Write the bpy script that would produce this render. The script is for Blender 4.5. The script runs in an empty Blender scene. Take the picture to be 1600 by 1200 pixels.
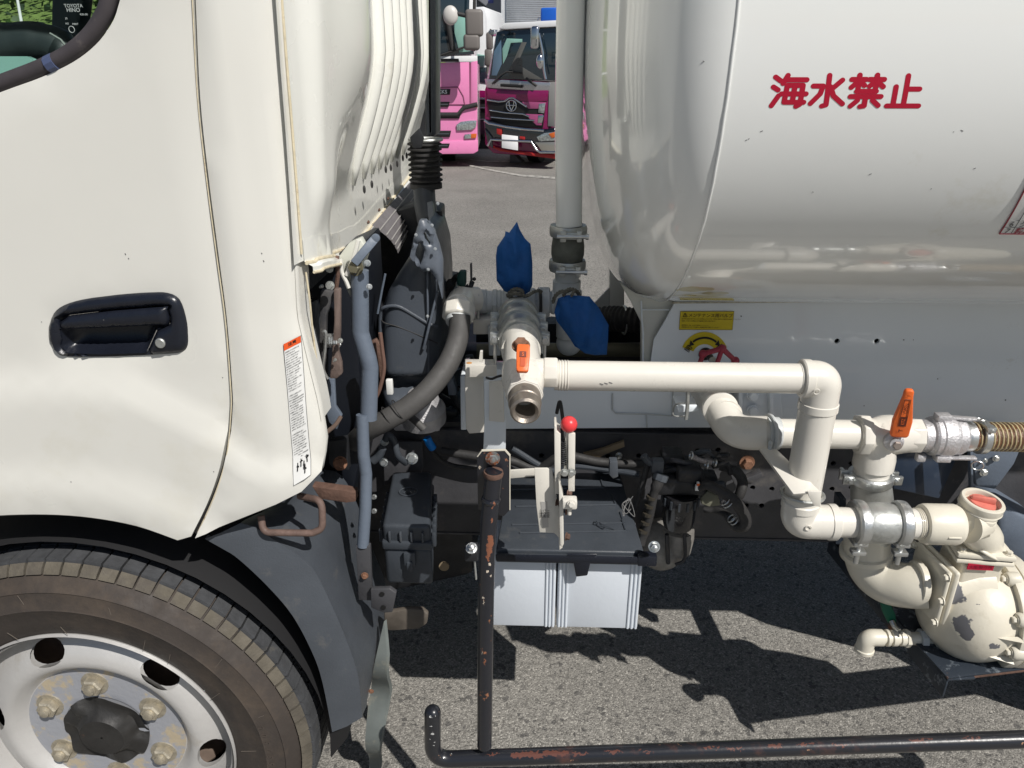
import bpy, bmesh, math, random
from mathutils import Vector, Matrix, noise
from mathutils.geometry import delaunay_2d_cdt
random.seed(7)
R = math.radians
SC = bpy.context.scene
COL = SC.collection

# ------------------------------------------------------------------ camera, sky, sun
H, PITCH, YAW, F = 1.45, 23.0, 2.0, 1155.0
cam_d = bpy.data.cameras.new('camera'); cam = bpy.data.objects.new('camera', cam_d); COL.objects.link(cam)
cam.location = (0, 0, H); cam.rotation_euler = (R(90 - PITCH), 0, R(YAW))
cam_d.sensor_width = 36; cam_d.lens = 36 * F / 1600; cam_d.clip_end = 1000; cam_d.clip_start = .02
SC.camera = cam
SUN = Vector((.60, -.66, 1.0)).normalized()          # towards the sun
w = bpy.data.worlds.new('World'); SC.world = w; w.use_nodes = True
nt = w.node_tree; sky = nt.nodes.new('ShaderNodeTexSky'); sky.sky_type = 'NISHITA'; sky.sun_disc = False
sky.sun_elevation = math.asin(SUN.z); sky.sun_rotation = math.atan2(SUN.x, SUN.y)
nt.links.new(sky.outputs[0], nt.nodes['Background'].inputs[0]); nt.nodes['Background'].inputs[1].default_value = .056
ld = bpy.data.lights.new('sun', 'SUN'); ld.energy = 5.0; ld.angle = R(.53); ld.color = (1, .965, .915)
sun = bpy.data.objects.new('sun', ld); COL.objects.link(sun); sun.location = (3, -6, 8)
sun.rotation_euler = SUN.to_track_quat('Z', 'Y').to_euler()
SC.view_settings.view_transform = 'Standard'; SC.view_settings.look = 'None'
SC.view_settings.gamma = 1; SC.view_settings.exposure = -.06

# ------------------------------------------------------------------ place measuring
Rm = Matrix.Rotation(R(YAW), 3, 'Z') @ Matrix.Rotation(R(90 - PITCH), 3, 'X')
FWD = Rm @ Vector((0, 0, -1)); O = Vector((0, 0, H))
def ray(px, py): return Rm @ Vector(((px - 800) / F, (600 - py) / F, -1))
def P(px, py, Y):
    d = ray(px, py); return O + d * (Y / d.y)
def PZ(px, py, z=0.0):
    d = ray(px, py); return O + d * ((z - H) / d.z)
def PX(px, py, X):
    d = ray(px, py); return O + d * (X / d.x)
def S(n, p): return n * (Vector(p) - O).dot(FWD) / F     # metres that n pixels of the photo are at p

# ------------------------------------------------------------------ materials
MATS = {}
def mat(name, col, rough=.5, metal=0, coat=0, var=0, vscale=8, bump=0, bscale=60, chips=None, dirt=None, spec=.5,
        trans=0, emit=None, ior=1.45, aniso=None):
    if name in MATS: return MATS[name]
    m = bpy.data.materials.new(name); m.use_nodes = True; n = m.node_tree.nodes; L = m.node_tree.links
    b = n['Principled BSDF']
    tc = n.new('ShaderNodeTexCoord'); geo = n.new('ShaderNodeNewGeometry')
    pos = geo.outputs['Position']
    def nz(scale, detail=4, rg=.6):
        t = n.new('ShaderNodeTexNoise'); t.inputs['Scale'].default_value = scale; t.inputs['Detail'].default_value = detail
        t.inputs['Roughness'].default_value = rg; L.new(pos, t.inputs['Vector']); return t.outputs[0]
    def ramp(src, a, c):
        r = n.new('ShaderNodeMapRange'); r.inputs[1].default_value = a; r.inputs[2].default_value = c; L.new(src, r.inputs[0]); return r.outputs[0]
    def mix(fac, a, c):
        x = n.new('ShaderNodeMix'); x.data_type = 'RGBA'
        if hasattr(fac, 'node'): L.new(fac, x.inputs[0])
        else: x.inputs[0].default_value = fac
        for v, s in ((a, 6), (c, 7)):
            if hasattr(v, 'node'): L.new(v, x.inputs[s])
            else: x.inputs[s].default_value = (*v[:3], 1)
        return x.outputs[2]
    c = (*col, 1)
    cur = None
    if var:
        dk = tuple(v * (1 - var) for v in col); lt = tuple(min(1, v * (1 + var)) for v in col)
        cur = mix(ramp(nz(vscale), .3, .7), dk, lt)
    for d in (dirt or []):            # (colour, lo, hi, scale)
        cur = mix(ramp(nz(d[3], 6, .7), d[1], d[2]), cur if cur else col, d[0])
    rsrc = None
    if chips:                          # (colour, lo, hi, scale)
        f = ramp(nz(chips[3], 5, .7), chips[1], chips[2])
        cc = mix(ramp(nz(chips[3] * 3), .4, .6), chips[0], tuple(v * .6 for v in chips[0]))
        cur = mix(f, cur if cur else col, cc)
        r = n.new('ShaderNodeMapRange'); r.inputs[3].default_value = rough; r.inputs[4].default_value = .85; L.new(f, r.inputs[0]); rsrc = r.outputs[0]
        if metal:
            r2 = n.new('ShaderNodeMapRange'); r2.inputs[3].default_value = metal; r2.inputs[4].default_value = 0; L.new(f, r2.inputs[0]); L.new(r2.outputs[0], b.inputs['Metallic'])
    if cur: L.new(cur, b.inputs['Base Color'])
    else: b.inputs['Base Color'].default_value = c
    b.inputs['Roughness'].default_value = rough
    if rsrc: L.new(rsrc, b.inputs['Roughness'])
    elif rough > .08 and var:
        r = n.new('ShaderNodeMapRange'); r.inputs[1].default_value = .3; r.inputs[2].default_value = .7
        r.inputs[3].default_value = rough * .85; r.inputs[4].default_value = min(1, rough * 1.2); L.new(nz(vscale * 2.3), r.inputs[0]); L.new(r.outputs[0], b.inputs['Roughness'])
    if not (chips and metal): b.inputs['Metallic'].default_value = metal
    b.inputs['Coat Weight'].default_value = coat; b.inputs['Coat Roughness'].default_value = .04
    b.inputs['Specular IOR Level'].default_value = spec; b.inputs['IOR'].default_value = ior
    b.inputs['Transmission Weight'].default_value = trans
    if bump:
        bp = n.new('ShaderNodeBump'); bp.inputs['Strength'].default_value = 1; bp.inputs['Distance'].default_value = bump
        L.new(nz(bscale, 5), bp.inputs['Height']); L.new(bp.outputs[0], b.inputs['Normal'])
    MATS[name] = m; return m

YEL = (.62, .55, .40)
cabw = mat('cab_white_paint', (.69, .68, .63), .32, coat=.5, var=.02, vscale=3, bump=.0006, bscale=3, dirt=[((.60, .575, .48), .58, .85, 2.5)])
cabback = mat('cab_rear_paint', (.80, .80, .75), .28, coat=.6, var=.02, vscale=3, dirt=[((.55, .50, .38), .60, .78, 9)])
seamy = mat('yellowed_sealant', (.60, .53, .38), .6, var=.2, vscale=60, dirt=[((.28, .2, .11), .56, .72, 60)])
tankw = mat('tank_white_paint', (.79, .80, .78), .2, coat=1, var=.015, vscale=2, bump=.0009, bscale=1.7, dirt=[((.62, .60, .50), .62, .8, 4)])
skirtw = mat('skirt_paint', (.74, .785, .82), .3, coat=.5, var=.03, vscale=3, bump=.0005, bscale=4, dirt=[((.35, .32, .24), .66, .85, 12)])  # the sky's blue cast is mixed into this white
pipew = mat('pipe_cream_paint', (.68, .65, .585), .3, coat=.4, var=.02, vscale=10, bump=.0003, bscale=70, dirt=[((.48, .44, .34), .66, .84, 26)])
pumpw = mat('pump_cream_paint', (.66, .615, .51), .34, coat=.3, var=.03, vscale=9, bump=.0006, bscale=60, dirt=[((.50, .45, .34), .62, .8, 12)])
pumpc = mat('pump_cap_cream', (.66, .62, .52), .35, coat=.3, var=.03, vscale=9, bump=.0004, bscale=60)
greyp = mat('galvanised_pipe_paint', (.52, .54, .54), .45, var=.08, vscale=14, bump=.0008, bscale=60, dirt=[((.25, .23, .19), .62, .8, 30)])
zinc = mat('zinc', (.60, .61, .60), .33, metal=.9, var=.12, vscale=40, bump=.0005, bscale=180)
zincd = mat('dull_zinc', (.50, .51, .49), .45, metal=.8, var=.15, vscale=25, bump=.0006, bscale=120, dirt=[((.22, .22, .2), .55, .8, 18)])
castal = mat('cast_aluminium', (.55, .54, .55), .5, metal=.7, var=.12, vscale=60, bump=.0015, bscale=260)
brass = mat('worn_brass', (.33, .29, .25), .45, metal=.8, var=.2, vscale=60, bump=.0008, bscale=160)
plast = mat('black_plastic', (.045, .052, .062), .42, var=.12, vscale=20, bump=.0004, bscale=500, dirt=[((.13, .125, .115), .6, .9, 14)])
plastg = mat('weathered_plastic', (.062, .07, .082), .4, var=.15, vscale=7, bump=.0006, bscale=300, dirt=[((.16, .15, .135), .6, .85, 9)])
satin = mat('satin_black_handle', (.010, .012, .019), .3, var=.1, vscale=30, bump=.0003, bscale=400)
rubber = mat('rubber', (.028, .027, .027), .62, var=.2, vscale=40, bump=.0006, bscale=250, dirt=[((.10, .09, .075), .6, .85, 20)])
hoser = mat('dusty_rubber_hose', (.07, .068, .066), .6, var=.1, vscale=40, bump=.0004, bscale=300)
dark = mat('oily_dark_steel', (.018, .019, .022), .5, var=.3, vscale=20, bump=.001, bscale=80, dirt=[((.07, .06, .05), .6, .8, 15)])
frameb = mat('chassis_paint', (.055, .055, .060), .5, var=.2, vscale=9, bump=.0008, bscale=90, dirt=[((.2, .18, .155), .55, .85, 7)])
blackr = mat('black_paint_rusting', (.012, .013, .018), .3, coat=.5, chips=((.28, .115, .055), .64, .67, 30), bump=.0006, bscale=60)
blackc = mat('black_paint_chipped', (.014, .015, .019), .3, coat=.5, dirt=[((.075, .035, .028), .56, .70, 14)], chips=((.40, .22, .13), .67, .69, 46), bump=.0004, bscale=60)
rust = mat('rust', (.12, .068, .05), .8, var=.3, vscale=40, bump=.0015, bscale=150)
rustb = mat('rusty_bolt', (.20, .10, .06), .75, var=.3, vscale=90, bump=.0015, bscale=200)
silver = mat('silver_wheel_paint', (.54, .53, .515), .38, metal=.35, var=.05, vscale=10, bump=.0005, bscale=90, dirt=[((.36, .32, .26), .58, .8, 8)])
hubf = mat('dusty_hub_face', (.33, .34, .37), .6, metal=.2, dirt=[((.46, .39, .28), .53, .60, 13)], bump=.0008, bscale=90)
nutm = mat('dusty_nut', (.42, .38, .30), .5, metal=.6, var=.25, vscale=60, bump=.001, bscale=150)
strut = mat('blue_grey_paint', (.115, .14, .18), .42, var=.07, vscale=20, bump=.0006, bscale=130)
blue = mat('blue_canvas', (.006, .085, .30), .7, var=.12, vscale=12, bump=.005, bscale=45)
rope = mat('grey_rope', (.12, .115, .095), .9, var=.35, vscale=200, bump=.002, bscale=400)
orange = mat('orange_grip', (.72, .135, .025), .42, var=.08, vscale=30, bump=.0005, bscale=150, dirt=[((.30, .08, .03), .62, .8, 50)])
redm = mat('red_knob', (.68, .045, .05), .35, coat=.3, var=.08, vscale=30)
redl = mat('red_marking', (.42, .004, .028), .4)
redh = mat('red_handwheel', (.30, .03, .055), .45, var=.2, vscale=60, dirt=[((.5, .4, .4), .63, .72, 40)])
redcap = mat('faded_red_plug', (.60, .17, .13), .6, var=.15, vscale=40)
redplate = mat('red_plate', (.40, .008, .035), .4)
green = mat('green_grip', (.0, .10, .055), .5)
greend = mat('dark_green_grip', (.005, .045, .035), .5)
bluep = mat('blue_sleeve', (.0, .16, .52), .5)
yellow = mat('yellow_label', (.62, .48, .015), .45, var=.05, vscale=30)
inkb = mat('black_ink', (.008, .008, .008), .5)
inkg = mat('grey_ink', (.12, .12, .12), .5)
paperw = mat('white_label', (.72, .72, .70), .4, var=.03, vscale=60)
labor = mat('orange_label', (.70, .09, .015), .45)
batw = mat('battery_white_plastic', (.60, .64, .69), .45, var=.03, vscale=6, bump=.0003, bscale=100, dirt=[((.35, .33, .30), .66, .85, 16)])
hosem = mat('clear_brown_hose', (.13, .055, .022), .16, coat=1, var=.4, vscale=30, bump=.004, bscale=120)
hosew = mat('hose_spiral', (.42, .34, .19), .4, coat=.4, var=.15, vscale=60)
glassb = mat('glass', (.82, .93, .90), .01, trans=1, ior=1.02, spec=.6)
chrome = mat('chrome', (.62, .63, .65), .12, metal=1)
pinkm = mat('pink_paint', (.74, .235, .46), .3, coat=.5, var=.02)
magm = mat('magenta_paint', (.20, .004, .075), .22, coat=.8, var=.03)
whitem = mat('van_white', (.74, .75, .76), .35, coat=.4, var=.03)
alum = mat('aluminium_siding', (.58, .60, .62), .35, metal=.6, var=.06)
darkgl = mat('dark_windscreen', (.010, .022, .032), .06, coat=1, spec=.8)
mint = mat('mint_glass', (.24, .44, .38), .15, coat=.6, var=.1, vscale=3)
lampg = mat('headlamp', (.42, .46, .46), .12, metal=.6, var=.5, vscale=40, coat=1)
amber = mat('amber_lens', (.62, .13, .02), .25, coat=.6)
redb = mat('red_bumper', (.38, .02, .02), .45)
bluet = mat('blue_tarp', (.005, .10, .50), .6)
plate = mat('blank_white_plate', (.92, .92, .92), .6)
mirg = mat('mirror_shell_grey', (.16, .145, .135), .5)
linep = mat('worn_line_paint', (.42, .41, .37), .7, chips=((.17, .165, .155), .5, .6, 14))

def asphalt():
    m = bpy.data.materials.new('asphalt'); m.use_nodes = True; n = m.node_tree.nodes; L = m.node_tree.links; b = n['Principled BSDF']
    g = n.new('ShaderNodeNewGeometry').outputs['Position']
    v = n.new('ShaderNodeTexVoronoi'); v.inputs['Scale'].default_value = 270; L.new(g, v.inputs['Vector'])
    v2 = n.new('ShaderNodeTexVoronoi'); v2.inputs['Scale'].default_value = 95; L.new(g, v2.inputs['Vector'])
    hs = n.new('ShaderNodeSeparateColor'); L.new(v.outputs['Color'], hs.inputs[0])
    r1 = n.new('ShaderNodeValToRGB'); e = r1.color_ramp.elements
    e[0].position = 0; e[0].color = (.11, .105, .095, 1); e[1].position = 1; e[1].color = (.42, .40, .36, 1)
    for p, c in ((.35, (.19, .181, .163, 1)), (.72, (.245, .233, .211, 1)), (.93, (.31, .295, .265, 1))):
        x = e.new(p); x.color = c
    L.new(hs.outputs[0], r1.inputs[0])
    h2 = n.new('ShaderNodeSeparateColor'); L.new(v2.outputs['Color'], h2.inputs[0])
    mr = n.new('ShaderNodeMapRange'); mr.inputs[1].default_value = .93; mr.inputs[2].default_value = .96; mr.inputs[4].default_value = .6; L.new(h2.outputs[0], mr.inputs[0])
    mx = n.new('ShaderNodeMix'); mx.data_type = 'RGBA'; L.new(mr.outputs[0], mx.inputs[0]); L.new(r1.outputs[0], mx.inputs[6]); mx.inputs[7].default_value = (.035, .035, .036, 1)
    nz = n.new('ShaderNodeTexNoise'); nz.inputs['Scale'].default_value = 1.3; nz.inputs['Detail'].default_value = 7; L.new(g, nz.inputs['Vector'])
    mm = n.new('ShaderNodeMapRange'); mm.inputs[1].default_value = .3; mm.inputs[2].default_value = .7; mm.inputs[3].default_value = .86; mm.inputs[4].default_value = 1.14; L.new(nz.outputs[0], mm.inputs[0])
    sc = n.new('ShaderNodeVectorMath'); sc.operation = 'SCALE'; L.new(mx.outputs[2], sc.inputs[0]); L.new(mm.outputs[0], sc.inputs['Scale'])
    L.new(sc.outputs[0], b.inputs['Base Color']); b.inputs['Roughness'].default_value = .82
    bp = n.new('ShaderNodeBump'); bp.inputs['Strength'].default_value = .8; bp.inputs['Distance'].default_value = .0022; bp.invert = True
    L.new(v.outputs['Distance'], bp.inputs['Height']); L.new(bp.outputs[0], b.inputs['Normal'])
    return m
asph = asphalt()

def tyre_mat():
    m = mat('tyre_rubber', (.042, .034, .029), .7, var=.12, vscale=12, bump=.0008, bscale=90, dirt=[((.085, .064, .047), .5, .8, 9)])
    return m
tyrem = tyre_mat()
treadm = mat('tread_dusty', (.10, .088, .068), .85, var=.25, vscale=22, bump=.002, bscale=120, dirt=[((.075, .065, .055), .5, .7, 18)])
foliage = mat('leaves', (.012, .032, .008), .6, var=.6, vscale=1.1)
foliage2 = mat('light_leaves', (.032, .066, .014), .6, var=.4, vscale=2)
grassm = mat('bank_grass', (.13, .19, .045), .9, var=.35, vscale=1.5, bump=.1, bscale=6)

# ------------------------------------------------------------------ mesh building
def patches(m, spots, colour, rough=.75, wob=.010, scale=70):
    """bare or stained spots, each a ragged blob of its own at a place on the thing"""
    n = m.node_tree.nodes; L = m.node_tree.links; b = n['Principled BSDF']
    g = n.new('ShaderNodeNewGeometry').outputs['Position']; nz = n.new('ShaderNodeTexNoise'); nz.inputs['Scale'].default_value = scale; nz.inputs['Detail'].default_value = 5
    L.new(g, nz.inputs['Vector']); ad = n.new('ShaderNodeVectorMath'); ad.operation = 'MULTIPLY_ADD'; L.new(nz.outputs['Color'], ad.inputs[0]); ad.inputs[1].default_value = (wob * 2,) * 3
    sb = n.new('ShaderNodeVectorMath'); sb.operation = 'SUBTRACT'; L.new(g, sb.inputs[0]); sb.inputs[1].default_value = (wob,) * 3; L.new(sb.outputs[0], ad.inputs[2])
    acc = None
    for c, r, sq in spots:
        d1 = n.new('ShaderNodeVectorMath'); d1.operation = 'SUBTRACT'; L.new(ad.outputs[0], d1.inputs[0]); d1.inputs[1].default_value = tuple(c)
        d2 = n.new('ShaderNodeVectorMath'); d2.operation = 'MULTIPLY'; L.new(d1.outputs[0], d2.inputs[0]); d2.inputs[1].default_value = (1 / (r * sq[0]), 1 / (r * sq[1]), 1 / (r * sq[2]))
        ln = n.new('ShaderNodeVectorMath'); ln.operation = 'LENGTH'; L.new(d2.outputs[0], ln.inputs[0])
        mr = n.new('ShaderNodeMapRange'); mr.inputs[1].default_value = 1.04; mr.inputs[2].default_value = .94; L.new(ln.outputs['Value'], mr.inputs[0])
        if acc is None: acc = mr.outputs[0]
        else:
            mx = n.new('ShaderNodeMath'); mx.operation = 'MAXIMUM'; L.new(acc, mx.inputs[0]); L.new(mr.outputs[0], mx.inputs[1]); acc = mx.outputs[0]
    x = n.new('ShaderNodeMix'); x.data_type = 'RGBA'; L.new(acc, x.inputs[0])
    src = b.inputs['Base Color'].links[0].from_socket if b.inputs['Base Color'].links else None
    if src: L.new(src, x.inputs[6])
    else: x.inputs[6].default_value = b.inputs['Base Color'].default_value
    x.inputs[7].default_value = (*colour, 1); L.new(x.outputs[2], b.inputs['Base Color'])
def hit(px, py):
    dg = bpy.context.evaluated_depsgraph_get(); h, loc, *_ = SC.ray_cast(dg, O, ray(px, py).normalized()); return loc
class MB:
    def __init__(s): s.v = []; s.f = []
    def add(s, vs, fs):
        k = len(s.v); s.v += [Vector(v) for v in vs]; s.f += [tuple(i + k for i in f) for f in fs]; return s
    def join(s, o): return s.add(o.v, o.f)
    def box(s, c, size, rot=None):
        c = Vector(c); hx, hy, hz = [q / 2 for q in size]; M = rot or Matrix.Identity(3)
        vs = [c + M @ Vector((x * hx, y * hy, z * hz)) for x in (-1, 1) for y in (-1, 1) for z in (-1, 1)]
        return s.add(vs, [(0, 1, 3, 2), (4, 6, 7, 5), (0, 4, 5, 1), (2, 3, 7, 6), (0, 2, 6, 4), (1, 5, 7, 3)])
    def beam(s, a, b, wd, th, up=(0, 0, 1)):     # a bar from a to b; th is along up
        a = Vector(a); b = Vector(b); d = (b - a); L = d.length; d.normalize(); u = Vector(up)
        side = d.cross(u); side = side.normalized() if side.length > 1e-6 else Vector((1, 0, 0)); u2 = side.cross(d).normalized()
        return s.box((a + b) / 2, (L, wd, th), Matrix((d, side, u2)).transposed())
    def prism(s, pts, ext):
        n = len(pts); e = Vector(ext); pts = [Vector(p) for p in pts]
        k = len(s.v); s.v += pts + [p + e for p in pts]
        s.f += [tuple(k + i for i in range(n)), tuple(k + n + i for i in reversed(range(n)))]
        s.f += [(k + i, k + n + i, k + n + (i + 1) % n, k + (i + 1) % n) for i in range(n)]
        return s
    def tube(s, pts, r, seg=16, cap=True):
        pts = [Vector(p) for p in pts]; n = len(pts); rs = r if isinstance(r, (list, tuple)) else [r] * n
        t0 = (pts[1] - pts[0]).normalized(); ref = Vector((0, 0, 1)) if abs(t0.z) < .9 else Vector((1, 0, 0))
        u = t0.cross(ref).normalized(); k = len(s.v); prev = t0
        for i in range(n):
            t = (pts[min(i + 1, n - 1)] - pts[max(i - 1, 0)])
            t = t.normalized() if t.length > 1e-9 else prev
            q = prev.rotation_difference(t); u = (q @ u); u = (u - t * u.dot(t)).normalized(); v = t.cross(u); prev = t
            for j in range(seg):
                a = 2 * math.pi * j / seg; s.v.append(pts[i] + (u * math.cos(a) + v * math.sin(a)) * rs[i])
        for i in range(n - 1):
            for j in range(seg):
                a = k + i * seg + j; b = k + i * seg + (j + 1) % seg; s.f.append((a, b, b + seg, a + seg))
        if cap: s.f += [tuple(k + j for j in reversed(range(seg))), tuple(k + (n - 1) * seg + j for j in range(seg))]
        return s
    def lathe(s, prof, o, ax, seg=32, cap=True):  # prof: (radius, distance along ax)
        o = Vector(o); ax = Vector(ax).normalized(); ref = Vector((0, 0, 1)) if abs(ax.z) < .9 else Vector((1, 0, 0))
        u = ax.cross(ref).normalized(); v = ax.cross(u); k = len(s.v); n = len(prof)
        for r, h in prof:
            for j in range(seg):
                a = 2 * math.pi * j / seg; s.v.append(o + ax * h + (u * math.cos(a) + v * math.sin(a)) * max(r, 1e-5))
        for i in range(n - 1):
            for j in range(seg):
                a = k + i * seg + j; b = k + i * seg + (j + 1) % seg; s.f.append((a, b, b + seg, a + seg))
        if cap: s.f += [tuple(k + j for j in reversed(range(seg))), tuple(k + (n - 1) * seg + j for j in range(seg))]
        return s
    def ball(s, c, r, seg=20, sq=(1, 1, 1)):
        pr = [(r * math.sin(math.pi * i / 12), -r * math.cos(math.pi * i / 12)) for i in range(13)]
        t = MB().lathe(pr, (0, 0, 0), (0, 0, 1), seg)
        return s.add([Vector(c) + Vector((v.x * sq[0], v.y * sq[1], v.z * sq[2])) for v in t.v], t.f)
    def torus(s, c, ax, R_, r, seg=32, sg=10, a0=0, a1=360):
        c = Vector(c); ax = Vector(ax).normalized(); ref = Vector((0, 0, 1)) if abs(ax.z) < .9 else Vector((1, 0, 0))
        u = ax.cross(ref).normalized(); v = ax.cross(u); full = abs(a1 - a0) >= 360
        n = seg if full else seg + 1
        pts = [c + (u * math.cos(R(a0 + (a1 - a0) * i / seg)) + v * math.sin(R(a0 + (a1 - a0) * i / seg))) * R_ for i in range(n)]
        if full:
            k = len(s.v)
            for i, p in enumerate(pts):
                d = (p - c).normalized()
                for j in range(sg):
                    a = 2 * math.pi * j / sg; s.v.append(p + (d * math.cos(a) + ax * math.sin(a)) * r)
            for i in range(n):
                for j in range(sg):
                    i2 = (i + 1) % n; j2 = (j + 1) % sg; s.f.append((k + i * sg + j, k + i * sg + j2, k + i2 * sg + j2, k + i2 * sg + j))
            return s
        return s.tube(pts, r, sg)
    def bolt(s, o, ax, r, h, stud=0):
        ax = Vector(ax).normalized(); o = Vector(o)
        s.lathe([(r * 1.35, 0), (r * 1.35, h * .2)], o, ax, 20)
        s.lathe([(r * .95, h * .2), (r, h * .3), (r, h * .85), (r * .85, h)], o, ax, 6)
        if stud: s.lathe([(r * .5, h * .9), (r * .5, h + stud), (r * .4, h + stud * 1.1)], o, ax, 12)
        return s

def path(pts, rad, n=7):
    """a path with each inner corner rounded to the radius"""
    pts = [Vector(p) for p in pts]; out = [pts[0]]
    for i in range(1, len(pts) - 1):
        a, b, c = pts[i - 1], pts[i], pts[i + 1]; d1 = (a - b).normalized(); d2 = (c - b).normalized()
        ang = d1.angle(d2); 
        if ang > 3.1: out.append(b); continue
        t = min(rad / math.tan(ang / 2), (a - b).length * .49, (c - b).length * .49)
        p1 = b + d1 * t; p2 = b + d2 * t
        for k in range(n + 1):
            q = k / n; out.append(p1 * (1 - q) ** 2 + b * 2 * q * (1 - q) + p2 * q * q)
    out.append(pts[-1]); return out
def smooth(pts, n=6):
    pts = [Vector(p) for p in pts]; out = []
    for i in range(len(pts) - 1):
        p0 = pts[max(i - 1, 0)]; p1 = pts[i]; p2 = pts[i + 1]; p3 = pts[min(i + 2, len(pts) - 1)]
        for k in range(n):
            t = k / n
            out.append(.5 * ((2 * p1) + (-p0 + p2) * t + (2 * p0 - 5 * p1 + 4 * p2 - p3) * t * t + (-p0 + 3 * p1 - 3 * p2 + p3) * t ** 3))
    out.append(pts[-1]); return out
def inside(p, poly):
    c = False; n = len(poly)
    for i in range(n):
        x1, y1 = poly[i]; x2, y2 = poly[(i + 1) % n]
        if (y1 > p[1]) != (y2 > p[1]) and p[0] < (x2 - x1) * (p[1] - y1) / (y2 - y1) + x1: c = not c
    return c
def edge_dist(p, poly):
    b = 1e9; n = len(poly); px, py = p
    for i in range(n):
        x1, y1 = poly[i]; x2, y2 = poly[(i + 1) % n]; dx, dy = x2 - x1, y2 - y1; l = dx * dx + dy * dy
        t = 0 if l == 0 else max(0, min(1, ((px - x1) * dx + (py - y1) * dy) / l))
        b = min(b, math.hypot(px - x1 - t * dx, py - y1 - t * dy))
    return b
def dense(poly, st):
    out = []; n = len(poly)
    for i in range(n):
        a = Vector(poly[i]); b = Vector(poly[(i + 1) % n]); k = max(1, int((b - a).length / st))
        out += [tuple(a.lerp(b, q / k)) for q in range(k)]
    return out
def sheet(poly, f, st, back=None, holes=()):
    """triangulated sheet over a 2-D outline; f(u,v,distance to edge)->point; back(point,u,v)->point makes the rear skin"""
    loops = [dense(poly, st)] + [dense(h, st * .6) for h in holes]
    pts = []; edges = []
    for lp in loops:
        k = len(pts); pts += lp; edges += [(k + i, k + (i + 1) % len(lp)) for i in range(len(lp))]
    nb = len(pts)
    us = [p[0] for p in poly]; vs = [p[1] for p in poly]; u = min(us) + st / 2; row = 0
    while u < max(us):
        v = min(vs) + st / 2 + (row % 2) * st / 2
        while v < max(vs):
            if inside((u, v), poly) and all(not inside((u, v), h) for h in holes) and min(edge_dist((u, v), l) for l in ([poly] + list(holes))) > st * .45: pts.append((u, v))
            v += st
        u += st * .87; row += 1
    V, E_, Fc, *_ = delaunay_2d_cdt([Vector(p) for p in pts], edges, [], 0, 1e-7)
    fs = []
    for t in Fc:
        c = (sum(V[i].x for i in t) / len(t), sum(V[i].y for i in t) / len(t))
        if inside(c, loops[0]) and all(not inside(c, h) for h in loops[1:]): fs.append(tuple(t))
    m = MB(); P3 = []
    for p in V:
        P3.append(f(p.x, p.y, min(edge_dist((p.x, p.y), l) for l in loops)))
    m.add(P3, fs)
    if back:
        k = len(m.v); m.v += [back(P3[i], V[i].x, V[i].y) for i in range(len(V))]
        m.f += [tuple(k + i for i in reversed(t)) for t in fs]
        cnt = {}
        for t in fs:
            for i in range(len(t)):
                a, b = t[i], t[(i + 1) % len(t)]; cnt[(a, b)] = 1
        for (a, b) in list(cnt):
            if (b, a) not in cnt: m.f.append((b, a, a + k, b + k))
    return m

def mesh_of(name, mb, material, angle=35, smooth_all=False, origin=None):
    me = bpy.data.meshes.new(name); o = origin
    me.from_pydata([tuple(v - o) for v in mb.v] if o else [tuple(v) for v in mb.v], [], mb.f)
    bm = bmesh.new(); bm.from_mesh(me); bmesh.ops.recalc_face_normals(bm, faces=bm.faces)
    for f in bm.faces: f.smooth = True
    if not smooth_all:
        th = R(angle)
        for e in bm.edges:
            if len(e.link_faces) == 2 and e.calc_face_angle(0) > th: e.smooth = False
    bm.to_mesh(me); bm.free(); me.materials.append(material); return me
WORLD = {}
def thing(name, label, cat, loc, group=None):
    o = bpy.data.objects.new(name, None); COL.objects.link(o); o.location = loc; o['label'] = label; o['category'] = cat
    o.empty_display_size = .1
    if group: o['group'] = group
    WORLD[o] = Vector(loc); return o
def obj(name, mb, material, parent=None, bevel=0, label=None, angle=35, smooth_all=False, cut=None, segs=2):
    lo = Vector([min(v[i] for v in mb.v) for i in range(3)]); hi = Vector([max(v[i] for v in mb.v) for i in range(3)])
    c = (lo + hi) / 2
    me = mesh_of(name, mb, material, angle, smooth_all, c)
    o = bpy.data.objects.new(name, me); COL.objects.link(o); o.location = c - (WORLD[parent] if parent else Vector((0, 0, 0)))
    WORLD[o] = c
    if parent: o.parent = parent
    if label: o['label'] = label
    if cut or bevel:
        if cut:
            cm = mesh_of('cutter', cut, material, origin=c); co = bpy.data.objects.new('cutter', cm); COL.objects.link(co)
            co.location = o.location; co.parent = o.parent
            md = o.modifiers.new('cut', 'BOOLEAN'); md.object = co; md.operation = 'DIFFERENCE'; md.solver = 'EXACT'
        if bevel:
            bv = o.modifiers.new('bevel', 'BEVEL'); bv.width = bevel; bv.segments = segs; bv.limit_method = 'ANGLE'; bv.angle_limit = R(40)
        dg = bpy.context.evaluated_depsgraph_get(); nm = bpy.data.meshes.new_from_object(o.evaluated_get(dg))
        o.modifiers.clear(); o.data = nm; nm.name = name
        bm = bmesh.new(); bm.from_mesh(nm)
        for f in bm.faces: f.smooth = True
        for e in bm.edges:
            if len(e.link_faces) == 2: e.smooth = e.calc_face_angle(0) <= R(angle + (8 if bevel else 0))
        bm.to_mesh(nm); bm.free()
        if cut: bpy.data.objects.remove(co)
    return o
def tag(o, label=None, cat=None, group=None, kind=None):
    for k, v in (('label', label), ('category', cat), ('group', group), ('kind', kind)):
        if v: o[k] = v
    return o
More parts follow.
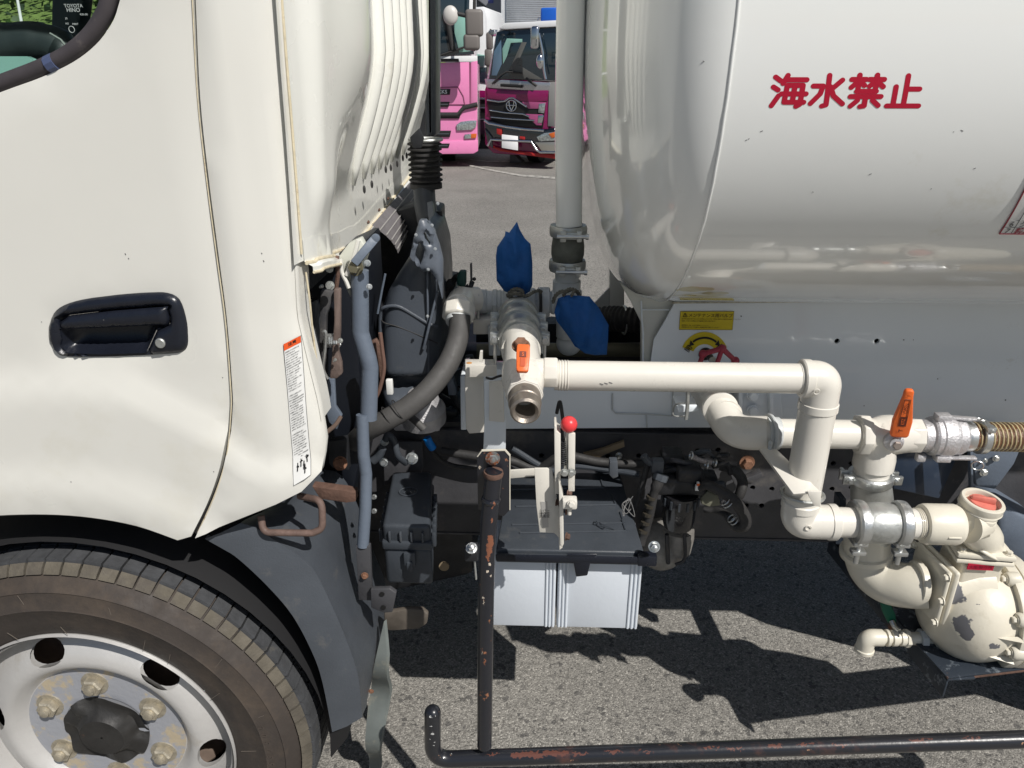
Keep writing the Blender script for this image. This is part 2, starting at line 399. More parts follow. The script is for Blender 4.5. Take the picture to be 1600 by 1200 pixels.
def text_mb(s, size, f, bold=0, align='CENTER', sub=0):
    """lettering as geometry; f(x,y)->point"""
    c = bpy.data.curves.new('lettering', 'FONT'); c.body = s; c.size = 1; c.align_x = align; c.offset = bold; c.resolution_u = 3
    o = bpy.data.objects.new('lettering', c); COL.objects.link(o)
    dg = bpy.context.evaluated_depsgraph_get(); dg.update(); m = bpy.data.meshes.new_from_object(o.evaluated_get(dg))
    bm = bmesh.new(); bm.from_mesh(m)
    if sub:
        bmesh.ops.triangulate(bm, faces=bm.faces)
        for _ in range(3):
            es = [e for e in bm.edges if e.calc_length() * size > sub]
            if es: bmesh.ops.subdivide_edges(bm, edges=es, cuts=1); bmesh.ops.triangulate(bm, faces=bm.faces)
    r = MB().add([f(v.co.x * size, v.co.y * size) for v in bm.verts], [tuple(v.index for v in q.verts) for q in bm.faces])
    bm.free(); COL.objects.unlink(o); bpy.data.objects.remove(o); return r
def copy_tree(o, parent, dloc=None):
    c = o.copy(); COL.objects.link(c); c.parent = parent
    if dloc is not None: c.location = Vector(o.location) + Vector(dloc)
    WORLD[c] = (WORLD[parent] if parent else Vector()) + c.location
    for ch in o.children: copy_tree(ch, c)
    return c
def T(name, px, rp, material, parent, rad=None, seg=20, label=None, sm=False, **k):
    """a tube along (pixel x, pixel y, Y) points, radius in photo pixels"""
    pts = [P(*p) for p in px]
    r = S(rp, pts[len(pts) // 2]) if not isinstance(rp, (list, tuple)) else None
    if rad: pts = path(pts, rad)
    elif sm: pts = smooth(pts)
    if r is None:
        n = len(pts); r = [S(rp[min(len(rp) - 1, int(i * len(rp) / n))], pts[i]) for i in range(n)]
    return obj(name, MB().tube(pts, r, seg), material, parent, label=label, **k)
def Rr(name, a, b, prof, material, parent, seg=32, **k):
    """turned piece between two points; prof = (fraction along, radius in photo px)"""
    a = P(*a); b = P(*b); L = (b - a).length; s = S(1, (a + b) / 2)
    return obj(name, MB().lathe([(r * s, h * L) for h, r in prof], a, b - a, seg), material, parent, **k)

# ------------------------------------------------------------------ ground
def slab(pts, z0):
    return MB().prism([Vector((p[0], p[1], z0)) for p in pts], (0, 0, -.002))
g = MB().add([(-300, -300, 0), (300, -300, 0), (300, 300, 0), (-300, 300, 0)], [(0, 1, 2, 3)])
tag(obj('ground', g, asph), kind='structure')
l1 = [PZ(*q) for q in ((716, 253), (760, 264), (812, 273), (960, 284))]; l2 = [PZ(*q) for q in ((960, 287), (812, 276), (760, 266), (714, 256))]
tag(obj('parking_line', slab(l1 + l2, .006), linep), kind='structure')
l1 = [PZ(*q) for q in ((716, 247), (760, 252), (868, 252))]; l2 = [PZ(*q) for q in ((868, 253.5), (760, 253.5), (714, 248.5))]
tag(obj('parking_line', slab(l1 + l2, .006), linep), kind='structure')

# ================================================================== THE TANK TRUCK
truck = thing('tank_truck', 'white water tank truck with cream pipes and pump, nearest the camera', 'tank truck', (.5, 1.67, 0))
Y0 = .97
def sm(a, b, x):
    t = max(0, min(1, (x - a) / (b - a))); return t * t * (3 - 2 * t)
def interp(tab, x):
    if x <= tab[0][0]: return tab[0][1]
    for (a, b), (c, d) in zip(tab, tab[1:]):
        if x <= c: return b + (d - b) * (x - a) / (c - a)
    return tab[-1][1]
arcA = [(P(a, b, Y0).x, P(a, b, Y0).z) for a, b in ((-200, 640), (-100, 606), (0, 588), (100, 580), (200, 590), (300, 632), (400, 720))]
arcB = [(P(a, b, Y0).x, P(a, b, Y0).z) for a, b in ((-200, 760), (-100, 744), (0, 733), (100, 730), (200, 745), (300, 790), (400, 860))]
crease = [(P(a, b, Y0).z, P(a, b, Y0).x) for a, b in ((500, 742), (502, 700), (492, 640), (472, 560), (458, 500), (453, 400), (447, 300), (440, 200), (432, 100), (425, 0), (415, -150), (400, -500))]
crease.sort()
def side_y(x, z):
    y = Y0 + .03 * max(0, z - 1.2) ** 2
    y -= .010 * sm(.005, -.03, z - interp(arcA, x)) + .006 * sm(.004, -.02, z - interp(arcB, x))
    c = interp(crease, z)
    d = c - x
    y += .010 * sm(.075, .03, d) + .012 * sm(.03, .0, d)
    y -= .0025 * sm(.09, .07, abs(d - .0)) * 0
    return y
def soft(pl, n=4):
    return [(v.x, v.y) for v in smooth([Vector((a, b, 0)) for a, b in pl], n)]
def side_panel(px, st=.028, holes=()):
    poly = [(P(a, b, Y0).x, P(a, b, Y0).z) for a, b in px]
    f = lambda x, z, d: Vector((x, side_y(x, z) + (.0035 if d < .002 else 0), z))
    return sheet(poly, f, st, back=lambda p, u, v: p + Vector((0, .014, 0)), holes=holes)
win = [(-420, 300), (-120, 190), (0, 143), (60, 121), (110, 97), (145, 70), (168, 40), (180, 10), (190, -50), (195, -240)]
door_px = soft(win) + soft([(283, -240), (297, 0), (305, 150), (318, 270), (335, 400), (348, 500), (356, 600), (357, 640), (350, 710), (332, 770), (304, 831)]) + soft([(283, 837), (220, 815), (150, 802), (80, 797), (0, 799), (-80, 808), (-160, 828), (-260, 870), (-420, 900)])
def px2(pl, n=3):
    q = smooth([Vector((a, b, 0)) for a, b in pl + pl[:1]], n)[:-1]
    return [(P(v.x, v.y, Y0).x, P(v.x, v.y, Y0).z) for v in q]
rec = [(100, 530), (97, 508), (110, 492), (250, 478), (263, 482), (266, 506), (246, 515), (232, 546), (215, 551), (108, 551)]
door = obj('door', side_panel(door_px, holes=[px2(rec, 2)]), cabw, truck, angle=60)
rear_px = soft([(288, -240), (302, 0), (310, 150), (323, 270), (340, 400), (353, 500), (361, 600), (362, 642), (355, 712), (337, 773), (310, 834)]) + [(470, 770), (498, 744), (502, 700),
           (492, 640), (472, 560), (458, 500), (453, 400), (447, 300), (440, 200), (432, 100), (425, 0), (409, -240)]
side = obj('cab_side_panel', side_panel(rear_px, .02), cabw, truck, angle=60)
# dark rebate behind the shut line, so that the gap reads
T('door_seal', [(292, -200, .984), (300, 0, .984), (308, 150, .984), (321, 270, .984), (338, 400, .984), (351, 500, .984), (359, 600, .984), (360, 642, .984), (353, 711, .984), (335, 772, .984), (308, 832, .984)], 4, rubber, door, seg=8, sm=True)
T('door_edge_sealant', [(291, -200, .974), (300.5, 0, .974), (308.5, 150, .974), (321.5, 270, .972), (338.5, 400, .9705), (352, 500, .9695), (360, 600, .969), (361, 642, .9665), (354, 711, .965), (336, 772, .962), (309, 832, .96)], .9, seamy, side, seg=6, sm=True)
# arch lip
T('arch_lip', [(-300, 900, .975), (-160, 834, .975), (-80, 814, .975), (0, 803, .975), (80, 801, .975), (150, 806, .975), (220, 820, .975), (283, 841, .975)], 4, rubber, door, seg=8, sm=True)
# window: seal, glass and etched marks
ws = [(-420, 292), (-120, 178), (0, 131), (60, 108), (106, 85), (138, 59), (158, 32), (170, 4), (178, -50), (184, -240)]
T('window_seal', [(a, b, .981) for a, b in ws], 13, mat('window_rubber', (.055, .048, .052), .6, var=.15, vscale=30, dirt=[((.16, .14, .13), .6, .8, 20)]), door, seg=12, sm=True)
T('seal_clip', [(76, 102, .9795), (88, 96, .9795)], 13.6, mat('clip_blue_grey', (.07, .09, .17), .4), door, seg=10)
gp = [(P(a, b, .98).x, P(a, b, .98).z) for a, b in ws] + [(P(-420, -240, .98).x, P(-420, -240, .98).z)]
obj('window_glass', sheet(gp, lambda x, z, d: Vector((x, .985 + .03 * max(0, z - 1.2) ** 2, z)), .12, back=lambda p, u, v: p + Vector((0, .004, 0))), glassb, door)
glm = mat('etched_mark', (.42, .47, .45), .6)
for s, px, py, sz in (('TOYOTA', 115, 11.5, 6), ('HINO', 115, 18.5, 7), ('JIS', 104, 30, 3.2), ('43R-00', 131, 24, 3.6), ('M80T', 118, 39, 3.4), ('AS2', 105, 38, 3)):
    p0 = P(px, py, .9825); k = S(sz, p0) * 1.15
    obj('etched_lettering', text_mb(s, k, lambda x, y: p0 + Vector((x * (1.05 if len(s) > 3 else 1), .10 * max(0, p0.z - 1.2) ** 2 * 0 + .0, y)), .006), glm, door)
c0 = P(112, 46, .9825); obj('etched_circle', MB().torus(c0, (0, 1, 0), S(4.5, c0), S(.5, c0), 20, 6), glm, door)
# handle: a pan with a rounded rim, the grip flap, the lock
hp = [(76, 512), (84, 490), (100, 477), (130, 468), (180, 461), (235, 457), (262, 458), (280, 468), (290, 495), (294, 525), (292, 543), (280, 551), (240, 554), (170, 557), (105, 557), (88, 550), (77, 532)]
rec = [(100, 530), (97, 508), (110, 492), (250, 478), (263, 482), (266, 506), (246, 515), (232, 546), (215, 551), (108, 551)]
def hy(lo):
    def f(x, z, d): return Vector((x, side_y(x, z) - lo * (1 - math.exp(-d / .004)), z))
    return f
def px2(pl, n=3):
    q = smooth([Vector((a, b, 0)) for a, b in pl + pl[:1]], n)[:-1]
    return [(P(v.x, v.y, Y0).x, P(v.x, v.y, Y0).z) for v in q]
hpoly = px2(hp); rpoly = px2(rec, 2)
handle = obj('door_handle', sheet(hpoly, hy(.0085), .006, back=lambda p, u, v: Vector((p.x, side_y(p.x, p.z) + .001, p.z)), holes=[rpoly]), satin, door, smooth_all=False, angle=50)
obj('handle_recess', sheet(rpoly, lambda x, z, d: Vector((x, side_y(x, z) - .003 + .028 * (1 - math.exp(-d / .008)), z)), .006), satin, handle, angle=70)
flap = [(99, 511), (110, 493), (250, 479), (262, 483), (265, 505), (240, 507), (105, 513)]
obj('handle_flap', sheet(px2(flap, 2), lambda x, z, d: Vector((x, side_y(x, z) - .004 - .006 * (1 - math.exp(-d / .003)), z)), .006, back=lambda p, u, v: p + Vector((0, .006, 0))), satin, handle, angle=60)
lk = P(252, 535, Y0 - .006)
lo_ = obj('handle_lock', MB().lathe([(S(8, lk), 0), (S(8, lk), .004), (S(6.5, lk), .0052), (S(3, lk), .005)], lk, (0, -1, 0), 24), zincd, handle)
bpy.context.view_layer.update()
for a_, b_, l_ in ((196, 397, 1.6), (201, 404, 1.2), (409, 396, 1.4), (412, 408, 1.8), (111, 753, 1.2), (222, 832, 1), (334, 737, 1.2), (162, 500, .9), (65, 503, .8), (348, 590, .9)):
    q = hit(a_, b_); obj('paint_chip', MB().box(q, (.0012, .0008, .0014 * l_), Matrix.Rotation(-.3, 3, 'Y')), inkg, door if a_ < 340 else side)
# warning sticker down the corner
stk = [(440, 541), (463, 532), (484, 744), (460, 757)]
def onside(px, py, e): 
    p = P(px, py, Y0); return Vector((p.x, side_y(p.x, p.z) - e, p.z))
def quad_on(q, e, n=10):
    m = MB(); vs = []
    for j in range(n + 1):
        for i in range(4):
            a = [q[0][k] + (q[3][k] - q[0][k]) * j / n for k in (0, 1)]; b = [q[1][k] + (q[2][k] - q[1][k]) * j / n for k in (0, 1)]
            vs.append(onside(a[0] + (b[0] - a[0]) * i / 3, a[1] + (b[1] - a[1]) * i / 3, e))
    return m.add(vs, [(r * 4 + c, r * 4 + c + 1, r * 4 + c + 5, r * 4 + c + 4) for r in range(n) for c in range(3)])
obj('warning_sticker', quad_on(stk, .0016), paperw, side)
obj('sticker_border', quad_on([(439.3, 541.5), (463.7, 531.3), (484.7, 744.6), (459.4, 758)], .0011), inkg, side)
obj('warning_sticker_heading', quad_on([(440, 541), (463, 532), (464, 542), (441, 551.5)], .0021, 2), labor, side)
def st_f(u, v):      # u 0..1 across, v 0..1 down
    a = [stk[0][k] + (stk[3][k] - stk[0][k]) * v for k in (0, 1)]; b = [stk[1][k] + (stk[2][k] - stk[1][k]) * v for k in (0, 1)]
    return onside(a[0] + (b[0] - a[0]) * u, a[1] + (b[1] - a[1]) * u, .0027)
tm = MB().join(text_mb('注意', .034, lambda x, y: st_f(.5 + x * 7.2, .030 - y * .75), .02))
obj('sticker_lettering', tm, inkb, side)
random.seed(3); lines = MB()
jp = '架装物を操作する前に必ず取扱説明書を読み正しく使用してください運転者以外は触れないこと点検は停止して行う車輪止め確認油漏れ異常時使用中止感電火災高温注意'
tx = MB()
for i in range(46):
    s = ''.join(random.choice(jp) for _ in range(random.choice((9, 10, 10, 11, 7))))
    v = .068 + i * .0176
    if i in (17, 33): continue
    tx.join(text_mb(s, .0125, (lambda vv: lambda x, y: st_f(.07 + x * 6.4, vv - y * .8))(v), .012, 'LEFT'))
obj('sticker_small_print', tx, inkg, side)
pm = MB()
for u, v, q in ((.22, .89, .35), (.42, .875, -.3), (.66, .93, .2), (.78, .87, -.4), (.6, .90, .5)):
    pm.tube([st_f(u, v), st_f(u + .13, v + .02 * q)], .0012, 6); pm.tube([st_f(u + .05, v - .02), st_f(u + .05, v + .03)], .0008, 6)
obj('sticker_pictogram', pm, inkb, side)
# jamb flange behind the crease
jm = MB(); zz = [P(500, 655, 1.0).z + .02 * i for i in range(18)]; zz = [z for z in zz if z < 1.225]; vs = []
edgeR = [(P(a, b, 1.03).z, P(a, b, 1.03).x) for a, b in ((498, 660), (500, 640), (497, 600), (487, 560), (482, 500), (480, 420), (474, 400), (463, 300), (452, 200), (444, 100), (436, 0), (420, -300))]; edgeR.sort()
for z in zz:
    x0 = interp(crease, z); x1 = max(interp(edgeR, z), x0 + .002)
    for t in (0, .3, .6, 1): vs.append(Vector((x0 - .0015 + (x1 - x0) * t, side_y(x0, z) + .001 + .05 * t, z)))
jm.add(vs, [(r * 4 + c, r * 4 + c + 1, r * 4 + c + 5, r * 4 + c + 4) for r in range(len(zz) - 1) for c in range(3)])
obj('jamb_flange', jm, cabw, side, angle=60)

# rear wall of the cab: bulged panel, swages, skirt
def wall_x(Y, z):
    b = -.305 - .065 * sm(1.5, 1.22, z)
    k = sm(1.12, 1.3, Y); b = b * k + (-.322) * (1 - k)
    A = .030 * sm(1.2, 1.62, z)
    b += A * math.sin(math.pi * max(0, min(1, (Y - 1.0) / .42))) ** .8 if 1.0 < Y < 1.42 else 0
    b += .012 * sm(1.04, 1.09, Y) * sm(1.50, 1.40, Y) * sm(1.22, 1.3, z)
    k0 = sm(.975, 1.05, Y)
    return interp(crease, z) * (1 - k0) + b * k0
def wall_hit(px, py):
    d = ray(px, py); t = .6
    while t < 3.2:
        p = O + d * t
        if p.y > .985 and p.x <= wall_x(p.y, p.z): return p
        t += .002
    return p
low = [wall_hit(a, b) for a, b in ((473, 412), (486, 410), (500, 404), (522, 395), (545, 383), (560, 375), (585, 345), (602, 324), (625, 294), (642, 271), (662, 240))]
low.sort(key=lambda q: q.y)
lowz = [(q.y, q.z) for q in low]
NY, NZ = 150, 60; wm = MB(); vs = []
for i in range(NY + 1):
    for j in range(NZ + 1):
        Y = .984 + (2.38 - .984) * (i / NY) ** 1.15; zb_ = interp(lowz, Y) + .004; z = zb_ + (2.25 - zb_) * (j / NZ) ** 1.3; vs.append(Vector((wall_x(Y, z), Y, z)))
wm.add(vs, [(i * (NZ + 1) + j, i * (NZ + 1) + j + 1, (i + 1) * (NZ + 1) + j + 1, (i + 1) * (NZ + 1) + j) for i in range(NY) for j in range(NZ)])
rear = obj('rear_wall', wm, cabback, truck, smooth_all=True)
for px in (600, 614.5, 626, 636, 645, 652.5, 660, 668):
    q = PX(px, 100, -.290); Yr = min(q.y, 2.34)
    pts = [Vector((wall_x(Yr, z) + .004, Yr, z)) for z in [2.22 - i * .035 for i in range(29)] if z > 1.235]
    rs = [.016] * (len(pts) - 3) + [.014, .009, .003]
    obj('pressed_rib', MB().tube(pts, rs, 10), cabback, rear, smooth_all=True)
# slots, seam tapes
for px, py in ((566, 296), (578, 288), (600, 265), (608, 262), (618, 256), (627, 247), (633, 243)):
    q = PX(px, py, -.345); obj('drain_slot', MB().ball(q + Vector((.004, 0, 0)), .008, 10, (.35, .6, 1)), rubber, rear)
lf = MB(); vs = []
for p in smooth(low, 3): wx = wall_x(p.y, p.z + .02); vs += [Vector((wall_x(p.y, p.z + .035) + .0012, p.y, p.z + .035)), Vector((wx + .001, p.y, p.z + .003)), Vector((wx + .012, p.y, p.z - .004)), Vector((wx + .012, p.y, p.z - .012))]
lf.add(vs, [(r * 4 + c, r * 4 + c + 1, r * 4 + c + 5, r * 4 + c + 4) for r in range(len(vs) // 4 - 1) for c in range(3)])
obj('bottom_flange', lf, cabback, rear, angle=40)
obj('bottom_sealant', MB().tube([Vector((wall_x(p.y, p.z + .02) + .004, p.y, p.z + .001)) for p in smooth(low, 3)], .003, 8), seamy, rear)
obj('bottom_sealant', MB().tube([Vector((wall_x(p.y, p.z + .02) + .013, p.y, p.z - .012)) for p in smooth(low, 3)], .0022, 8), seamy, rear)
for px, py in ((575, 347), (592, 328), (606, 310)):
    q = PX(px, py, -.345); obj('rivet', MB().bolt(q, (1, -.3, -.3), .003, .003), rust, rear)
obj('corner_sealant', MB().tube([Vector((wall_x(1.004, z) + .002, 1.004, z)) for z in [1.215 + .03 * i for i in range(34)]], .0017, 8), seamy, rear)
T('jamb_edge_highlight', [(478, 425, 1.02), (484, 470, 1.02), (489, 520, 1.025), (497, 580, 1.03), (503, 630, 1.03)], 1.5, seamy, rear, seg=8, sm=True)  # yellowed bead stands in for the highlight on the jamb edge
# ribbed rubber flap
fl = [PX(581, 352, -.352), PX(642, 283, -.355), PX(664, 317, -.33), PX(622, 396, -.31)]
fm = MB(); vs = []
for i in range(13):
    for j in range(5):
        a = fl[0].lerp(fl[1], j / 4); b = fl[3].lerp(fl[2], j / 4)
        p = a.lerp(b, i / 12); vs.append(p + Vector((.01 * math.sin(i / 12 * 3.14), 0, .0)))
fm.add(vs, [(r * 5 + c, r * 5 + c + 1, r * 5 + c + 6, r * 5 + c + 5) for r in range(12) for c in range(4)])
flapo = obj('rubber_flap', fm, mat('flap_rubber', (.15, .14, .145), .6, var=.15, vscale=20), truck, smooth_all=True)
for i in range(1, 6):
    t = i / 6; a = fl[0].lerp(fl[3], t); b = fl[1].lerp(fl[2], t)
    u = Vector((.013 * math.sin(t * 3.14) + .001, 0, 0)); obj('flap_ridge', MB().tube([a + u, b + u], .0016, 6), mat('flap_ridge_pale', (.30, .29, .28), .6), flapo)  # ridges paler than the flap
# cab shell parts out of the picture that close the cab: roof, far side, front, floor
obj('cab_roof', MB().box((-1.05, 1.66, 2.27), (1.46, 1.36, .04)), cabw, truck, bevel=.01)
obj('cab_floor', MB().box((-1.02, 1.68, 1.14), (1.30, 1.30, .04)), dark, truck)
fs = MB().box((-1.05, 2.36, 1.33), (1.44, .03, .42)).box((-.40, 2.36, 1.9), (.14, .03, .74)).box((-1.72, 2.36, 1.9), (.1, .03, .74)).box((-1.05, 2.36, 2.2), (1.44, .029, .1))
obj('far_cab_side', fs, dark, truck)
obj('cab_front', MB().box((-1.80, 1.66, 1.0), (.06, 1.38, .9)), cabw, truck, bevel=.01)
# inside the cab: seats and pillar trim
it = mat('cab_trim_dark', (.022, .030, .030), .5)
seat = T('seat_back', [(-60, 78, 1.5), (0, 76, 1.5), (50, 68, 1.5), (90, 74, 1.5), (112, 92, 1.5)], [34, 34, 32, 30, 24], it, truck, seg=14, sm=True)
obj('pillar_trim', MB().prism([P(80, -60, 1.9), P(136, -60, 1.9), (P(127, 20, 1.9)), P(122, 52, 1.9), P(133, 70, 1.9), P(120, 130, 1.9), P(60, 130, 1.9), P(78, 46, 1.9)], (0, .05, 0)), it, truck, bevel=.01)
T('seat_trim_line', [(78, 52, 1.42), (95, 62, 1.42), (106, 76, 1.42), (114, 88, 1.42)], 1.6, mat('trim_grey', (.2, .22, .2), .5), seat, seg=6)
obj('mint_reflection', MB().prism([P(a, b, 1.40) for a, b in ((-40, 88), (42, 88), (51, 92), (55, 98), (50, 106), (10, 120), (-40, 136))], (0, .01, 0)), mint, truck)  # painted reflection: a mint patch set behind the side window
obj('inner_door_panel', MB().prism([P(a, b, 1.03) for a, b in ((-420, 330), (-120, 205), (0, 155), (70, 128), (150, 90), (178, 120), (180, 300), (-200, 500), (-420, 500))], (0, .02, 0)), it, truck)

# ---------------------------------------------------------------- front wheel
hub = P(161, 1150, .985); RT = abs(P(497, 1160, .995).x - hub.x) - .008; RR = abs(P(362, 1150, .975).x - hub.x)
print('tyre', hub, RT, RR)
wheel = obj('wheel', MB().lathe([(.055, .0), (.055, .15)], hub + Vector((0, .06, 0)), (0, 1, 0), 24), dark, truck)
AX = Vector((0, 1, 0)); fy = .97
hc = Vector((hub.x, fy, hub.z))
prof = [(RR - .004, .012), (RR + .002, .004), (RR + .016, -.004), (RR + .04, -.012), (RR + .066, -.016), (RR + .068, -.0175), (RR + .0705, -.016), (RR + .10, -.012), (RR + .102, -.0135), (RR + .105, -.011),
        (RT - .030, -.002), (RT - .022, .003), (RT - .018, .010), (RT - .014, .022), (RT - .008, .034), (RT - .006, .06), (RT - .006, .155), (RT - .01, .19), (RT - .05, .20), (RR, .19)]
tyre = obj('tyre', MB().lathe(prof, hc, AX, 120, cap=False), tyrem, wheel, angle=30)
tb = MB(); tg = MB(); n = 78                                 # shoulder blocks of the tread
for i in range(n):
    a = 2 * math.pi * i / n; a2 = a + 2 * math.pi / n * .86
    vs = []
    for ang in (a, a2):
        u = Vector((math.cos(ang), 0, math.sin(ang)))
        for r, d in ((RT - .016, .0025), (RT - .009, .008), (RT - .001, .017), (RT - .006, .022), (RT - .02, .012)): vs.append(hc + u * r + AX * d)
    tb.add(vs, [(0, 1, 6, 5), (1, 2, 7, 6), (2, 3, 8, 7), (3, 4, 9, 8), (0, 4, 3, 2, 1), (5, 6, 7, 8, 9), (0, 5, 9, 4)])
    for d0, d1 in ((.018, .055), (.060, .095), (.102, .15)):
        aa = a + math.pi / n * (.3 if d0 == .06 else 0); vs = []
        for ang in (aa, aa + 2 * math.pi / n * .88):
            u = Vector((math.cos(ang), 0, math.sin(ang)))
            for r, d in ((RT - .008, d0), (RT + .003, d0 + .002), (RT + .004, d1), (RT - .008, d1)): vs.append(hc + u * r + AX * d)
        tg.add(vs, [(0, 1, 5, 4), (1, 2, 6, 5), (2, 3, 7, 6), (0, 3, 2, 1), (4, 5, 6, 7)])
o = obj('tread_block_rows', tg, mat('tread_grey', (.05, .052, .056), .8, var=.25, vscale=40, bump=.001, bscale=200, dirt=[((.15, .135, .105), .6, .8, 14)]), wheel, angle=25); o['kind'] = 'stuff'
o = obj('tread_blocks', tb, treadm, wheel, angle=25); o['kind'] = 'stuff'
# fine moulded lines and cracks on the sidewall
sw = MB(); random.seed(5)
for a, r0, r1 in ((88, .012, .03), (60, .02, .07), (50, .02, .04), (38, .07, .10), (72, .07, .09), (97, .05, .10), (108, .01, .03), (118, .05, .08), (28, .015, .04), (15, .05, .09), (128, .02, .05), (0, .02, .05), (-12, .03, .08)):
    u0 = Vector((math.cos(R(a)), 0, math.sin(R(a)))); u1 = Vector((math.cos(R(a + 1.3)), 0, math.sin(R(a + 1.3))))
    sw.tube([hc + u0 * (RR + r0) + AX * -(.0075 + .11 * min(r0, .066) * 1.0), hc + u1 * (RR + r1) + AX * -(.0085 + .1 * min(r1, .066))], .0005, 5)
obj('sidewall_scratches', sw, mat('scuff', (.13, .11, .09), .8), wheel)['kind'] = 'stuff'
tl = MB()
def arc_text(s, a0, r, size, step):
    for i, ch in enumerate(s):
        a = R(a0 - i * step); u = Vector((math.cos(a), 0, math.sin(a))); v = Vector((math.sin(a), 0, -math.cos(a)))
        tl.join(text_mb(ch, size, lambda x, y: hc + u * (r + y) + v * x + AX * -.0178, .01))
arc_text('205/85R16 LT TUBELESS', 12, RR + .07, .016, 3.1)
obj('sidewall_lettering', tl, mat('raised_rubber', (.075, .06, .05), .6), wheel)
# rim with hand holes
rp = [(RR + .003, -.006), (RR + .005, 0), (RR + .003, .006), (RR - .006, .006), (RR - .009, .012), (RR - .010, .040), (RR - .013, .050), (RR - .020, .046), (RR - .038, .026), (RR - .055, .015), (RR - .068, .0105), (RR - .078, .0105), (RR - .086, .015),
      (RR - .094, .026), (RR - .101, .033), (.080, .034), (.077, .046), (.078, .06), (RR - .099, .042), (RR - .086, .026), (RR - .070, .020), (RR - .055, .025), (RR - .038, .036), (RR - .018, .056), (RR - .006, .060), (RR - .002, .0)]
cut = MB()
for k in range(6):
    a = R(48 + 60 * k); u = Vector((math.cos(a), 0, math.sin(a))); t = Vector((-math.sin(a), 0, math.cos(a)))
    c = hc + u * (RR - .050); ring = []
    for q in range(20):
        b = 2 * math.pi * q / 20; ring.append(c + u * (.022 * math.cos(b)) + t * (.036 * math.sin(b)) - AX * .03)
    cut.prism(ring, AX * .16)
rim = obj('rim', MB().lathe(rp, hc, AX, 96, cap=False), silver, wheel, cut=cut, angle=32)
obj('brake_drum', MB().lathe([(RR - .035, .105), (RR - .03, .11), (RR - .03, .17), (.02, .18)], hc, AX, 48), mat('drum_rust', (.20, .15, .12), .8, var=.3, vscale=20), wheel)
hubface = obj('hub_face', MB().lathe([(.078, .036), (.079, .0325), (RR - .103, .0322), (RR - .101, .035)], hc, AX, 64), hubf, wheel)
nr = .112
nm = MB().bolt(hc + Vector((0, .034, 0)), -AX, .0185, .018, .006).lathe([(.0105, .018), (.0105, .020), (.0075, .0215), (.0075, .025), (.004, .026)], hc + Vector((0, .034, 0)), -AX, 16)
c0 = (0, 0, 0)
base = None
for k in range(6):
    a = R(30 + 60 * k); d = Vector((math.cos(a), 0, math.sin(a))) * nr
    if base is None:
        m2 = MB(); m2.v = [v + d for v in nm.v]; m2.f = nm.f; base = obj('wheel_nut', m2, nutm, wheel); d0 = d
    else: copy_tree(base, wheel, d - d0)
random.seed(11); cb = MB(); vs = []; NA = 72; NR = 9
for i in range(NR):
    for j in range(NA):
        t = i / (NR - 1); r = .002 + .078 * t; a = 2 * math.pi * j / NA
        h = .020 if t < .56 else .020 - .018 * sm(.56, .66, t)
        wob = noise.noise(Vector((math.cos(a) * 2.5, math.sin(a) * 2.5, t * 2))) * .014 * sm(.56, .8, t)
        vs.append(hc + Vector((math.cos(a), 0, math.sin(a))) * (r + wob * .4) - AX * (h - .034 * 0 + wob) + AX * .030)
cb.add(vs, [(i * NA + j, i * NA + (j + 1) % NA, (i + 1) * NA + (j + 1) % NA, (i + 1) * NA + j) for i in range(NR - 1) for j in range(NA)])
obj('hub_cap', cb, mat('oily_rubber_cap', (.022, .021, .020), .5, var=.3, vscale=30, bump=.001, bscale=80, dirt=[((.15, .07, .035), .66, .8, 18)]), wheel, angle=40)

# ---------------------------------------------------------------- mudguard behind the wheel
inner = [(320, 842), (345, 856), (372, 873), (418, 916), (457, 962), (488, 1020), (504, 1067), (519, 1144)]
ridge = [(376, 817), (400, 825), (430, 845), (462, 866), (490, 890), (520, 950), (545, 1010), (560, 1060), (566, 1121)]
outer = [(410, 800), (440, 792), (460, 785), (504, 790), (535, 840), (556, 900), (580, 958), (592, 1005), (590, 1030), (573, 1092)]
def resamp(pl, n):
    q = smooth([Vector((a, b, 0)) for a, b in pl], 8); L = [0]
    for a, b in zip(q, q[1:]): L.append(L[-1] + (b - a).length)
    out = []
    for i in range(n):
        s = L[-1] * i / (n - 1); k = min(range(len(L)), key=lambda j: abs(L[j] - s)); out.append(q[k])
    return out
N = 34; A = [P(v.x, v.y, .985) for v in resamp(inner, N)]; B = [P(v.x, v.y, 1.0) for v in resamp(ridge, N)]; C = [P(v.x, v.y, 1.16) for v in resamp(outer, N)]
mg = MB(); vs = []
for i in range(N):
    ib = A[i].lerp(B[i], .5) + Vector((0, -.004, 0))
    vs += [A[i] + Vector((0, .012, 0)), A[i], ib, B[i].lerp(ib, .12), B[i], B[i].lerp(C[i], .1) + Vector((0, .004, 0)), B[i].lerp(C[i], .5) + Vector((.004, 0, .004)), C[i], C[i] + Vector((0, .12, 0)), A[i] + Vector((0, .30, 0))]
W = 10
mg.add(vs, [(r * W + c, r * W + c + 1, r * W + W + c + 1, r * W + W + c) for r in range(N - 1) for c in range(W - 1)])
guard = obj('mudguard', mg, plastg, truck, angle=50)
fp = [(596, 985), (606, 1022), (605, 1098), (590, 1190), (586, 1260), (572, 1260), (571, 1115), (585, 1040)]
obj('mud_flap', sheet([(P(a, b, 1.12).x, P(a, b, 1.12).z) for a, b in fp], lambda x, z, d: Vector((x, 1.12 + .02 * math.sin(z * 30) - .12 * (x + .22), z)), .02, back=lambda p, u, v: p + Vector((.004, .006, 0))),
    mat('grey_rubber_flap', (.12, .135, .13), .5, var=.12, vscale=20, dirt=[((.22, .21, .17), .55, .75, 25)]), guard)
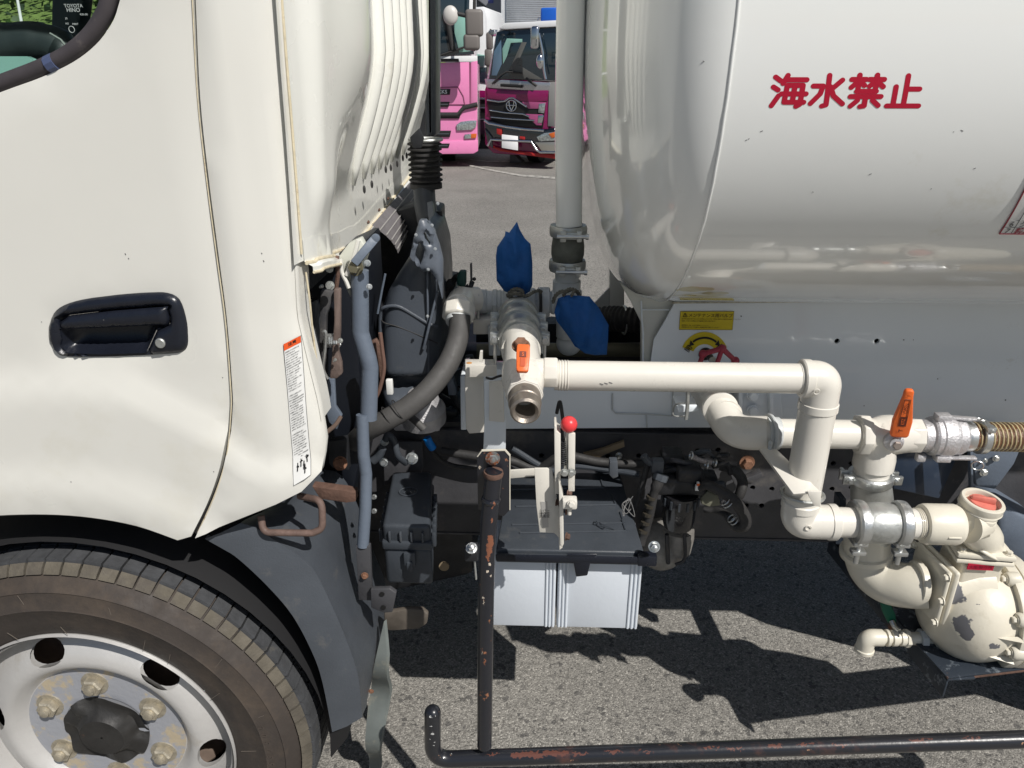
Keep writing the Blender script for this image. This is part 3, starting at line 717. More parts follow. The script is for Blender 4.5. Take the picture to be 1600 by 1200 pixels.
obj('flap_screw', MB().bolt(P(580, 1080, 1.09), (0, -1, 0), .004, .003), rustb, guard)
# wheel well liner (dark, above and behind the tyre)
wl = MB(); vs = []
for i in range(25):
    a = R(165 - i * 7.2); u = Vector((math.cos(a), 0, math.sin(a)))
    for d, q in ((.03, .0), (.05, .05), (.055, .28), (-.16, .30)): vs.append(hc + u * (RT + d) + AX * (q + .03))
wl.add(vs, [(r * 4 + c, r * 4 + c + 1, r * 4 + 5 + c, r * 4 + 4 + c) for r in range(24) for c in range(3)])
obj('wheel_arch_liner', wl, mat('arch_black', (.006, .006, .007), .8), truck, angle=50)
T('grab_loop', [(408, 806, 1.0), (411, 832, .99), (488, 833, .99), (504, 826, .99), (503, 782, 1.0), (468, 775, 1.03)], 5.6, mat('rusty_steel', (.13, .085, .07), .65, var=.3, vscale=40, bump=.001, bscale=200), truck, rad=.016, seg=12)
obj('rusty_bar', MB().prism([P(a, b, 1.12) for a, b in ((487, 760), (541, 767), (555, 770), (556, 784), (541, 786), (500, 780))], (0, .02, 0)), rust, truck, bevel=.002)

# ---------------------------------------------------------------- tilt strut and bits under the cab
strut_o = T('cab_stay', [(562, 422, 1.16), (563, 520, 1.155), (575, 560, 1.15), (578, 575, 1.15), (576, 655, 1.14)], 13.5, strut, truck, rad=.03, seg=20)
T('stay_rod', [(566, 648, 1.13), (568, 712, 1.12), (572, 740, 1.12), (571, 790, 1.11), (567, 853, 1.10)], 9.5, strut, strut_o, rad=.04, seg=18)
obj('stay_link', MB().beam(P(553, 412, 1.14), P(586, 373, 1.16), .014, .008, (0, -1, 0)).lathe([(.007, 0), (.007, .008)], P(586, 373, 1.155), (0, 1, 0), 16), strut, strut_o, bevel=.002)
obj('stay_pin', MB().bolt(P(574, 411, 1.13), (.2, -1, .2), .004, .006), zinc, strut_o)
obj('stay_pin', MB().bolt(P(577, 448, 1.14), (.3, -1, .2), .0035, .005), zinc, strut_o)
obj('stay_pin', MB().bolt(P(556, 418, 1.15), (-.3, -1, .2), .010, .010), mat('khaki_washer', (.13, .12, .08), .5), strut_o)
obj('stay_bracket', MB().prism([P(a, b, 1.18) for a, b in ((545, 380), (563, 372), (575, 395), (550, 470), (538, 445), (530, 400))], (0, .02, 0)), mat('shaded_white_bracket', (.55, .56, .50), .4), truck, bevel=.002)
T('stay_flange', [(532, 405, 1.15), (534, 425, 1.15), (541, 440, 1.15), (545, 450, 1.15)], 3.2, cabw, truck, seg=8, sm=True)
T('stay_flange', [(560, 375, 1.15), (552, 405, 1.15), (541, 430, 1.15)], 3.6, cabw, truck, seg=8, sm=True)
hinge = obj('hinge_plate', MB().prism([P(a, b, 1.12) for a, b in ((501, 453), (521, 456), (519, 470), (510, 492), (508, 560), (505, 585), (498, 575), (499, 520), (500, 470))], (0, .012, 0)), frameb, truck, bevel=.002)
obj('hinge_plate', MB().prism([P(a, b, 1.11) for a, b in ((521, 452), (531, 452), (531, 520), (528, 550), (533, 568), (534, 585), (526, 592), (515, 592), (518, 560), (522, 500))], (0, .012, 0)), mat('brown_steel', (.15, .11, .095), .6, var=.25, vscale=30, bump=.001, bscale=120), truck, bevel=.002)
T('hinge_tube', [(526, 400, 1.14), (528, 430, 1.14), (524, 460, 1.14)], 3.5, rust, truck, seg=8)
T('lock_rod', [(504, 518, 1.10), (509, 520, 1.10), (508, 545, 1.10), (505, 575, 1.10), (512, 592, 1.10)], 2.6, zinc, truck, seg=8, sm=True)
m = MB(); a = P(508, 532, 1.12); b = P(530, 532, 1.12)
m.tube([a.lerp(b, i / 60) + Vector((0, math.sin(i * .9) * .010, math.cos(i * .9) * .010)) for i in range(61)], .002, 6)
obj('coil_spring', m, zinc, truck)
for px, py, r in ((515, 420, 6), (516, 446, 7), (532, 532, 4), (503, 447, 3), (524, 562, 2.5)):
    q = P(px, py, 1.10); obj('hinge_bolt', MB().bolt(q, (0, -1, .1), S(r, q) * .75, .010), zincd, truck)
obj('cab_mount_plate', MB().prism([P(a, b, 1.16) for a, b in ((511, 592), (522, 592), (524, 635), (534, 650), (526, 672), (514, 660), (508, 640))], (0, .01, 0)), strut, truck, bevel=.002)
T('stop_cable', [(500, 684, 1.02), (512, 674, 1.06), (524, 664, 1.1), (532, 652, 1.13)], 3.4, mat('brown_cable', (.13, .09, .07), .6), truck, seg=8, sm=True)
obj('cab_mount_shelf', MB().prism([P(a, b, 1.25) for a, b in ((513, 690), (541, 686), (545, 735), (520, 732), (514, 725))], (0, .02, 0)), dark, truck, bevel=.002)
obj('mount_bolt', MB().bolt(P(532, 724, 1.22), (0, -1, .5), .010, .02), rustb, truck)
T('brown_cable', [(594, 520, 1.2), (597, 545, 1.2), (600, 575, 1.2), (594, 605, 1.2), (588, 620, 1.2)], 3.2, mat('brown_cable2', (.15, .085, .065), .6), truck, seg=8, sm=True)
obj('striker_plate', MB().prism([P(a, b, 1.22) for a, b in ((577, 535), (587, 530), (597, 545), (601, 570), (596, 600), (588, 570), (579, 552))], (0, .01, 0)), rust, truck, bevel=.001)
obj('white_connector', MB().box(P(609, 604, 1.25), (.012, .01, .03)), paperw, truck, bevel=.002)

# ---------------------------------------------------------------- air intake duct and cooling frame
dp = [(597, 500), (612, 460), (640, 405), (655, 372), (668, 352), (680, 360), (686, 400), (688, 470), (686, 560), (672, 610), (640, 640), (612, 640), (598, 600), (592, 560)]
duct_m = mat('duct_plastic', (.062, .072, .088), .36, var=.08, vscale=12, bump=.0003, bscale=300, dirt=[((.12, .12, .11), .62, .9, 14)])
dpx = [(590, 520), (597, 480), (606, 455), (622, 428), (640, 400), (652, 375), (662, 356), (676, 366), (686, 400), (690, 450), (690, 520), (686, 560), (672, 610), (650, 650), (600, 655), (592, 620), (588, 570)]
dpo = [(P(a, b, 1.42).x, P(a, b, 1.42).z) for a, b in dpx]
dx0 = P(612, 500, 1.42).x; dz1 = P(640, 590, 1.42).z
def duct_f(x, z, d):
    y = 1.40 + .10 * max(0, x - dx0 - .015) + .9 * max(0, dx0 - .012 - x) + .035 * math.exp(-d / .010)
    y += .045 * sm(dz1 + .012, dz1 - .004, z) - .05 * sm(dz1 - .018, dz1 - .045, z)         # the dished pocket and the foot below it
    return Vector((x, y, z))
duct = obj('intake_duct', sheet(dpo, duct_f, .010, back=lambda p, u, v: Vector((p.x, 1.62, p.z))), duct_m, truck, angle=55)
def swage(name, px, r, m_):
    pts = smooth([Vector((*[P(a, b, 1.41)[k] for k in (0, 2)], 0)) for a, b in px], 5)
    obj(name, MB().tube([duct_f(q.x, q.y, .05) + Vector((0, .0005, 0)) for q in pts], r, 8), m_, duct)
swage('duct_swage', [(594, 520), (595, 492), (599, 480), (612, 476), (626, 478), (646, 490), (668, 504), (684, 510)], .0036, duct_m)
swage('duct_groove', [(594, 498), (604, 503), (622, 508), (650, 520), (684, 536)], .0012, rubber)
T('duct_edge', [(590, 490, 1.385), (597, 452, 1.385), (602, 428, 1.385)], 1.8, strut, duct, seg=8)
def strutbar(a, b, wpx, name='cooling_frame_bar', m=strut, par=None):
    a = P(*a); b = P(*b); return obj(name, MB().beam(a, b, S(wpx, a), .012, (0, -1, 0)), m, par or truck, bevel=.0015)
xz = lambda pl, Y: [(P(a, b, Y).x, P(a, b, Y).z) for a, b in pl]
cf_m = mat('cooling_frame_paint', (.095, .11, .135), .38, var=.12, vscale=20, bump=.0006, bscale=120)
cfr = obj('cooling_frame', sheet(xz([(640, 402), (646, 372), (655, 345), (664, 345), (676, 362), (684, 385), (690, 410), (690, 470), (683, 440), (672, 425), (660, 425), (650, 415)], 1.37),
    lambda x, z, d: Vector((x, 1.372 - .006 * min(1, d / .006) + .25 * max(0, x - P(660, 380, 1.37).x), z)), .007, back=lambda p, u, v: p + Vector((0, .02, 0)),
    holes=[xz([(655, 378), (663, 392), (661, 402), (656, 415), (647, 402), (650, 390)], 1.37), xz([(664, 362), (672, 373), (671, 384), (666, 378), (661, 366)], 1.37)]), cf_m, truck, angle=50)
strutbar((668, 425, 1.40), (670, 600, 1.42), 3, 'cooling_frame_bar', cf_m, cfr); strutbar((680, 395, 1.42), (684, 560, 1.45), 3, 'cooling_frame_bar', cf_m, cfr); strutbar((684, 455, 1.40), (662, 545, 1.40), 4, 'cooling_frame_bar', cf_m, cfr)
strutbar((673, 318, 1.6), (677, 370, 1.5), 9, 'cooling_frame_bar', cf_m, cfr); strutbar((684, 330, 1.62), (692, 470, 1.6), 4, 'cooling_frame_bar', cf_m, cfr)
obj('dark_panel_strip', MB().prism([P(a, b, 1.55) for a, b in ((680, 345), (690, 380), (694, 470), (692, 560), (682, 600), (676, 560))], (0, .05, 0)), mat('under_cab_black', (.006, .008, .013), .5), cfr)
for q in ((650, 367), (680, 389), (669, 421), (668, 494), (684, 318), (675, 352)):
    p = P(q[0], q[1], 1.36); obj('frame_bolt', MB().bolt(p, (.2, -1, .2), .0022, .004), zinc, cfr)
T('radiator_edge', [(686, 330, 1.6), (692, 400, 1.6), (694, 480, 1.6), (690, 560, 1.6)], 5, dark, truck, seg=10, sm=True)
# air snorkel with its bellows on the far side of the cab
sn = P(663, 245, 1.75)
b0 = P(663, 222, 1.75); b1 = P(662, 286, 1.75); L = (b0 - b1).length; pr = []
for i in range(8):
    z = -i * L / 8; pr += [(.034, z), (.039, z - L * .03), (.039, z - L * .06), (.032, z - L * .085)]
pr += [(.037, -L * 1.0), (.037, -L * 1.12)]
snk = obj('snorkel_bellows', MB().lathe(pr, b0, (0, 0, 1), 32), rubber, truck, angle=25)
obj('snorkel_pipe', MB().prism([P(a, b, 1.80) for a, b in ((660, -160), (677, -160), (680, 20), (681, 214), (664, 216), (663, 160), (672, 110), (672, 0))], (0, .10, 0)), plastg, truck, bevel=.012, segs=4)
obj('snorkel_clamp', MB().torus(P(665, 218, 1.75), (0, 0, 1), .036, .004, 32, 8), zincd, snk)
T('snorkel_stem', [(662, 280, 1.75), (664, 320, 1.72), (670, 350, 1.68)], 17, plast, truck, seg=18)
obj('snorkel_bracket', MB().prism([P(a, b, 1.68) for a, b in ((640, 215), (655, 200), (662, 216), (658, 232), (645, 232))], (0, .01, 0)), dark, truck, bevel=.002)

# ---------------------------------------------------------------- engine and gearbox behind
eng = obj('engine', MB().prism([P(a, b, 1.62) for a, b in ((470, 470), (700, 500), (704, 640), (745, 660), (740, 900), (600, 930), (470, 760))], (0, .45, 0)), dark, truck, bevel=.02)
obj('dark_backing', MB().prism([P(a, b, 1.78) for a, b in ((560, 345), (650, 322), (686, 330), (690, 520), (560, 520))], (0, .12, 0)), dark, truck, bevel=.005)  # dark box added to keep the gap between flap and duct black
obj('under_cab_dark_plane', MB().prism([P(a, b, 1.30) for a, b in ((400, 430), (470, 425), (560, 385), (566, 470), (562, 560), (566, 700), (548, 800), (500, 800), (400, 760))], (0, .2, 0)), mat('under_cab_black', (.006, .008, .013), .5), truck, bevel=.01)  # dark plane added in place of the shade under the cab
T('oil_pipe', [(486, 470, 1.24), (492, 495, 1.24), (494, 540, 1.25), (488, 585, 1.26)], 11, plast, truck, seg=14, sm=True)
random.seed(21)
for i in range(30):
    x = random.uniform(600, 735); y = random.uniform(560, 700); Yq = random.uniform(1.48, 1.58); l = random.uniform(15, 60); a = random.uniform(-1, 1) * 1.2
    T('engine_pipe', [(x, y, Yq), (x + l * .5 * math.cos(a), y + l * .5 * math.sin(a) + 5, Yq - .02), (x + l * math.cos(a), y + l * math.sin(a), Yq + .03)], random.uniform(2, 6), random.choice((dark, plast, rubber, frameb, castal if i % 5 == 0 else dark)), eng, seg=8, sm=True)
for i in range(12):
    x = random.uniform(600, 735); y = random.uniform(560, 690); q = P(x, y, 1.5)
    obj('engine_bracket', MB().box(q, (S(random.uniform(8, 24), q), .02, S(random.uniform(8, 20), q)), Matrix.Rotation(random.uniform(-.6, .6), 3, 'Y')), random.choice((dark, frameb, plastg)), eng, bevel=.003)
q = P(660, 638, 1.42)
obj('oil_filler_cover', MB().lathe([(S(36, q), -.03), (S(36, q), 0), (S(30, q), .008), (S(26, q), .03), (S(20, q), .04)], q, (0, -.25, 1), 36), castal, eng)
obj('valve_cover_rim', MB().box(P(655, 655, 1.44), (.10, .08, .022)), castal, eng, bevel=.006)
T('engine_hose', [(640, 650, 1.36), (652, 660, 1.34), (662, 670, 1.34)], 6, hoser, eng, seg=12)
obj('blue_bracket', MB().prism([P(a, b, 1.46) for a, b in ((697, 590), (707, 588), (714, 612), (712, 618), (701, 618))], (0, .02, 0)), strut, eng, bevel=.002)
# fuse box
fb_l = [(613, 733), (664, 732), (671, 742), (682, 750), (678, 828), (592, 826), (592, 812)]
fz = P(613, 733, 1.33).z; 
def top_poly(px, z): return [PZ(a, b, z) for a, b in px]
ft = .62; fbx = [PZ(a, b, .655) for a, b in ((613, 736), (675, 736), (672, 822), (597, 820))]
fuse = obj('fuse_box', MB().prism([p for p in fbx], (0, 0, -.045)), plast, truck, bevel=.008, segs=3)
f2 = [Vector((p.x, p.y, .612)) + (p - sum(fbx, Vector()) / 4) * .06 for p in fbx]; f2 = [Vector((p.x, p.y, .620)) for p in f2]
obj('fuse_box_rim', MB().prism(f2, (0, 0, -.018)), plast, fuse, bevel=.004)
f3 = [Vector((p.x, p.y, .602)) for p in fbx]
obj('fuse_box_body', MB().prism(f3, (0, 0, -.085)), plast, fuse, bevel=.008, segs=3)
cf = sum(fbx, Vector()) / 4; cl = PZ(638, 768, .657); t = MB()
t.torus(cl, (0, 0, 1), .016, .0012, 28, 6); t.v = [Vector((cl.x + (v.x - cl.x) * 1.15, v.y, v.z)) for v in t.v]
for dx in (-.006, .0, .006): t.tube([cl + Vector((dx - .003, -.006, 0)), cl + Vector((dx + .003, .006, 0))], .001, 6)
obj('fuse_box_emblem', t, plastg, fuse)
for i in range(4):
    a = fbx[3].lerp(fbx[2], .15 + .23 * i); obj('fuse_box_clip', MB().box((a.x, a.y - .004, .632), (.004, .006, .022)), plastg, fuse, bevel=.001)
a = fbx[3].lerp(fbx[2], .55); obj('fuse_box_latch', MB().box((a.x, a.y - .008, .585), (.022, .008, .03)).box((a.x, a.y - .011, .570), (.012, .008, .022)), plast, fuse, bevel=.002)
for i in range(6):
    a = fbx[2].lerp(fbx[1], .1 + .13 * i); obj('fuse_box_clip', MB().box((a.x + .006, a.y, .612), (.008, .012, .03)), plast, fuse, bevel=.002)
    a = fbx[3].lerp(fbx[0], .1 + .13 * i); obj('fuse_box_clip', MB().box((a.x - .006, a.y, .618), (.008, .008, .03)), plast, fuse, bevel=.002)
obj('fuse_box_bracket', MB().prism([P(a, b, 1.42) for a, b in ((598, 690), (660, 690), (662, 730), (650, 760), (600, 760))], (0, .01, 0)), frameb, truck, bevel=.003)
for a, b, r in ((644, 716, 7), (601, 690, 5), (600, 722, 5), (585, 776, 3), (585, 798, 3)):
    q = P(a, b, 1.36 if b < 740 else 1.15); obj('bracket_bolt', MB().bolt(q, (0, -1, .3), S(r, q), .01), zinc, truck)
T('bracket_hose', [(602, 688, 1.34), (607, 680, 1.34), (616, 690, 1.34), (622, 712, 1.34), (634, 723, 1.36)], 5.5, plast, truck, seg=12, sm=True)
T('bracket_hose', [(597, 700, 1.3), (592, 712, 1.3), (583, 720, 1.3)], 7, plast, truck, seg=12, sm=True)
T('ground_cable', [(668, 690, 1.4), (672, 700, 1.4), (690, 720, 1.42), (720, 730, 1.44), (760, 728, 1.45)], 4, rubber, truck, seg=10, sm=True)
T('blue_sleeve', [(667, 684, 1.395), (671, 693, 1.395), (676, 700, 1.40)], 6.5, bluep, truck, seg=12)
strutbar((568, 850, 1.1), (572, 935, 1.1), 22, 'mudguard_bracket', frameb)
obj('mudguard_bracket', MB().prism([P(a, b, 1.08) for a, b in ((579, 921), (609, 920), (619, 927), (613, 957), (600, 958), (580, 950))], (0, .01, 0)), frameb, truck, bevel=.0015)
for a, b in ((597, 928), (599, 949)):
    q = P(a, b, 1.079); obj('bracket_hole', MB().lathe([(S(4, q), 0), (S(4, q), .0015)], q, (0, -1, 0), 16), inkb, truck)
obj('bracket_bolt', MB().bolt(P(570, 899, 1.09), (0, -1, 0), .005, .006), rustb, truck)
obj('step_plate', MB().prism([P(a, b, 1.16) for a, b in ((600, 958), (640, 952), (660, 953), (669, 960), (667, 975), (655, 983), (612, 986), (600, 984))], (0, .012, 0)), mat('brown_steel_b', (.10, .085, .07), .6, var=.25, vscale=30), truck, bevel=.003)
for q in ((694, 884),):
    p = P(q[0], q[1], 1.44); obj('chassis_plug', MB().lathe([(S(8, p), 0), (S(8, p), .004)], p, (0, -1, 0), 20), mat('plug_tan', (.26, .2, .13), .7), truck)
# big rubber hose from the white elbow down into the engine bay
T('rubber_hose', [(719, 492, 1.36), (715, 530, 1.34), (700, 568, 1.31), (672, 606, 1.28), (640, 634, 1.26), (606, 655, 1.25), (575, 672, 1.26), (555, 690, 1.3)], 17, hoser, truck, seg=22, sm=True)
for q in ((622, 640, 1.25), (606, 651, 1.25)):
    p = P(*q); obj('hose_ring', MB().torus(p, (P(640, 634, 1.26) - P(606, 655, 1.25)), S(17.3, p), S(.8, p), 28, 6), rubber, truck)

# ---------------------------------------------------------------- chassis rail with its punched holes
YF = 1.45
za = P(1000, 678, YF).z; zb = P(1000, 838, YF).z
x0, x1 = P(560, 700, YF).x, P(2300, 700, YF).x
cut = MB(); random.seed(4)
holes = [(740, 713), (777, 711), (846, 712), (920, 713), (998, 712), (1090, 704), (1122, 703), (1250, 702), (1290, 700), (1302, 724), (1330, 724), (1260, 724), (1176, 762), (1206, 764), (1300, 764), (1330, 762), (1166, 790), (1190, 790),
         (950, 713), (1215, 702), (1370, 760), (1400, 740)]
for a, b in holes:
    q = P(a, b, YF); r = S(4.2, q); cut.prism([q + Vector((r * math.cos(t * .524), -.02, r * math.sin(t * .524))) for t in range(12)], (0, .06, 0))
web = MB().box(((x0 + x1) / 2, YF + .003, (za + zb) / 2), (x1 - x0, .006, za - zb))
rail_o = obj('chassis_rail', web, frameb, truck, cut=cut)
obj('rail_flange', MB().box(((x0 + x1) / 2, YF + .040, za + .001), (x1 - x0, .086, .006)).box(((x0 + x1) / 2, YF + .040, zb - .001), (x1 - x0, .086, .006)), frameb, rail_o, bevel=.002)
obj('rail_backing', MB().box(((x0 + x1) / 2, YF + .09, (za + zb) / 2), (x1 - x0, .006, za - zb - .02)), dark, rail_o)
obj('far_chassis_rail', MB().box(((x0 + x1) / 2, 2.0, (za + zb) / 2), (x1 - x0, .08, za - zb)), frameb, truck, bevel=.01)
obj('rail_spacer', MB().box(((x0 + x1) / 2, YF + .035, P(1000, 671, YF).z), (x1 - x0, .05, .012)), rubber, truck)
for a, b, r, m_ in ((1167, 722, 11, rustb), (967, 711, 5, zinc), (1508, 704, 8, dark), (1120, 722, 5, dark), (1060, 709, 5, dark), (1370, 836, 7, frameb)):
    q = P(a, b, 1.42); obj('rail_bolt', MB().bolt(q, (0, -1, 0), S(r, q) * .8, .016), m_, truck)
T('wiring_loom', [(690, 705, 1.41), (760, 715, 1.40), (800, 720, 1.41), (840, 732, 1.41), (880, 712, 1.40), (940, 722, 1.40), (1010, 724, 1.40), (1060, 708, 1.40)], 7, rubber, truck, seg=12, sm=True)
T('wiring_loom', [(800, 700, 1.41), (860, 735, 1.41), (900, 728, 1.40), (960, 735, 1.40), (1000, 742, 1.38)], 5, plast, truck, seg=10, sm=True)
T('wiring_loom', [(870, 645, 1.2), (875, 628, 1.18), (880, 660, 1.17), (884, 690, 1.15)], 3, rubber, truck, seg=8, sm=True)
obj('tan_cable_tray', MB().prism([P(a, b, 1.43) for a, b in ((912, 710), (940, 703), (975, 690), (976, 698), (950, 708), (925, 720), (912, 718))], (0, .01, 0)), mat('tan_plate', (.28, .21, .13), .6, var=.15, vscale=30), truck)

# ---------------------------------------------------------------- sub-frame beam and skirt plate
YK = 1.44
zt = P(1300, 469, YK).z; zk = P(1300, 668, YK).z
skx0 = P(1018, 540, YK).x; skx1 = P(2300, 540, YK).x
cut = MB()
for a, b in ((1308, 533), (1370, 533)):
    q = P(a, b, YK); r = S(4.2, q); cut.prism([q + Vector((r * math.cos(t * .524), -.02, r * math.sin(t * .524))) for t in range(12)], (0, .05, 0))
sp = [(1056, 470), (1040, 500), (1022, 530), (1016, 570), (1014, 668), (2300, 668), (2300, 462)]
skirt = obj('tank_skirt', MB().prism([P(a, b, YK) for a, b in sp], (0, .006, 0)), skirtw, truck, cut=cut)
obj('skirt_backing', MB().box(((skx0 + skx1) / 2, YK + .03, (zt + zk) / 2), (skx1 - skx0 - .04, .006, (zt - zk) * .9)), dark, skirt)
T('skirt_weld', [(1050, 473, YK - .003), (1150, 472, YK - .003), (1250, 471, YK - .003), (1400, 471, YK - .003), (1620, 470, YK - .003)], 1.6, mat('dirty_weld', (.46, .43, .35), .6, var=.3, vscale=90), skirt, seg=8)
for a, b, r in ((1412, 531, .9), (1427, 531, .6), (1465, 592, .8), (1350, 634, .7), (1571, 625, 1), (1158, 494, 1)):
    q = P(a, b, YK - .0005); obj('skirt_speck', MB().lathe([(S(r, q), 0), (S(r, q), .0006)], q, (0, -1, 0), 10), inkb, skirt)
# beam at the left of the skirt
bm_ = obj('subframe_beam', MB().prism([P(a, b, 1.40) for a, b in ((722, 575), (1220, 588), (1225, 668), (722, 672))], (0, .05, 0)), skirtw, truck, bevel=.005)
T('beam_weld', [(957, 615, 1.397), (957, 640, 1.397), (962, 646, 1.397), (1010, 647, 1.397), (1050, 650, 1.397), (1052, 600, 1.397)], 1.3, greyp, bm_, seg=6)
T('beam_weld', [(1010, 647, 1.397), (1011, 668, 1.397)], 1.1, greyp, bm_, seg=6)
q = P(818, 640, 1.398); obj('beam_eye', MB().torus(q, (0, 1, 0), S(11, q), S(3, q), 24, 8), greyp, bm_)
br = obj('beam_bracket', MB().prism([P(a, b, 1.36) for a, b in ((1157, 600), (1206, 600), (1208, 664), (1157, 664))], (0, .006, 0)), skirtw, truck, bevel=.002)
obj('bracket_edge', MB().prism([P(a, b, 1.345) for a, b in ((1154, 600), (1160, 600), (1160, 664), (1154, 664))], (0, .05, 0)).prism([P(a, b, 1.345) for a, b in ((1202, 600), (1208, 600), (1210, 664), (1204, 664))], (0, .05, 0)), skirtw, br, bevel=.001)
for b in (617, 641):
    q = P(1176, b, 1.355); obj('big_bolt', MB().lathe([(S(10, q), 0), (S(10, q), .003)], q, (0, -1, 0), 24).lathe([(S(7.5, q), .003), (S(7.5, q), .010), (S(6, q), .012)], q, (0, -1, 0), 24), skirtw, br)
ck = obj('clamp_bracket', MB().prism([P(a, b, 1.30) for a, b in ((1057, 634), (1090, 634), (1092, 643), (1060, 645))], (0, .05, 0)), skirtw, truck, bevel=.002)
T('bracket_stud', [(1075, 612, 1.29), (1074, 636, 1.29), (1072, 655, 1.29)], 3, zincd, ck, seg=10)
T('bracket_wire', [(1070, 630, 1.29), (1056, 632, 1.3), (1052, 642, 1.31), (1054, 650, 1.3), (1075, 650, 1.3)], 1.2, zincd, ck, seg=6, sm=True)

# ---------------------------------------------------------------- tank
CY, AY, BZ = 1.70, .725, .52
NE = 2.45
CZ = zt + BZ * (1 - ((CY - YK) / AY) ** NE) ** (1 / NE) + .002
def sup(a):
    c, q = math.cos(a), math.sin(a)
    return (math.copysign(abs(c) ** (2 / NE), c), math.copysign(abs(q) ** (2 / NE), q))
XS = P(1131, 160, .98).x; XE = 4.6
tk = MB(); NS = 480
hp = [(1.0, 0), (.992, .022), (.975, .042), (.945, .062), (.90, .080), (.83, .097), (.70, .116), (.55, .130), (.40, .140), (.25, .146), (.12, .149), (.002, .150)]
rings = [(1.0, XE), (1.0, XS + .8), (1.0, XS + .4), (1.0, XS + .1), (1.0, XS + .012)] + [(s, XS - d) for s, d in hp]
pts = []
for s, d in rings:
    for j in range(NS):
        a = 2 * math.pi * j / NS
        ry = AY * s + (AY - BZ) * (1 - s) * .3 * s; rz = BZ * s
        uu = sup(a); pts.append(Vector((d, CY + ry * uu[0], CZ + rz * uu[1])))
tk.add(pts, [(i * NS + j, i * NS + (j + 1) % NS, (i + 1) * NS + (j + 1) % NS, (i + 1) * NS + j) for i in range(len(rings) - 1) for j in range(NS)])
tank = obj('tank', tk, tankw, truck, smooth_all=True)
seam = [Vector((XS + .004 + .0012 * noise.noise(Vector((j * .7, 0, 0))), CY + (AY + .0005) * sup(2 * math.pi * j / 160)[0], CZ + (BZ + .0005) * sup(2 * math.pi * j / 160)[1])) for j in range(161)]
obj('tank_weld', MB().tube(seam, .0022, 8), tankw, tank, smooth_all=True)
_tab = []                      # (arc length from the widest line, y, z)
for sg in (-1, 1):
    L_ = 0; py_, pz_ = CY - AY, CZ; row = []
    for k in range(1, 1500):
        zz1 = CZ + sg * BZ * .0006 * k
        q_ = 1 - abs((zz1 - CZ) / BZ) ** NE
        if q_ <= 0: break
        yy1 = CY - AY * q_ ** (1 / NE); L_ += math.hypot(yy1 - py_, zz1 - pz_); py_, pz_ = yy1, zz1; row.append((sg * L_, yy1, zz1))
    _tab += row
_tab.append((0, CY - AY, CZ)); _tab.sort()
import bisect
_keys = [t[0] for t in _tab]
def tank_fast(x, s, e=.0012):
    i = max(1, min(len(_tab) - 1, bisect.bisect(_keys, s))); a, b = _tab[i - 1], _tab[i]; f = (s - a[0]) / max(1e-9, b[0] - a[0])
    y, z = a[1] + (b[1] - a[1]) * f, a[2] + (b[2] - a[2]) * f
    n_ = Vector((0, b[2] - a[2], -(b[1] - a[1]))).normalized(); n_ = -n_ if n_.y > 0 else n_
    return Vector((x, y, z)) + n_ * e
def tank_hit(px, py):
    """where the sight line to a pixel meets the shell: (x, s)"""
    d = ray(px, py); g_ = lambda t: abs((d.y * t - CY) / AY) ** NE + abs((H + d.z * t - CZ) / BZ) ** NE - 1
    t = .5
    while g_(t) > 0 and t < 3: t += .002
    a, b = t - .002, t
    for _ in range(30):
        m = (a + b) / 2
        if g_(m) > 0: a = m
        else: b = m
    p = O + d * a; k = min(range(len(_tab)), key=lambda i: (_tab[i][1] - p.y) ** 2 + (_tab[i][2] - p.z) ** 2)
    return p.x, _tab[k][0]
xa, sa = tank_hit(1198, 170); xb, sb = tank_hit(1437, 168); xc, sc_ = tank_hit(1310, 113)
CH = {'海': [((.07, .93), (.22, .82)), ((.03, .63), (.17, .54)), ((.02, .05), (.20, .36)), ((.42, .98), (.30, .74)), ((.38, .85), (.97, .85)), ((.43, .68), (.38, .16)), ((.43, .68), (.88, .68), (.85, .10), (.74, .03)), ((.28, .42), (.99, .42)), ((.38, .16), (.95, .16)), ((.65, .66), (.62, .18))],
      '水': [((.5, .98), (.5, .08), (.38, .04)), ((.07, .66), (.35, .66), (.29, .42), (.04, .12)), ((.88, .84), (.62, .58)), ((.56, .64), (.68, .36), (.97, .11))],
      '禁': [((.04, .86), (.45, .86)), ((.25, .99), (.25, .60)), ((.24, .82), (.05, .62)), ((.27, .80), (.42, .68)), ((.54, .86), (.96, .86)), ((.75, .99), (.75, .60)), ((.73, .82), (.57, .66)), ((.77, .80), (.96, .64)), ((.22, .50), (.78, .50)), ((.06, .34), (.94, .34)), ((.5, .34), (.5, .05), (.38, .03)), ((.28, .22), (.10, .04)), ((.72, .22), (.90, .06))],
      '止': [((.52, .97), (.52, .08)), ((.53, .57), (.90, .57)), ((.22, .64), (.22, .08)), ((.04, .05), (.96, .05))]}
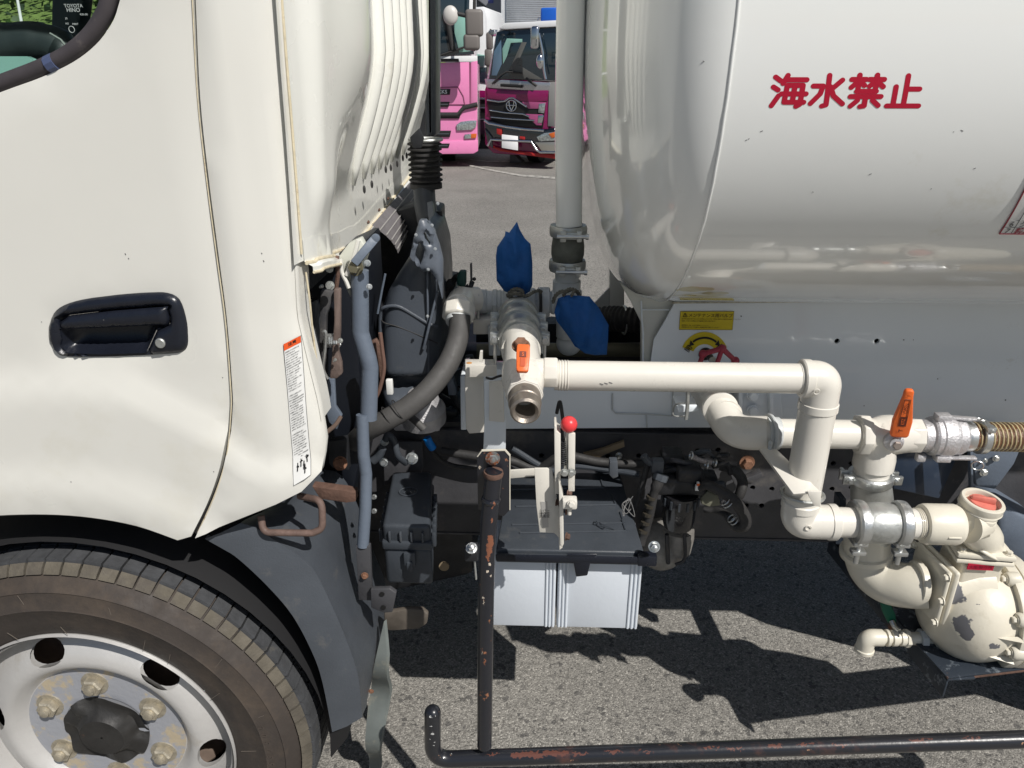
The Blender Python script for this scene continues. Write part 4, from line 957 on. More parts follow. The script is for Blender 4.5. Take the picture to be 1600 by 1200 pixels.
def stroke_mesh(strokes, f, wd, seg=.05):
    m = MB(); e = 0
    for st in strokes:
        P2 = [Vector(q) for q in st]; e += .00006
        for a, b in zip(P2, P2[1:]):
            e += .00003; L_ = (b - a).length; d = (b - a) / L_; n = Vector((-d.y, d.x)); k = max(1, int(L_ / seg))
            rowp = [[a + d * L_ * i / k + n * wd * t for t in (-1, 0, 1)] for i in range(k + 1)]
            vs = [f(q.x, q.y, e) for r_ in rowp for q in r_]
            m.add(vs, [(3 * i + c, 3 * i + c + 1, 3 * i + c + 4, 3 * i + c + 3) for i in range(k) for c in (0, 1)])
            for c, sg in ((a, -1), (b, 1)):
                fan = [c + d * sg * wd * math.sin(math.pi * t / 8) * 1 + n * wd * math.cos(math.pi * t / 8) for t in range(9)]
                m.add([f(c.x, c.y, e)] + [f(q.x, q.y, e) for q in fan], [(0, i + 1, i + 2) for i in range(8)])
    return m
xd, sd_ = tank_hit(1310, 171)
pitch_ = (xb - xa) / 4; hgt = sc_ - sd_
for i, ch in enumerate('海水禁止'):
    xo = xa + pitch_ * i + pitch_ * .06
    obj('red_character', stroke_mesh(CH[ch], lambda x, y, e, xo=xo: tank_fast(xo + x * pitch_ * .90 - (y - .5) * hgt * .07, sd_ + hgt * (.06 + .88 * y), .0003 + e * .15), .078), redl, tank, angle=80)
bpy.context.view_layer.update()
patches(tankw, [(hit(1085, 452), .020, (1.6, 1, .5)), (hit(1118, 458), .016, (1.4, 1, .4)), (hit(1070, 462), .012, (1.5, 1, .5))], (.60, .55, .36), wob=.006, scale=50)
for a_, b_ in ((1170, 217), (1166, 219), (1490, 206), (1503, 204), (1360, 272), (1523, 263), (1455, 295), (1270, 300), (1100, 96), (1190, 205)):
    q = hit(a_, b_); obj('paint_chip', MB().box(q, (random.uniform(.001, .004), .0006, .0008), Matrix.Rotation(random.uniform(-.6, .6), 3, 'Y')), inkg, tank)
# notice table at the right edge of the picture
def tq(px, py, e=.0012): x, s = tank_hit(px, py); return x, s
nx, ns = tank_hit(1561, 364); nx2, ns2 = tank_hit(1600, 296); shear = (nx2 - nx) / (ns2 - ns)
def nf(u, v, e): return tank_fast(nx + u + v * shear, ns + v, e)
hN = .16; wN = .34
def notice_quad(u0, u1, v0, v1, e):
    m = MB(); k = max(1, int((v1 - v0) / .01)); vs = []
    for i in range(k + 1):
        v = v0 + (v1 - v0) * i / k; vs += [nf(u0, v, e), nf(u1, v, e)]
    return m.add(vs, [(2 * i, 2 * i + 1, 2 * i + 3, 2 * i + 2) for i in range(k)])
obj('notice_table', notice_quad(0, wN, 0, hN, .0012), paperw, tank)
nb = MB()
redn = mat('notice_red', (.30, .03, .05), .5)
nb.tube([nf(0, 0, .0016), nf(wN, 0, .0016)], .0010, 6); nb.tube([nf(0, v * .01, .0016) for v in range(17)], .0010, 6)
obj('notice_border', nb, redn, tank)
nb = MB()
for v in (.0125, .025): nb.tube([nf(0, v, .0016), nf(wN, v, .0016)], .0004, 5)
nb.tube([nf(.0155, v * .005, .0016) for v in range(33)], .0004, 5)
obj('notice_ruling', nb, inkg, tank)
tb = MB()
tb.join(text_mb('7', .0125, lambda x, y: nf(.008 + x, .002 + y, .0022), .01)); tb.join(text_mb('6', .0125, lambda x, y: nf(.008 + x, .0145 + y, .0022), .01))
tb.join(text_mb('クラッチ操作', .0115, lambda x, y: nf(.018 + x, .0145 + y, .0022), .01, 'LEFT')); tb.join(text_mb('バルブ確認', .0115, lambda x, y: nf(.018 + x, .032 + y, .0022), .01, 'LEFT'))
obj('notice_lettering', tb, inkg, tank)
obj('notice_red_lettering', text_mb('禁水', .0115, lambda x, y: nf(.018 + x, .0022 + y, .0022), .03, 'LEFT'), redn, tank)
# gusset and saddle under the front of the tank
obj('tank_leg', MB().prism([P(a, b, 1.455) for a, b in ((958, 425), (1000, 458), (1060, 470), (1038, 505), (1021, 535), (1016, 570), (1015, 640), (1002, 640), (1002, 505), (985, 470))], (0, .02, 0)), mat('tank_leg_paint', (.60, .60, .55), .4, var=.04, vscale=6), tank, bevel=.003)
T('leg_seam', [(1002, 470, 1.45), (1003, 500, 1.448), (1005, 520, 1.448), (1004, 640, 1.448)], 1.4, skirtw, tank, seg=8)
T('leg_seam', [(1003, 484, 1.447), (1046, 484, 1.447)], 1, skirtw, tank, seg=6)
obj('cross_frame', MB().prism([P(a, b, 1.9) for a, b in ((952, 380), (975, 380), (976, 485), (952, 485))], (0, .06, 0)), tankw, truck, bevel=.004)
obj('cross_frame_gusset', MB().prism([P(a, b, 1.9) for a, b in ((928, 475), (952, 450), (952, 484), (928, 480))], (0, .01, 0)), greyp, truck)
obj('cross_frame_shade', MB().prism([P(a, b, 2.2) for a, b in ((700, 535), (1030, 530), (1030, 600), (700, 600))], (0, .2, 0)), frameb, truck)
# corrugated hose under the tank
pts = [P(905, 505, 1.78), P(950, 498, 1.75), P(985, 500, 1.72), (P(1030, 505, 1.7))]
pp = smooth(pts, 12); rr = [S(19, p) + (.0022 if i % 2 else -.0008) for i, p in enumerate(pp)]
ch_ = obj('corrugated_hose', MB().tube(pp, rr, 24), rubber, truck, angle=20)
q = P(975, 500, 1.73); obj('hose_hanger', MB().torus(q, (1, .1, 0), S(22, q), .0025, 32, 8), zinc, ch_)
T('crossing_pipe', [(745, 548, 1.72), (1020, 546, 1.74)], 11, mat('olive_bar', (.16, .15, .10), .6, var=.2, vscale=10), truck)
obj('cross_bar', MB().prism([P(a, b, 1.80) for a, b in ((744, 506), (1015, 506), (1015, 535), (744, 535))], (0, .06, 0)), dark, truck)

# ---------------------------------------------------------------- stand pipe and valve cluster in the gap
YP = 1.50
sp_ = obj('stand_pipe', MB().tube([P(889, 352, YP), P(888.5, 200, YP), P(888, 0, YP) + Vector((0, 0, .55))], [S(21, P(889, 300, YP))] * 3, 32), tankw, truck)
q = P(888, 360, YP); z1 = P(888, 360, YP).z; z2 = P(888, 414, YP).z
u1 = S(1, q)
obj('rubber_joint', MB().lathe([(22 * u1, 0), (24 * u1, -.010), (26 * u1, -.028), (26 * u1, -.045), (23 * u1, -.060), (21 * u1, -.072)], Vector((q.x, q.y, z1 - .004)), (0, 0, 1), 32), mat('joint_rubber', (.10, .105, .09), .55, var=.35, vscale=25, bump=.0006, bscale=90), sp_)
for zc in (z1, z2):
    cc = Vector((q.x, q.y, zc))
    cl = obj('pipe_clamp', MB().lathe([(22 * u1, -.009), (28 * u1, -.011), (29.5 * u1, -.006), (29.5 * u1, .006), (28 * u1, .011), (22 * u1, .009)], cc, (0, 0, 1), 40), zincd, sp_, angle=25)
    obj('clamp_lug', MB().box(cc + Vector((.004, -.042, -.002)), (.032, .014, .014)).box(cc + Vector((-.012, -.048, -.002)), (.012, .012, .022)).box(cc + Vector((.020, -.048, -.002)), (.010, .012, .022)), zincd, sp_, bevel=.002)
    obj('clamp_screw', MB().lathe([(.004, -.028), (.004, .028), (.006, .028), (.006, .034)], cc + Vector((.004, -.052, -.002)), (1, 0, 0), 12), zinc, sp_)
zt2 = z2 - .012
obj('threaded_socket', MB().lathe([(19 * u1, 0), (19 * u1, -.02), (22.5 * u1, -.021), (22.5 * u1, -.05), (24 * u1, -.051), (24 * u1, -.075), (20 * u1, -.08)], Vector((q.x, q.y, zt2)), (0, 0, 1), 40), greyp, sp_, angle=25)
# horizontal manifold behind the bags: unions, tees and sockets
a = P(742, 470, YP); b = P(905, 474, YP)
axm = Vector((b.x - a.x, 0, 0)); zmm = P(830, 472, YP).z; a = Vector((a.x, YP, zmm)); L = b.x - a.x; u = S(1, a)
man = obj('manifold_pipe', MB().lathe([(17 * u, 0), (17 * u, L)], a, (1, 0, 0), 32), greyp, truck)
for f0, f1, r in ((.02, .12, 19), (.12, .16, 17.5), (.17, .22, 20), (.22, .26, 18.5), (.27, .34, 20.5), (.34, .46, 24), (.46, .58, 22), (.60, .72, 23.5), (.73, .77, 19), (.78, .83, 21)):
    obj('manifold_fitting', MB().lathe([(r * u * .9, f0 * L), (r * u, f0 * L + .002), (r * u, f1 * L - .002), (r * u * .9, f1 * L)], a, (1, 0, 0), 32 if r != 20 else 8), greyp, man, angle=25)
T('u_bolt', [(747, 506, YP - .03), (747, 460, YP - .045), (747, 451, YP), (748, 460, YP + .05)], 2.6, zincd, truck, rad=.012, seg=10)
T('cable_tie', [(844, 455, YP - .02), (845, 470, YP - .042), (845, 492, YP - .03)], 2.5, rubber, truck, seg=8, sm=True)
obj('manifold_mount', MB().prism([P(a_, b_, 1.46) for a_, b_ in ((739, 500), (768, 498), (768, 523), (739, 523))], (0, .07, 0)), pipew, truck, bevel=.003)
obj('manifold_post', MB().prism([P(a_, b_, 1.45) for a_, b_ in ((762, 510), (782, 510), (782, 556), (764, 556))], (0, .02, 0)), greyp, truck, bevel=.002)
# vertical elbow under the drooping bag
T('drop_elbow', [(889, 455, YP), (889, 500, YP), (889, 525, YP)], 20, greyp, truck, seg=28)
q = P(889, 536, YP); obj('drop_elbow_end', MB().ball(q, S(20, q), 28), greyp, truck, smooth_all=True)
# white ball valve and elbow at the head of the rubber hose, green lever
T('hose_elbow', [(745, 468, 1.48), (722, 468, 1.46), (717, 482, 1.40), (717, 492, 1.365)], [20, 22, 24, 22], pipew, truck, rad=.03, seg=28)
q = P(717, 488, 1.375); axh = (P(715, 530, 1.34) - P(719, 485, 1.39)).normalized()
obj('hose_nut', MB().lathe([(S(26, q), -.012), (S(26, q), .012), (S(22, q), .016)], q, axh, 8), pipew, truck, bevel=.002)
obj('hose_ferrule', MB().lathe([(S(20, q), .014), (S(19, q), .024)], q, axh, 28), greyp, truck)
obj('green_lever', MB().prism([P(a_, b_, 1.46) for a_, b_ in ((714, 432), (718, 424), (728, 424), (728, 446), (724, 450), (714, 446))], (0, .018, 0)), greend, truck, bevel=.003)
T('lever_stem', [(728, 446, 1.47), (734, 452, 1.47), (738, 440, 1.48)], 4, dark, truck, seg=10)
strutbar((736, 411, 1.48), (737, 455, 1.48), 3, 'indicator_plate', frameb)
q = P(741, 436, 1.47); obj('indicator_knob', MB().ball(q, S(3, q), 12), dark, truck)
T('valve_rod', [(692, 462, 1.5), (700, 450, 1.5), (712, 434, 1.49), (716, 430, 1.47)], [10, 8, 5, 4], rubber, truck, seg=10, sm=True)
# pipe coming towards the camera: clamps, coupling, ball valve, outlet
zz_ = P(812, 590, 1.12).z
def V3(px, py, Y): return P(px, py, Y)
c1 = P(808, 474, YP); c2 = P(815, 560, 1.19); axc = (c2 - c1).normalized(); LC = (c2 - c1).length
uc = S(1, P(811, 520, 1.33))
br_ = obj('branch_pipe', MB().tube([c1, c2], 25 * uc * .95, 32), greyp, truck)
def at(f): return c1.lerp(c2, f)
for f, r0, hw, m_ in ((.30, 34, .010, zincd), (.50, 35, .010, zincd), (.70, 34, .010, zincd)):
    obj('coupling_clamp', MB().lathe([(25 * uc, -hw), (r0 * uc * .95, -hw), (r0 * uc, -hw * .5), (r0 * uc, hw * .5), (r0 * uc * .95, hw), (25 * uc, hw)], at(f), axc, 40), m_, br_, angle=25)
obj('coupling_sleeve', MB().lathe([(27 * uc, -.09), (30 * uc, -.085), (30 * uc, -.02), (29 * uc, .0), (30 * uc, .02), (30 * uc, .06), (27 * uc, .065)], at(.52), axc, 40), zinc, br_, angle=25)
obj('white_sleeve', MB().lathe([(28.5 * uc, -.03), (28.8 * uc, .03)], at(.80), axc, 40), pipew, br_)
for sx in (-1, 1):
    for f in (.30, .48, .66):
        q = at(f) + Vector((sx * 38 * uc, -.006, 0)); 
        obj('clamp_ear', MB().box(q, (.018, .014, .024)), zincd, br_, bevel=.002); obj('clamp_bolt', MB().bolt(q + Vector((0, -.008, 0)), (0, -1, .1), .0062, .007), zinc, br_)
        obj('clamp_stud', MB().lathe([(.0032, 0), (.0032, .04)], q + Vector((0, 0, -.012)), (0, .1, -1), 10), zinc, br_)
# ball valve body
v0 = P(815, 556, 1.17); v1 = P(820, 628, 1.03); axv = (v1 - v0).normalized(); uv = S(1, P(817, 600, 1.10)); LV = (v1 - v0).length
bv = obj('outlet_valve', MB().lathe([(29 * uv, -.03), (30 * uv, 0), (31 * uv, .2 * LV), (33 * uv, .38 * LV), (33 * uv, .58 * LV), (29 * uv, .75 * LV), (26 * uv, .82 * LV)], v0, axv, 40), pipew, truck, angle=30)
obj('valve_hex', MB().lathe([(27 * uv, .70 * LV), (29 * uv, .72 * LV), (29 * uv, .88 * LV), (27 * uv, .9 * LV)], v0, axv, 8), pipew, bv, bevel=.002)
obj('outlet_socket', MB().lathe([(15 * uv, .90 * LV), (15 * uv, 1.16 * LV), (19 * uv, 1.20 * LV), (22.5 * uv, 1.18 * LV), (23 * uv, 1.05 * LV), (24.5 * uv, 1.04 * LV), (24.5 * uv, .86 * LV), (20 * uv, .84 * LV)], v0, axv, 48, cap=False), brass, bv, angle=30)
obj('outlet_bore', MB().lathe([(15.2 * uv, 1.0 * LV), (15.2 * uv, .86 * LV), (.001, .855 * LV)], v0, axv, 32, cap=False), inkb, bv)
q = P(854, 582, 1.11); obj('valve_side_port', MB().lathe([(21 * uv, -.03), (22 * uv, -.005), (25 * uv, -.004), (25 * uv, .016), (22 * uv, .018)], q, (1, 0, 0), 8), pipew, bv, bevel=.002)
obj('valve_port_neck', MB().lathe([(24 * uv, -.03), (22 * uv, 0)], q + Vector((-.005, 0, 0)), (1, 0, 0), 32), pipew, bv)
# orange grip (two of these)
def grip(a, b, w0, w1, Yn, par, th=.010, nm='orange_lever'):
    A_ = P(*a); B_ = P(*b); d = (B_ - A_); L = d.length; d.normalize(); n = Yn.normalized(); sd = d.cross(n).normalized(); n = sd.cross(d).normalized()
    rows = [(0, w0 * .80), (.05, w0), (.35, w0 * 1.06), (.85, w1), (.95, w1 * .95), (1, w1 * .7)]
    ol = [A_ + d * (L * f) + sd * (w / 2) for f, w in rows] + [A_ + d * (L * f) - sd * (w / 2) for f, w in reversed(rows)]
    o = obj(nm, MB().prism([p + n * th / 2 for p in ol], -n * th), orange, par, bevel=.0032, segs=3)
    return o, A_, d, sd, n, L
g1, A_, d, sd, n, L = grip((818, 539, 1.06), (816, 582, 1.03), S(20, P(818, 560, 1.05)), S(19, P(818, 560, 1.05)), Vector((0, -1, .35)), bv, .009)
if n.y > 0: n = -n
cc = A_ + d * L * .38 + n * .0052
obj('lever_mark', MB().box(cc, (.010, .0008, .009), Matrix((sd, n, d)).transposed()), mat('lever_ink', (.16, .035, .02), .5), g1)
obj('lever_mark_letter', text_mb('S', .008, lambda x, y: cc + n * .0008 + (sd if sd.x > 0 else -sd) * x + (-d) * (y - .003), .02), orange, g1)
obj('lever_mark', MB().box(A_ + d * L * .66 + n * .0052, (.0075, .0006, .014), Matrix((sd, n, d)).transposed()), mat('lever_ink2', (.50, .08, .02), .5), g1)
q = P(814, 541, 1.07); obj('lever_nut', MB().bolt(q, (0, -.5, 1), .0105, .012), rustb, bv)

# ---------------------------------------------------------------- front delivery pipe
YD = 1.12
upper_l = P(866, 590, YD); upper_r = P(1262, 588, YD); zu = (upper_l.z + upper_r.z) / 2
rd = S(23.5, P(1050, 590, YD))
lowc = P(1262, 815, YD - .005)
xv1 = P(1283, 600, YD).x; xv2 = P(1263, 800, YD).x
def lin(name, a, b, r, m_, par, **k): return obj(name, MB().tube([a, b], r, 36), m_, par, **k)
dp_ = lin('delivery_pipe', Vector((upper_l.x, YD, zu)), Vector((upper_r.x + .01, YD, zu)), rd, pipew, truck)
for i in range(4):
    obj('pipe_thread', MB().torus(Vector((upper_l.x + .008 + i * .0045, YD, zu)), (1, 0, 0), rd, .0012, 36, 6), pipew, dp_)
    if i < 3: obj('pipe_thread', MB().torus(Vector((upper_r.x - .014 + i * .0045, YD, zu)), (1, 0, 0), rd, .0012, 36, 6), pipew, dp_)
ex = P(1286, 590, YD).x
def elbow(name, a, c, b, r, par, m_=pipew, rad=.04, lip=True, seg=36):
    pts = path([a, c, b], rad, 12)
    o = obj(name, MB().tube(pts, r, seg), m_, par, smooth_all=False, angle=40)
    if lip:
        for e, f in ((a, c), (b, c)):
            ax = (Vector(e) - Vector(f)).normalized(); obj('elbow_lip', MB().lathe([(r * 1.0, -.010), (r * 1.055, -.009), (r * 1.06, .003), (r * 1.0, .005)], e, ax, seg), m_, o, angle=30)
    return o
re_ = S(29, P(1290, 600, YD))
eb = elbow('upper_elbow', Vector((P(1256, 590, YD).x, YD, zu)), Vector((ex, YD, zu)), Vector((ex, YD, P(1284, 636, YD).z)), re_, dp_, rad=.034)
zl = P(1262, 815, YD).z
vx = ex
lin('down_pipe', Vector((ex, YD, P(1284, 630, YD).z)), Vector((ex, YD, P(1264, 785, YD).z)), S(27.5, P(1272, 715, YD)), pipew, dp_)
le = elbow('lower_elbow', Vector((ex, YD, P(1264, 785, YD).z)), Vector((ex, YD, zl)), Vector((P(1302, 815, YD).x, YD, zl)), S(27, P(1268, 815, YD)), dp_, rad=.032)
lin('short_pipe', Vector((P(1300, 815, YD).x, YD, zl)), Vector((P(1450, 812, YD).x, YD, zl)), S(23.5, P(1320, 815, YD)), pipew, dp_)
for px, py in ((1276, 612), (1263, 825)):
    q = P(px, py, YD - (.032)); obj('cast_mark', MB().torus(q, (0, 1, .1), S(4.5, q), S(.9, q), 20, 6), pipew, dp_)
for px, py in ((1196, 588), (1200, 589), (1068, 575), (1090, 571), (945, 590), (938, 591), (952, 589)):
    q = P(px, py, YD) + Vector((0, 0, 0)); th = max(-.9, min(.9, (q.z - zu) / rd)); q = Vector((q.x, YD - rd * math.sqrt(1 - th * th) - .0002, zu + th * rd))
    if px < 960: obj('paint_scratch', MB().box(q, (.006, .0006, .0012), Matrix.Rotation(.3, 3, 'Y')), inkg, dp_)
# galvanised ball between clamps
def vclamp(name, c, ax, r, par, up=Vector((0, 0, -1)), two=False):
    ax = Vector(ax).normalized(); up = Vector(up); m_ = MB().lathe([(r * .88, -.010), (r * 1.03, -.010), (r * 1.13, -.007), (r * 1.15, -.003), (r * 1.15, .003), (r * 1.13, .007), (r * 1.03, .010), (r * .88, .010)], c, ax, 44)
    o = obj(name, m_, zinc, par, angle=25)
    for sgn in ((1, -1) if two else (1,)):
        sd_ = ax.cross(up).normalized(); base_ = c + (sd_ * sgn * r * 1.22 if two else up * 0 + Vector((0, -1, 0)).cross(ax).cross(ax) * 0 + up * r * 1.05 - Vector((0, .012, 0)))
        dirn = Vector((0, -1, 0)) if two else up
        for k in (-.008, .010):
            obj('clamp_jaw', MB().box(base_ + dirn * k if two else base_ + up * k + Vector((0, -.008, 0)), (.024, .016, .008) if not two else (.024, .007, .018)), zinc, o, bevel=.0015)
        bp_ = base_ + (Vector((0, -.02, 0)) if two else Vector((0, -.008, .016)))
        obj('clamp_screw', MB().lathe([(.0042, 0), (.0042, .05)], bp_, (0, 1, 0) if two else up, 12).lathe([(.0075, .004), (.0075, .012)], bp_, (0, 1, 0) if two else up, 6), zinc, o)
    return o
gx0, gx1 = P(1345, 815, YD).x, P(1404, 812, YD).x; gr = S(32, P(1375, 812, YD))
Lg = gx1 - gx0
gb = obj('galvanised_joint', MB().lathe([(gr * .80, -.006), (gr * .90, .004), (gr * .99, Lg * .22), (gr * 1.02, Lg * .5), (gr * .99, Lg * .78), (gr * .90, Lg - .004), (gr * .8, Lg + .006)], Vector((gx0, YD, zl)), (1, 0, 0), 40), zincd, truck, smooth_all=True)
vclamp('joint_clamp', Vector((gx0 - .004, YD, zl)), (1, .03, 0), gr * .98, gb)
vclamp('joint_clamp', Vector((gx1 + .004, YD, zl)), (1, -.03, 0), gr * .98, gb)
# support strap from the frame and its U-bolt
stp = [P(1187, 700, 1.18), P(1214, 702, 1.18), P(1282, 768, 1.065), P(1240, 772, 1.065)]
bs = obj('support_strap', MB().prism(stp, (0, .004, -.006)), pipew, truck, bevel=.001)
obj('strap_foot', MB().prism([P(a_, b_, 1.062) for a_, b_ in ((1262, 768), (1284, 768), (1282, 793), (1272, 790), (1264, 776))], (0, .004, 0)), pipew, bs, bevel=.001)
q = P(1268, 772, YD); obj('pipe_u_bolt', MB().torus(Vector((ex, YD, q.z)), (0, .12, 1), S(31, q), .0035, 40, 8), zincd, bs)
q = Vector((P(1203, 676, 1.22).x, 1.22, P(1280, 678, 1.22).z)); obj('pipe_u_bolt', MB().torus(q, (1, .1, 0), S(28, q), .0035, 40, 8), greyp, bs)
T('u_bolt_leg', [(1204, 690, 1.18), (1202, 708, 1.18)], 3.2, greyp, bs, seg=10)

# ---------------------------------------------------------------- rear suction line, three-way valve, cam coupling
YR = 1.22
zr = P(1280, 678, YR).z; rr_ = S(23, P(1280, 678, YR))
lin('suction_pipe', Vector((P(1190, 678, YR).x, YR, zr)), Vector((P(1345, 677, YR).x, YR, zr)), rr_, pipew, truck)
T('tank_outlet_bend', [(1098, 600, 1.40), (1112, 622, 1.36), (1135, 650, 1.27)], 24, pipew, truck, seg=32)
el = obj('tank_outlet_elbow', MB().tube(path([P(1122, 634, 1.30), P(1146, 676, YR + .02), Vector((P(1200, 678, YR).x, YR, zr))], .06, 12), S(27, P(1150, 670, YR)), 32), pipew, truck)
q = Vector((P(1200, 678, YR).x, YR, zr)); obj('elbow_collar', MB().lathe([(S(27, q), -.004), (S(25.5, q), .0), (S(25.5, q), .018), (S(23, q), .02)], q, (1, 0, 0), 36), greyp, el)
q = P(1124, 637, 1.29); obj('elbow_collar', MB().lathe([(S(25, q), -.004), (S(27.5, q), -.002), (S(27.5, q), .010), (S(25, q), .012)], q, P(1135, 655, 1.24) - P(1112, 622, 1.36), 36), pipew, el)
tx0 = P(1345, 677, YR).x; tx1 = P(1425, 677, YR).x; ur = S(1, P(1380, 677, YR))
tv = obj('three_way_valve', MB().lathe([(27 * ur, 0), (30 * ur, .004), (30 * ur, .020), (27 * ur, .022), (26 * ur, .03), (31 * ur, .045), (32 * ur, .06), (28 * ur, .085), (26 * ur, .10)], Vector((tx0 - .008, YR, zr)), (1, 0, 0), 36), pipew, truck, angle=30)
obj('valve_hex', MB().lathe([(28 * ur, .001), (32.5 * ur, .002), (32.5 * ur, .019), (28 * ur, .021)], Vector((tx0 - .008, YR, zr)), (1, 0, 0), 8), pipew, tv, bevel=.0015)
obj('valve_body', MB().box(Vector(((tx0 + tx1) / 2 + .004, YR, zr + .004)), (.068, .056, .056)), pipew, tv, bevel=.02, segs=5)
obj('valve_hex', MB().lathe([(25 * ur, 0), (28 * ur, .002), (28 * ur, .024), (25 * ur, .026)], Vector((tx1 - .012, YR, zr)), (1, 0, 0), 8), pipew, tv, bevel=.0015)
for i in range(3): obj('pipe_thread', MB().torus(Vector((P(1432 + i * 3, 677, YR).x, YR, zr)), (1, 0, 0), 24 * ur, .0012, 36, 6), pipew, tv)
vd = Vector((P(1372, 690, YR).x, YR, zr))
obj('valve_down_port', MB().lathe([(28 * ur, 0), (29 * ur, -.03), (31 * ur, -.045), (31 * ur, -.065), (27 * ur, -.067), (26 * ur, -.095), (24.5 * ur, -.097)], vd, (0, 0, 1), 36), pipew, tv, angle=30)
vz = P(1368, 746, YR).z; vcc = Vector((vd.x, YR, vz))
lin('branch_pipe_down', Vector((vd.x, YR, vz + .03)), Vector((vd.x, YR, vz)), S(26, vcc), pipew, tv)
vclamp('riser_clamp', vcc, (0, 0, 1), S(29, vcc), truck, up=Vector((0, 1, 0)), two=True)
gal = obj('galvanised_riser', MB().tube([vcc, P(1363, 790, 1.225), P(1358, 836, 1.235)], [S(29, vcc), S(32, vcc), S(34, vcc)], 36), zincd, truck)
# orange lever on the valve
hb = P(1396, 690, YR - .035)
obj('lever_hub', MB().lathe([(.017, 0), (.017, .008), (.010, .012), (.010, .018)], hb + Vector((0, .004, 0)), (-.1, -1, .1), 28), castal, tv)
obj('lever_nut', MB().bolt(hb + Vector((0, -.012, 0)), (-.1, -1, .1), .0075, .007), mat('lever_nut_steel', (.33, .28, .25), .5, metal=.7), tv)
g2, A_, d, sd, n, L = grip((1404, 682, YR - .045), (1421, 608, YR - .06), S(27, P(1404, 670, YR - .05)), S(15, P(1421, 610, YR - .06)), Vector((-.25, -1, 0)), tv, .010)
if n.y > 0: n = -n
if sd.x < 0: sd = -sd
ink2 = mat('lever_ink3', (.10, .02, .01), .5)
fr = MB()
def lp(f, s): return A_ + d * (L * f) + sd * s + n * .0058
for aa, bb in (((.46, -.0055), (.82, -.0045)), ((.82, -.0045), (.82, .0045)), ((.82, .0045), (.46, .0055))): fr.tube([lp(*aa), lp(*bb)], .0005, 5)
obj('lever_frame_mark', fr, ink2, g2)
obj('lever_mark', MB().add([lp(.26, -.006), lp(.26, .006), lp(.46, .006), lp(.46, -.006)], [(0, 1, 2, 3)]), ink2, g2)
obj('lever_lettering', text_mb('KITZ', .0075, lambda x, y: A_ + d * (L * .36 + x * .75) - sd * (y - .0025) + n * .0064, .01), orange, g2)
obj('lever_lettering', text_mb('OPEN', .0078, lambda x, y: A_ + d * (L * .64 + x) - sd * (y - .0028) + n * .0064, .01), ink2, g2)
obj('lever_lettering', text_mb('1', .008, lambda x, y: A_ + d * (L * .90 + x) - sd * (y - .0025) + n * .0064, .01), ink2, g2)
obj('lever_lettering', text_mb('T', .009, lambda x, y: A_ + d * (L * .17 + x) - sd * (y - .0025) + n * .0064, .03), ink2, g2)
# cam coupling (its own thing) and suction hose
cx0 = P(1436, 676, YR).x
hose = thing('suction_hose', 'ribbed brown suction hose with silver cam coupling joined to the orange-handled valve', 'hose', (cx0 + .1, YR, zr))
pr = [(23, 0), (25.5, .002), (25.5, .016), (29, .018), (31, .022), (31, .030), (32.5, .032), (33, .05), (31.5, .056), (29.5, .060), (29, .072), (27, .076), (23, .078)]
cpl = obj('cam_coupling', MB().lathe([(r * ur, h) for r, h in pr], Vector((cx0, YR, zr)), (1, 0, 0), 40), castal, hose, angle=22)
for sgn in (1, -1):
    c = Vector((cx0 + .034, YR - .004, zr + sgn * 34 * ur))
    if sgn < 0: c = Vector((cx0 + .040, YR - .020, zr - 29 * ur))
    obj('cam_arm', MB().beam(c - Vector((.014, 0, 0)), c + Vector((.012, 0, 0)), .020, .012).beam(c + Vector((.008, 0, 0)), c + Vector((.058, -.003, -.002 * sgn)), .012, .006), castal, cpl, bevel=.0025)
    rc = c + Vector((.062, -.006, -.001 if sgn > 0 else -.012)); obj('pull_ring', MB().torus(rc, (.4, 1, .2) if sgn < 0 else (0, .2, 1), .0095 if sgn < 0 else .007, .0013, 24, 6), zinc, cpl)
obj('cam_lug', MB().box((cx0 + .006, YR - .012, zr - 33 * ur), (.016, .014, .014)), castal, cpl, bevel=.003)
hx = cx0 + .078
obj('hose_tail', MB().lathe([(23 * ur, 0), (24 * ur, .002), (24 * ur, .016)], Vector((hx - .002, YR, zr)), (1, 0, 0), 36), zinc, hose)
obj('hose_band', MB().lathe([(26 * ur, 0), (27.5 * ur, .001), (27.5 * ur, .011), (26 * ur, .012)], Vector((hx + .026, YR, zr)), (1, 0, 0), 36), zinc, hose)
obj('band_screw', MB().box((hx + .032, YR - .02, zr + 22 * ur), (.014, .016, .010)).lathe([(.004, 0), (.004, .03)], (hx + .032, YR - .03, zr + 20 * ur), (0, 1, .2), 10), zinc, hose, bevel=.001)
hb_ = obj('hose_body', MB().lathe([(22 * ur, 0), (22 * ur, 1.2)], Vector((hx + .01, YR, zr)), (1, 0, 0), 36), hosem, hose)
sp2 = []; turns = 160
for i in range(turns * 14):
    a = 2 * math.pi * i / 14; sp2.append(Vector((hx + .01 + i / 14 * .0074, YR + 22.2 * ur * math.cos(a), zr + 22.2 * ur * math.sin(a))))
obj('hose_spiral', MB().tube(sp2, .0018, 5), hosew, hose, smooth_all=True)

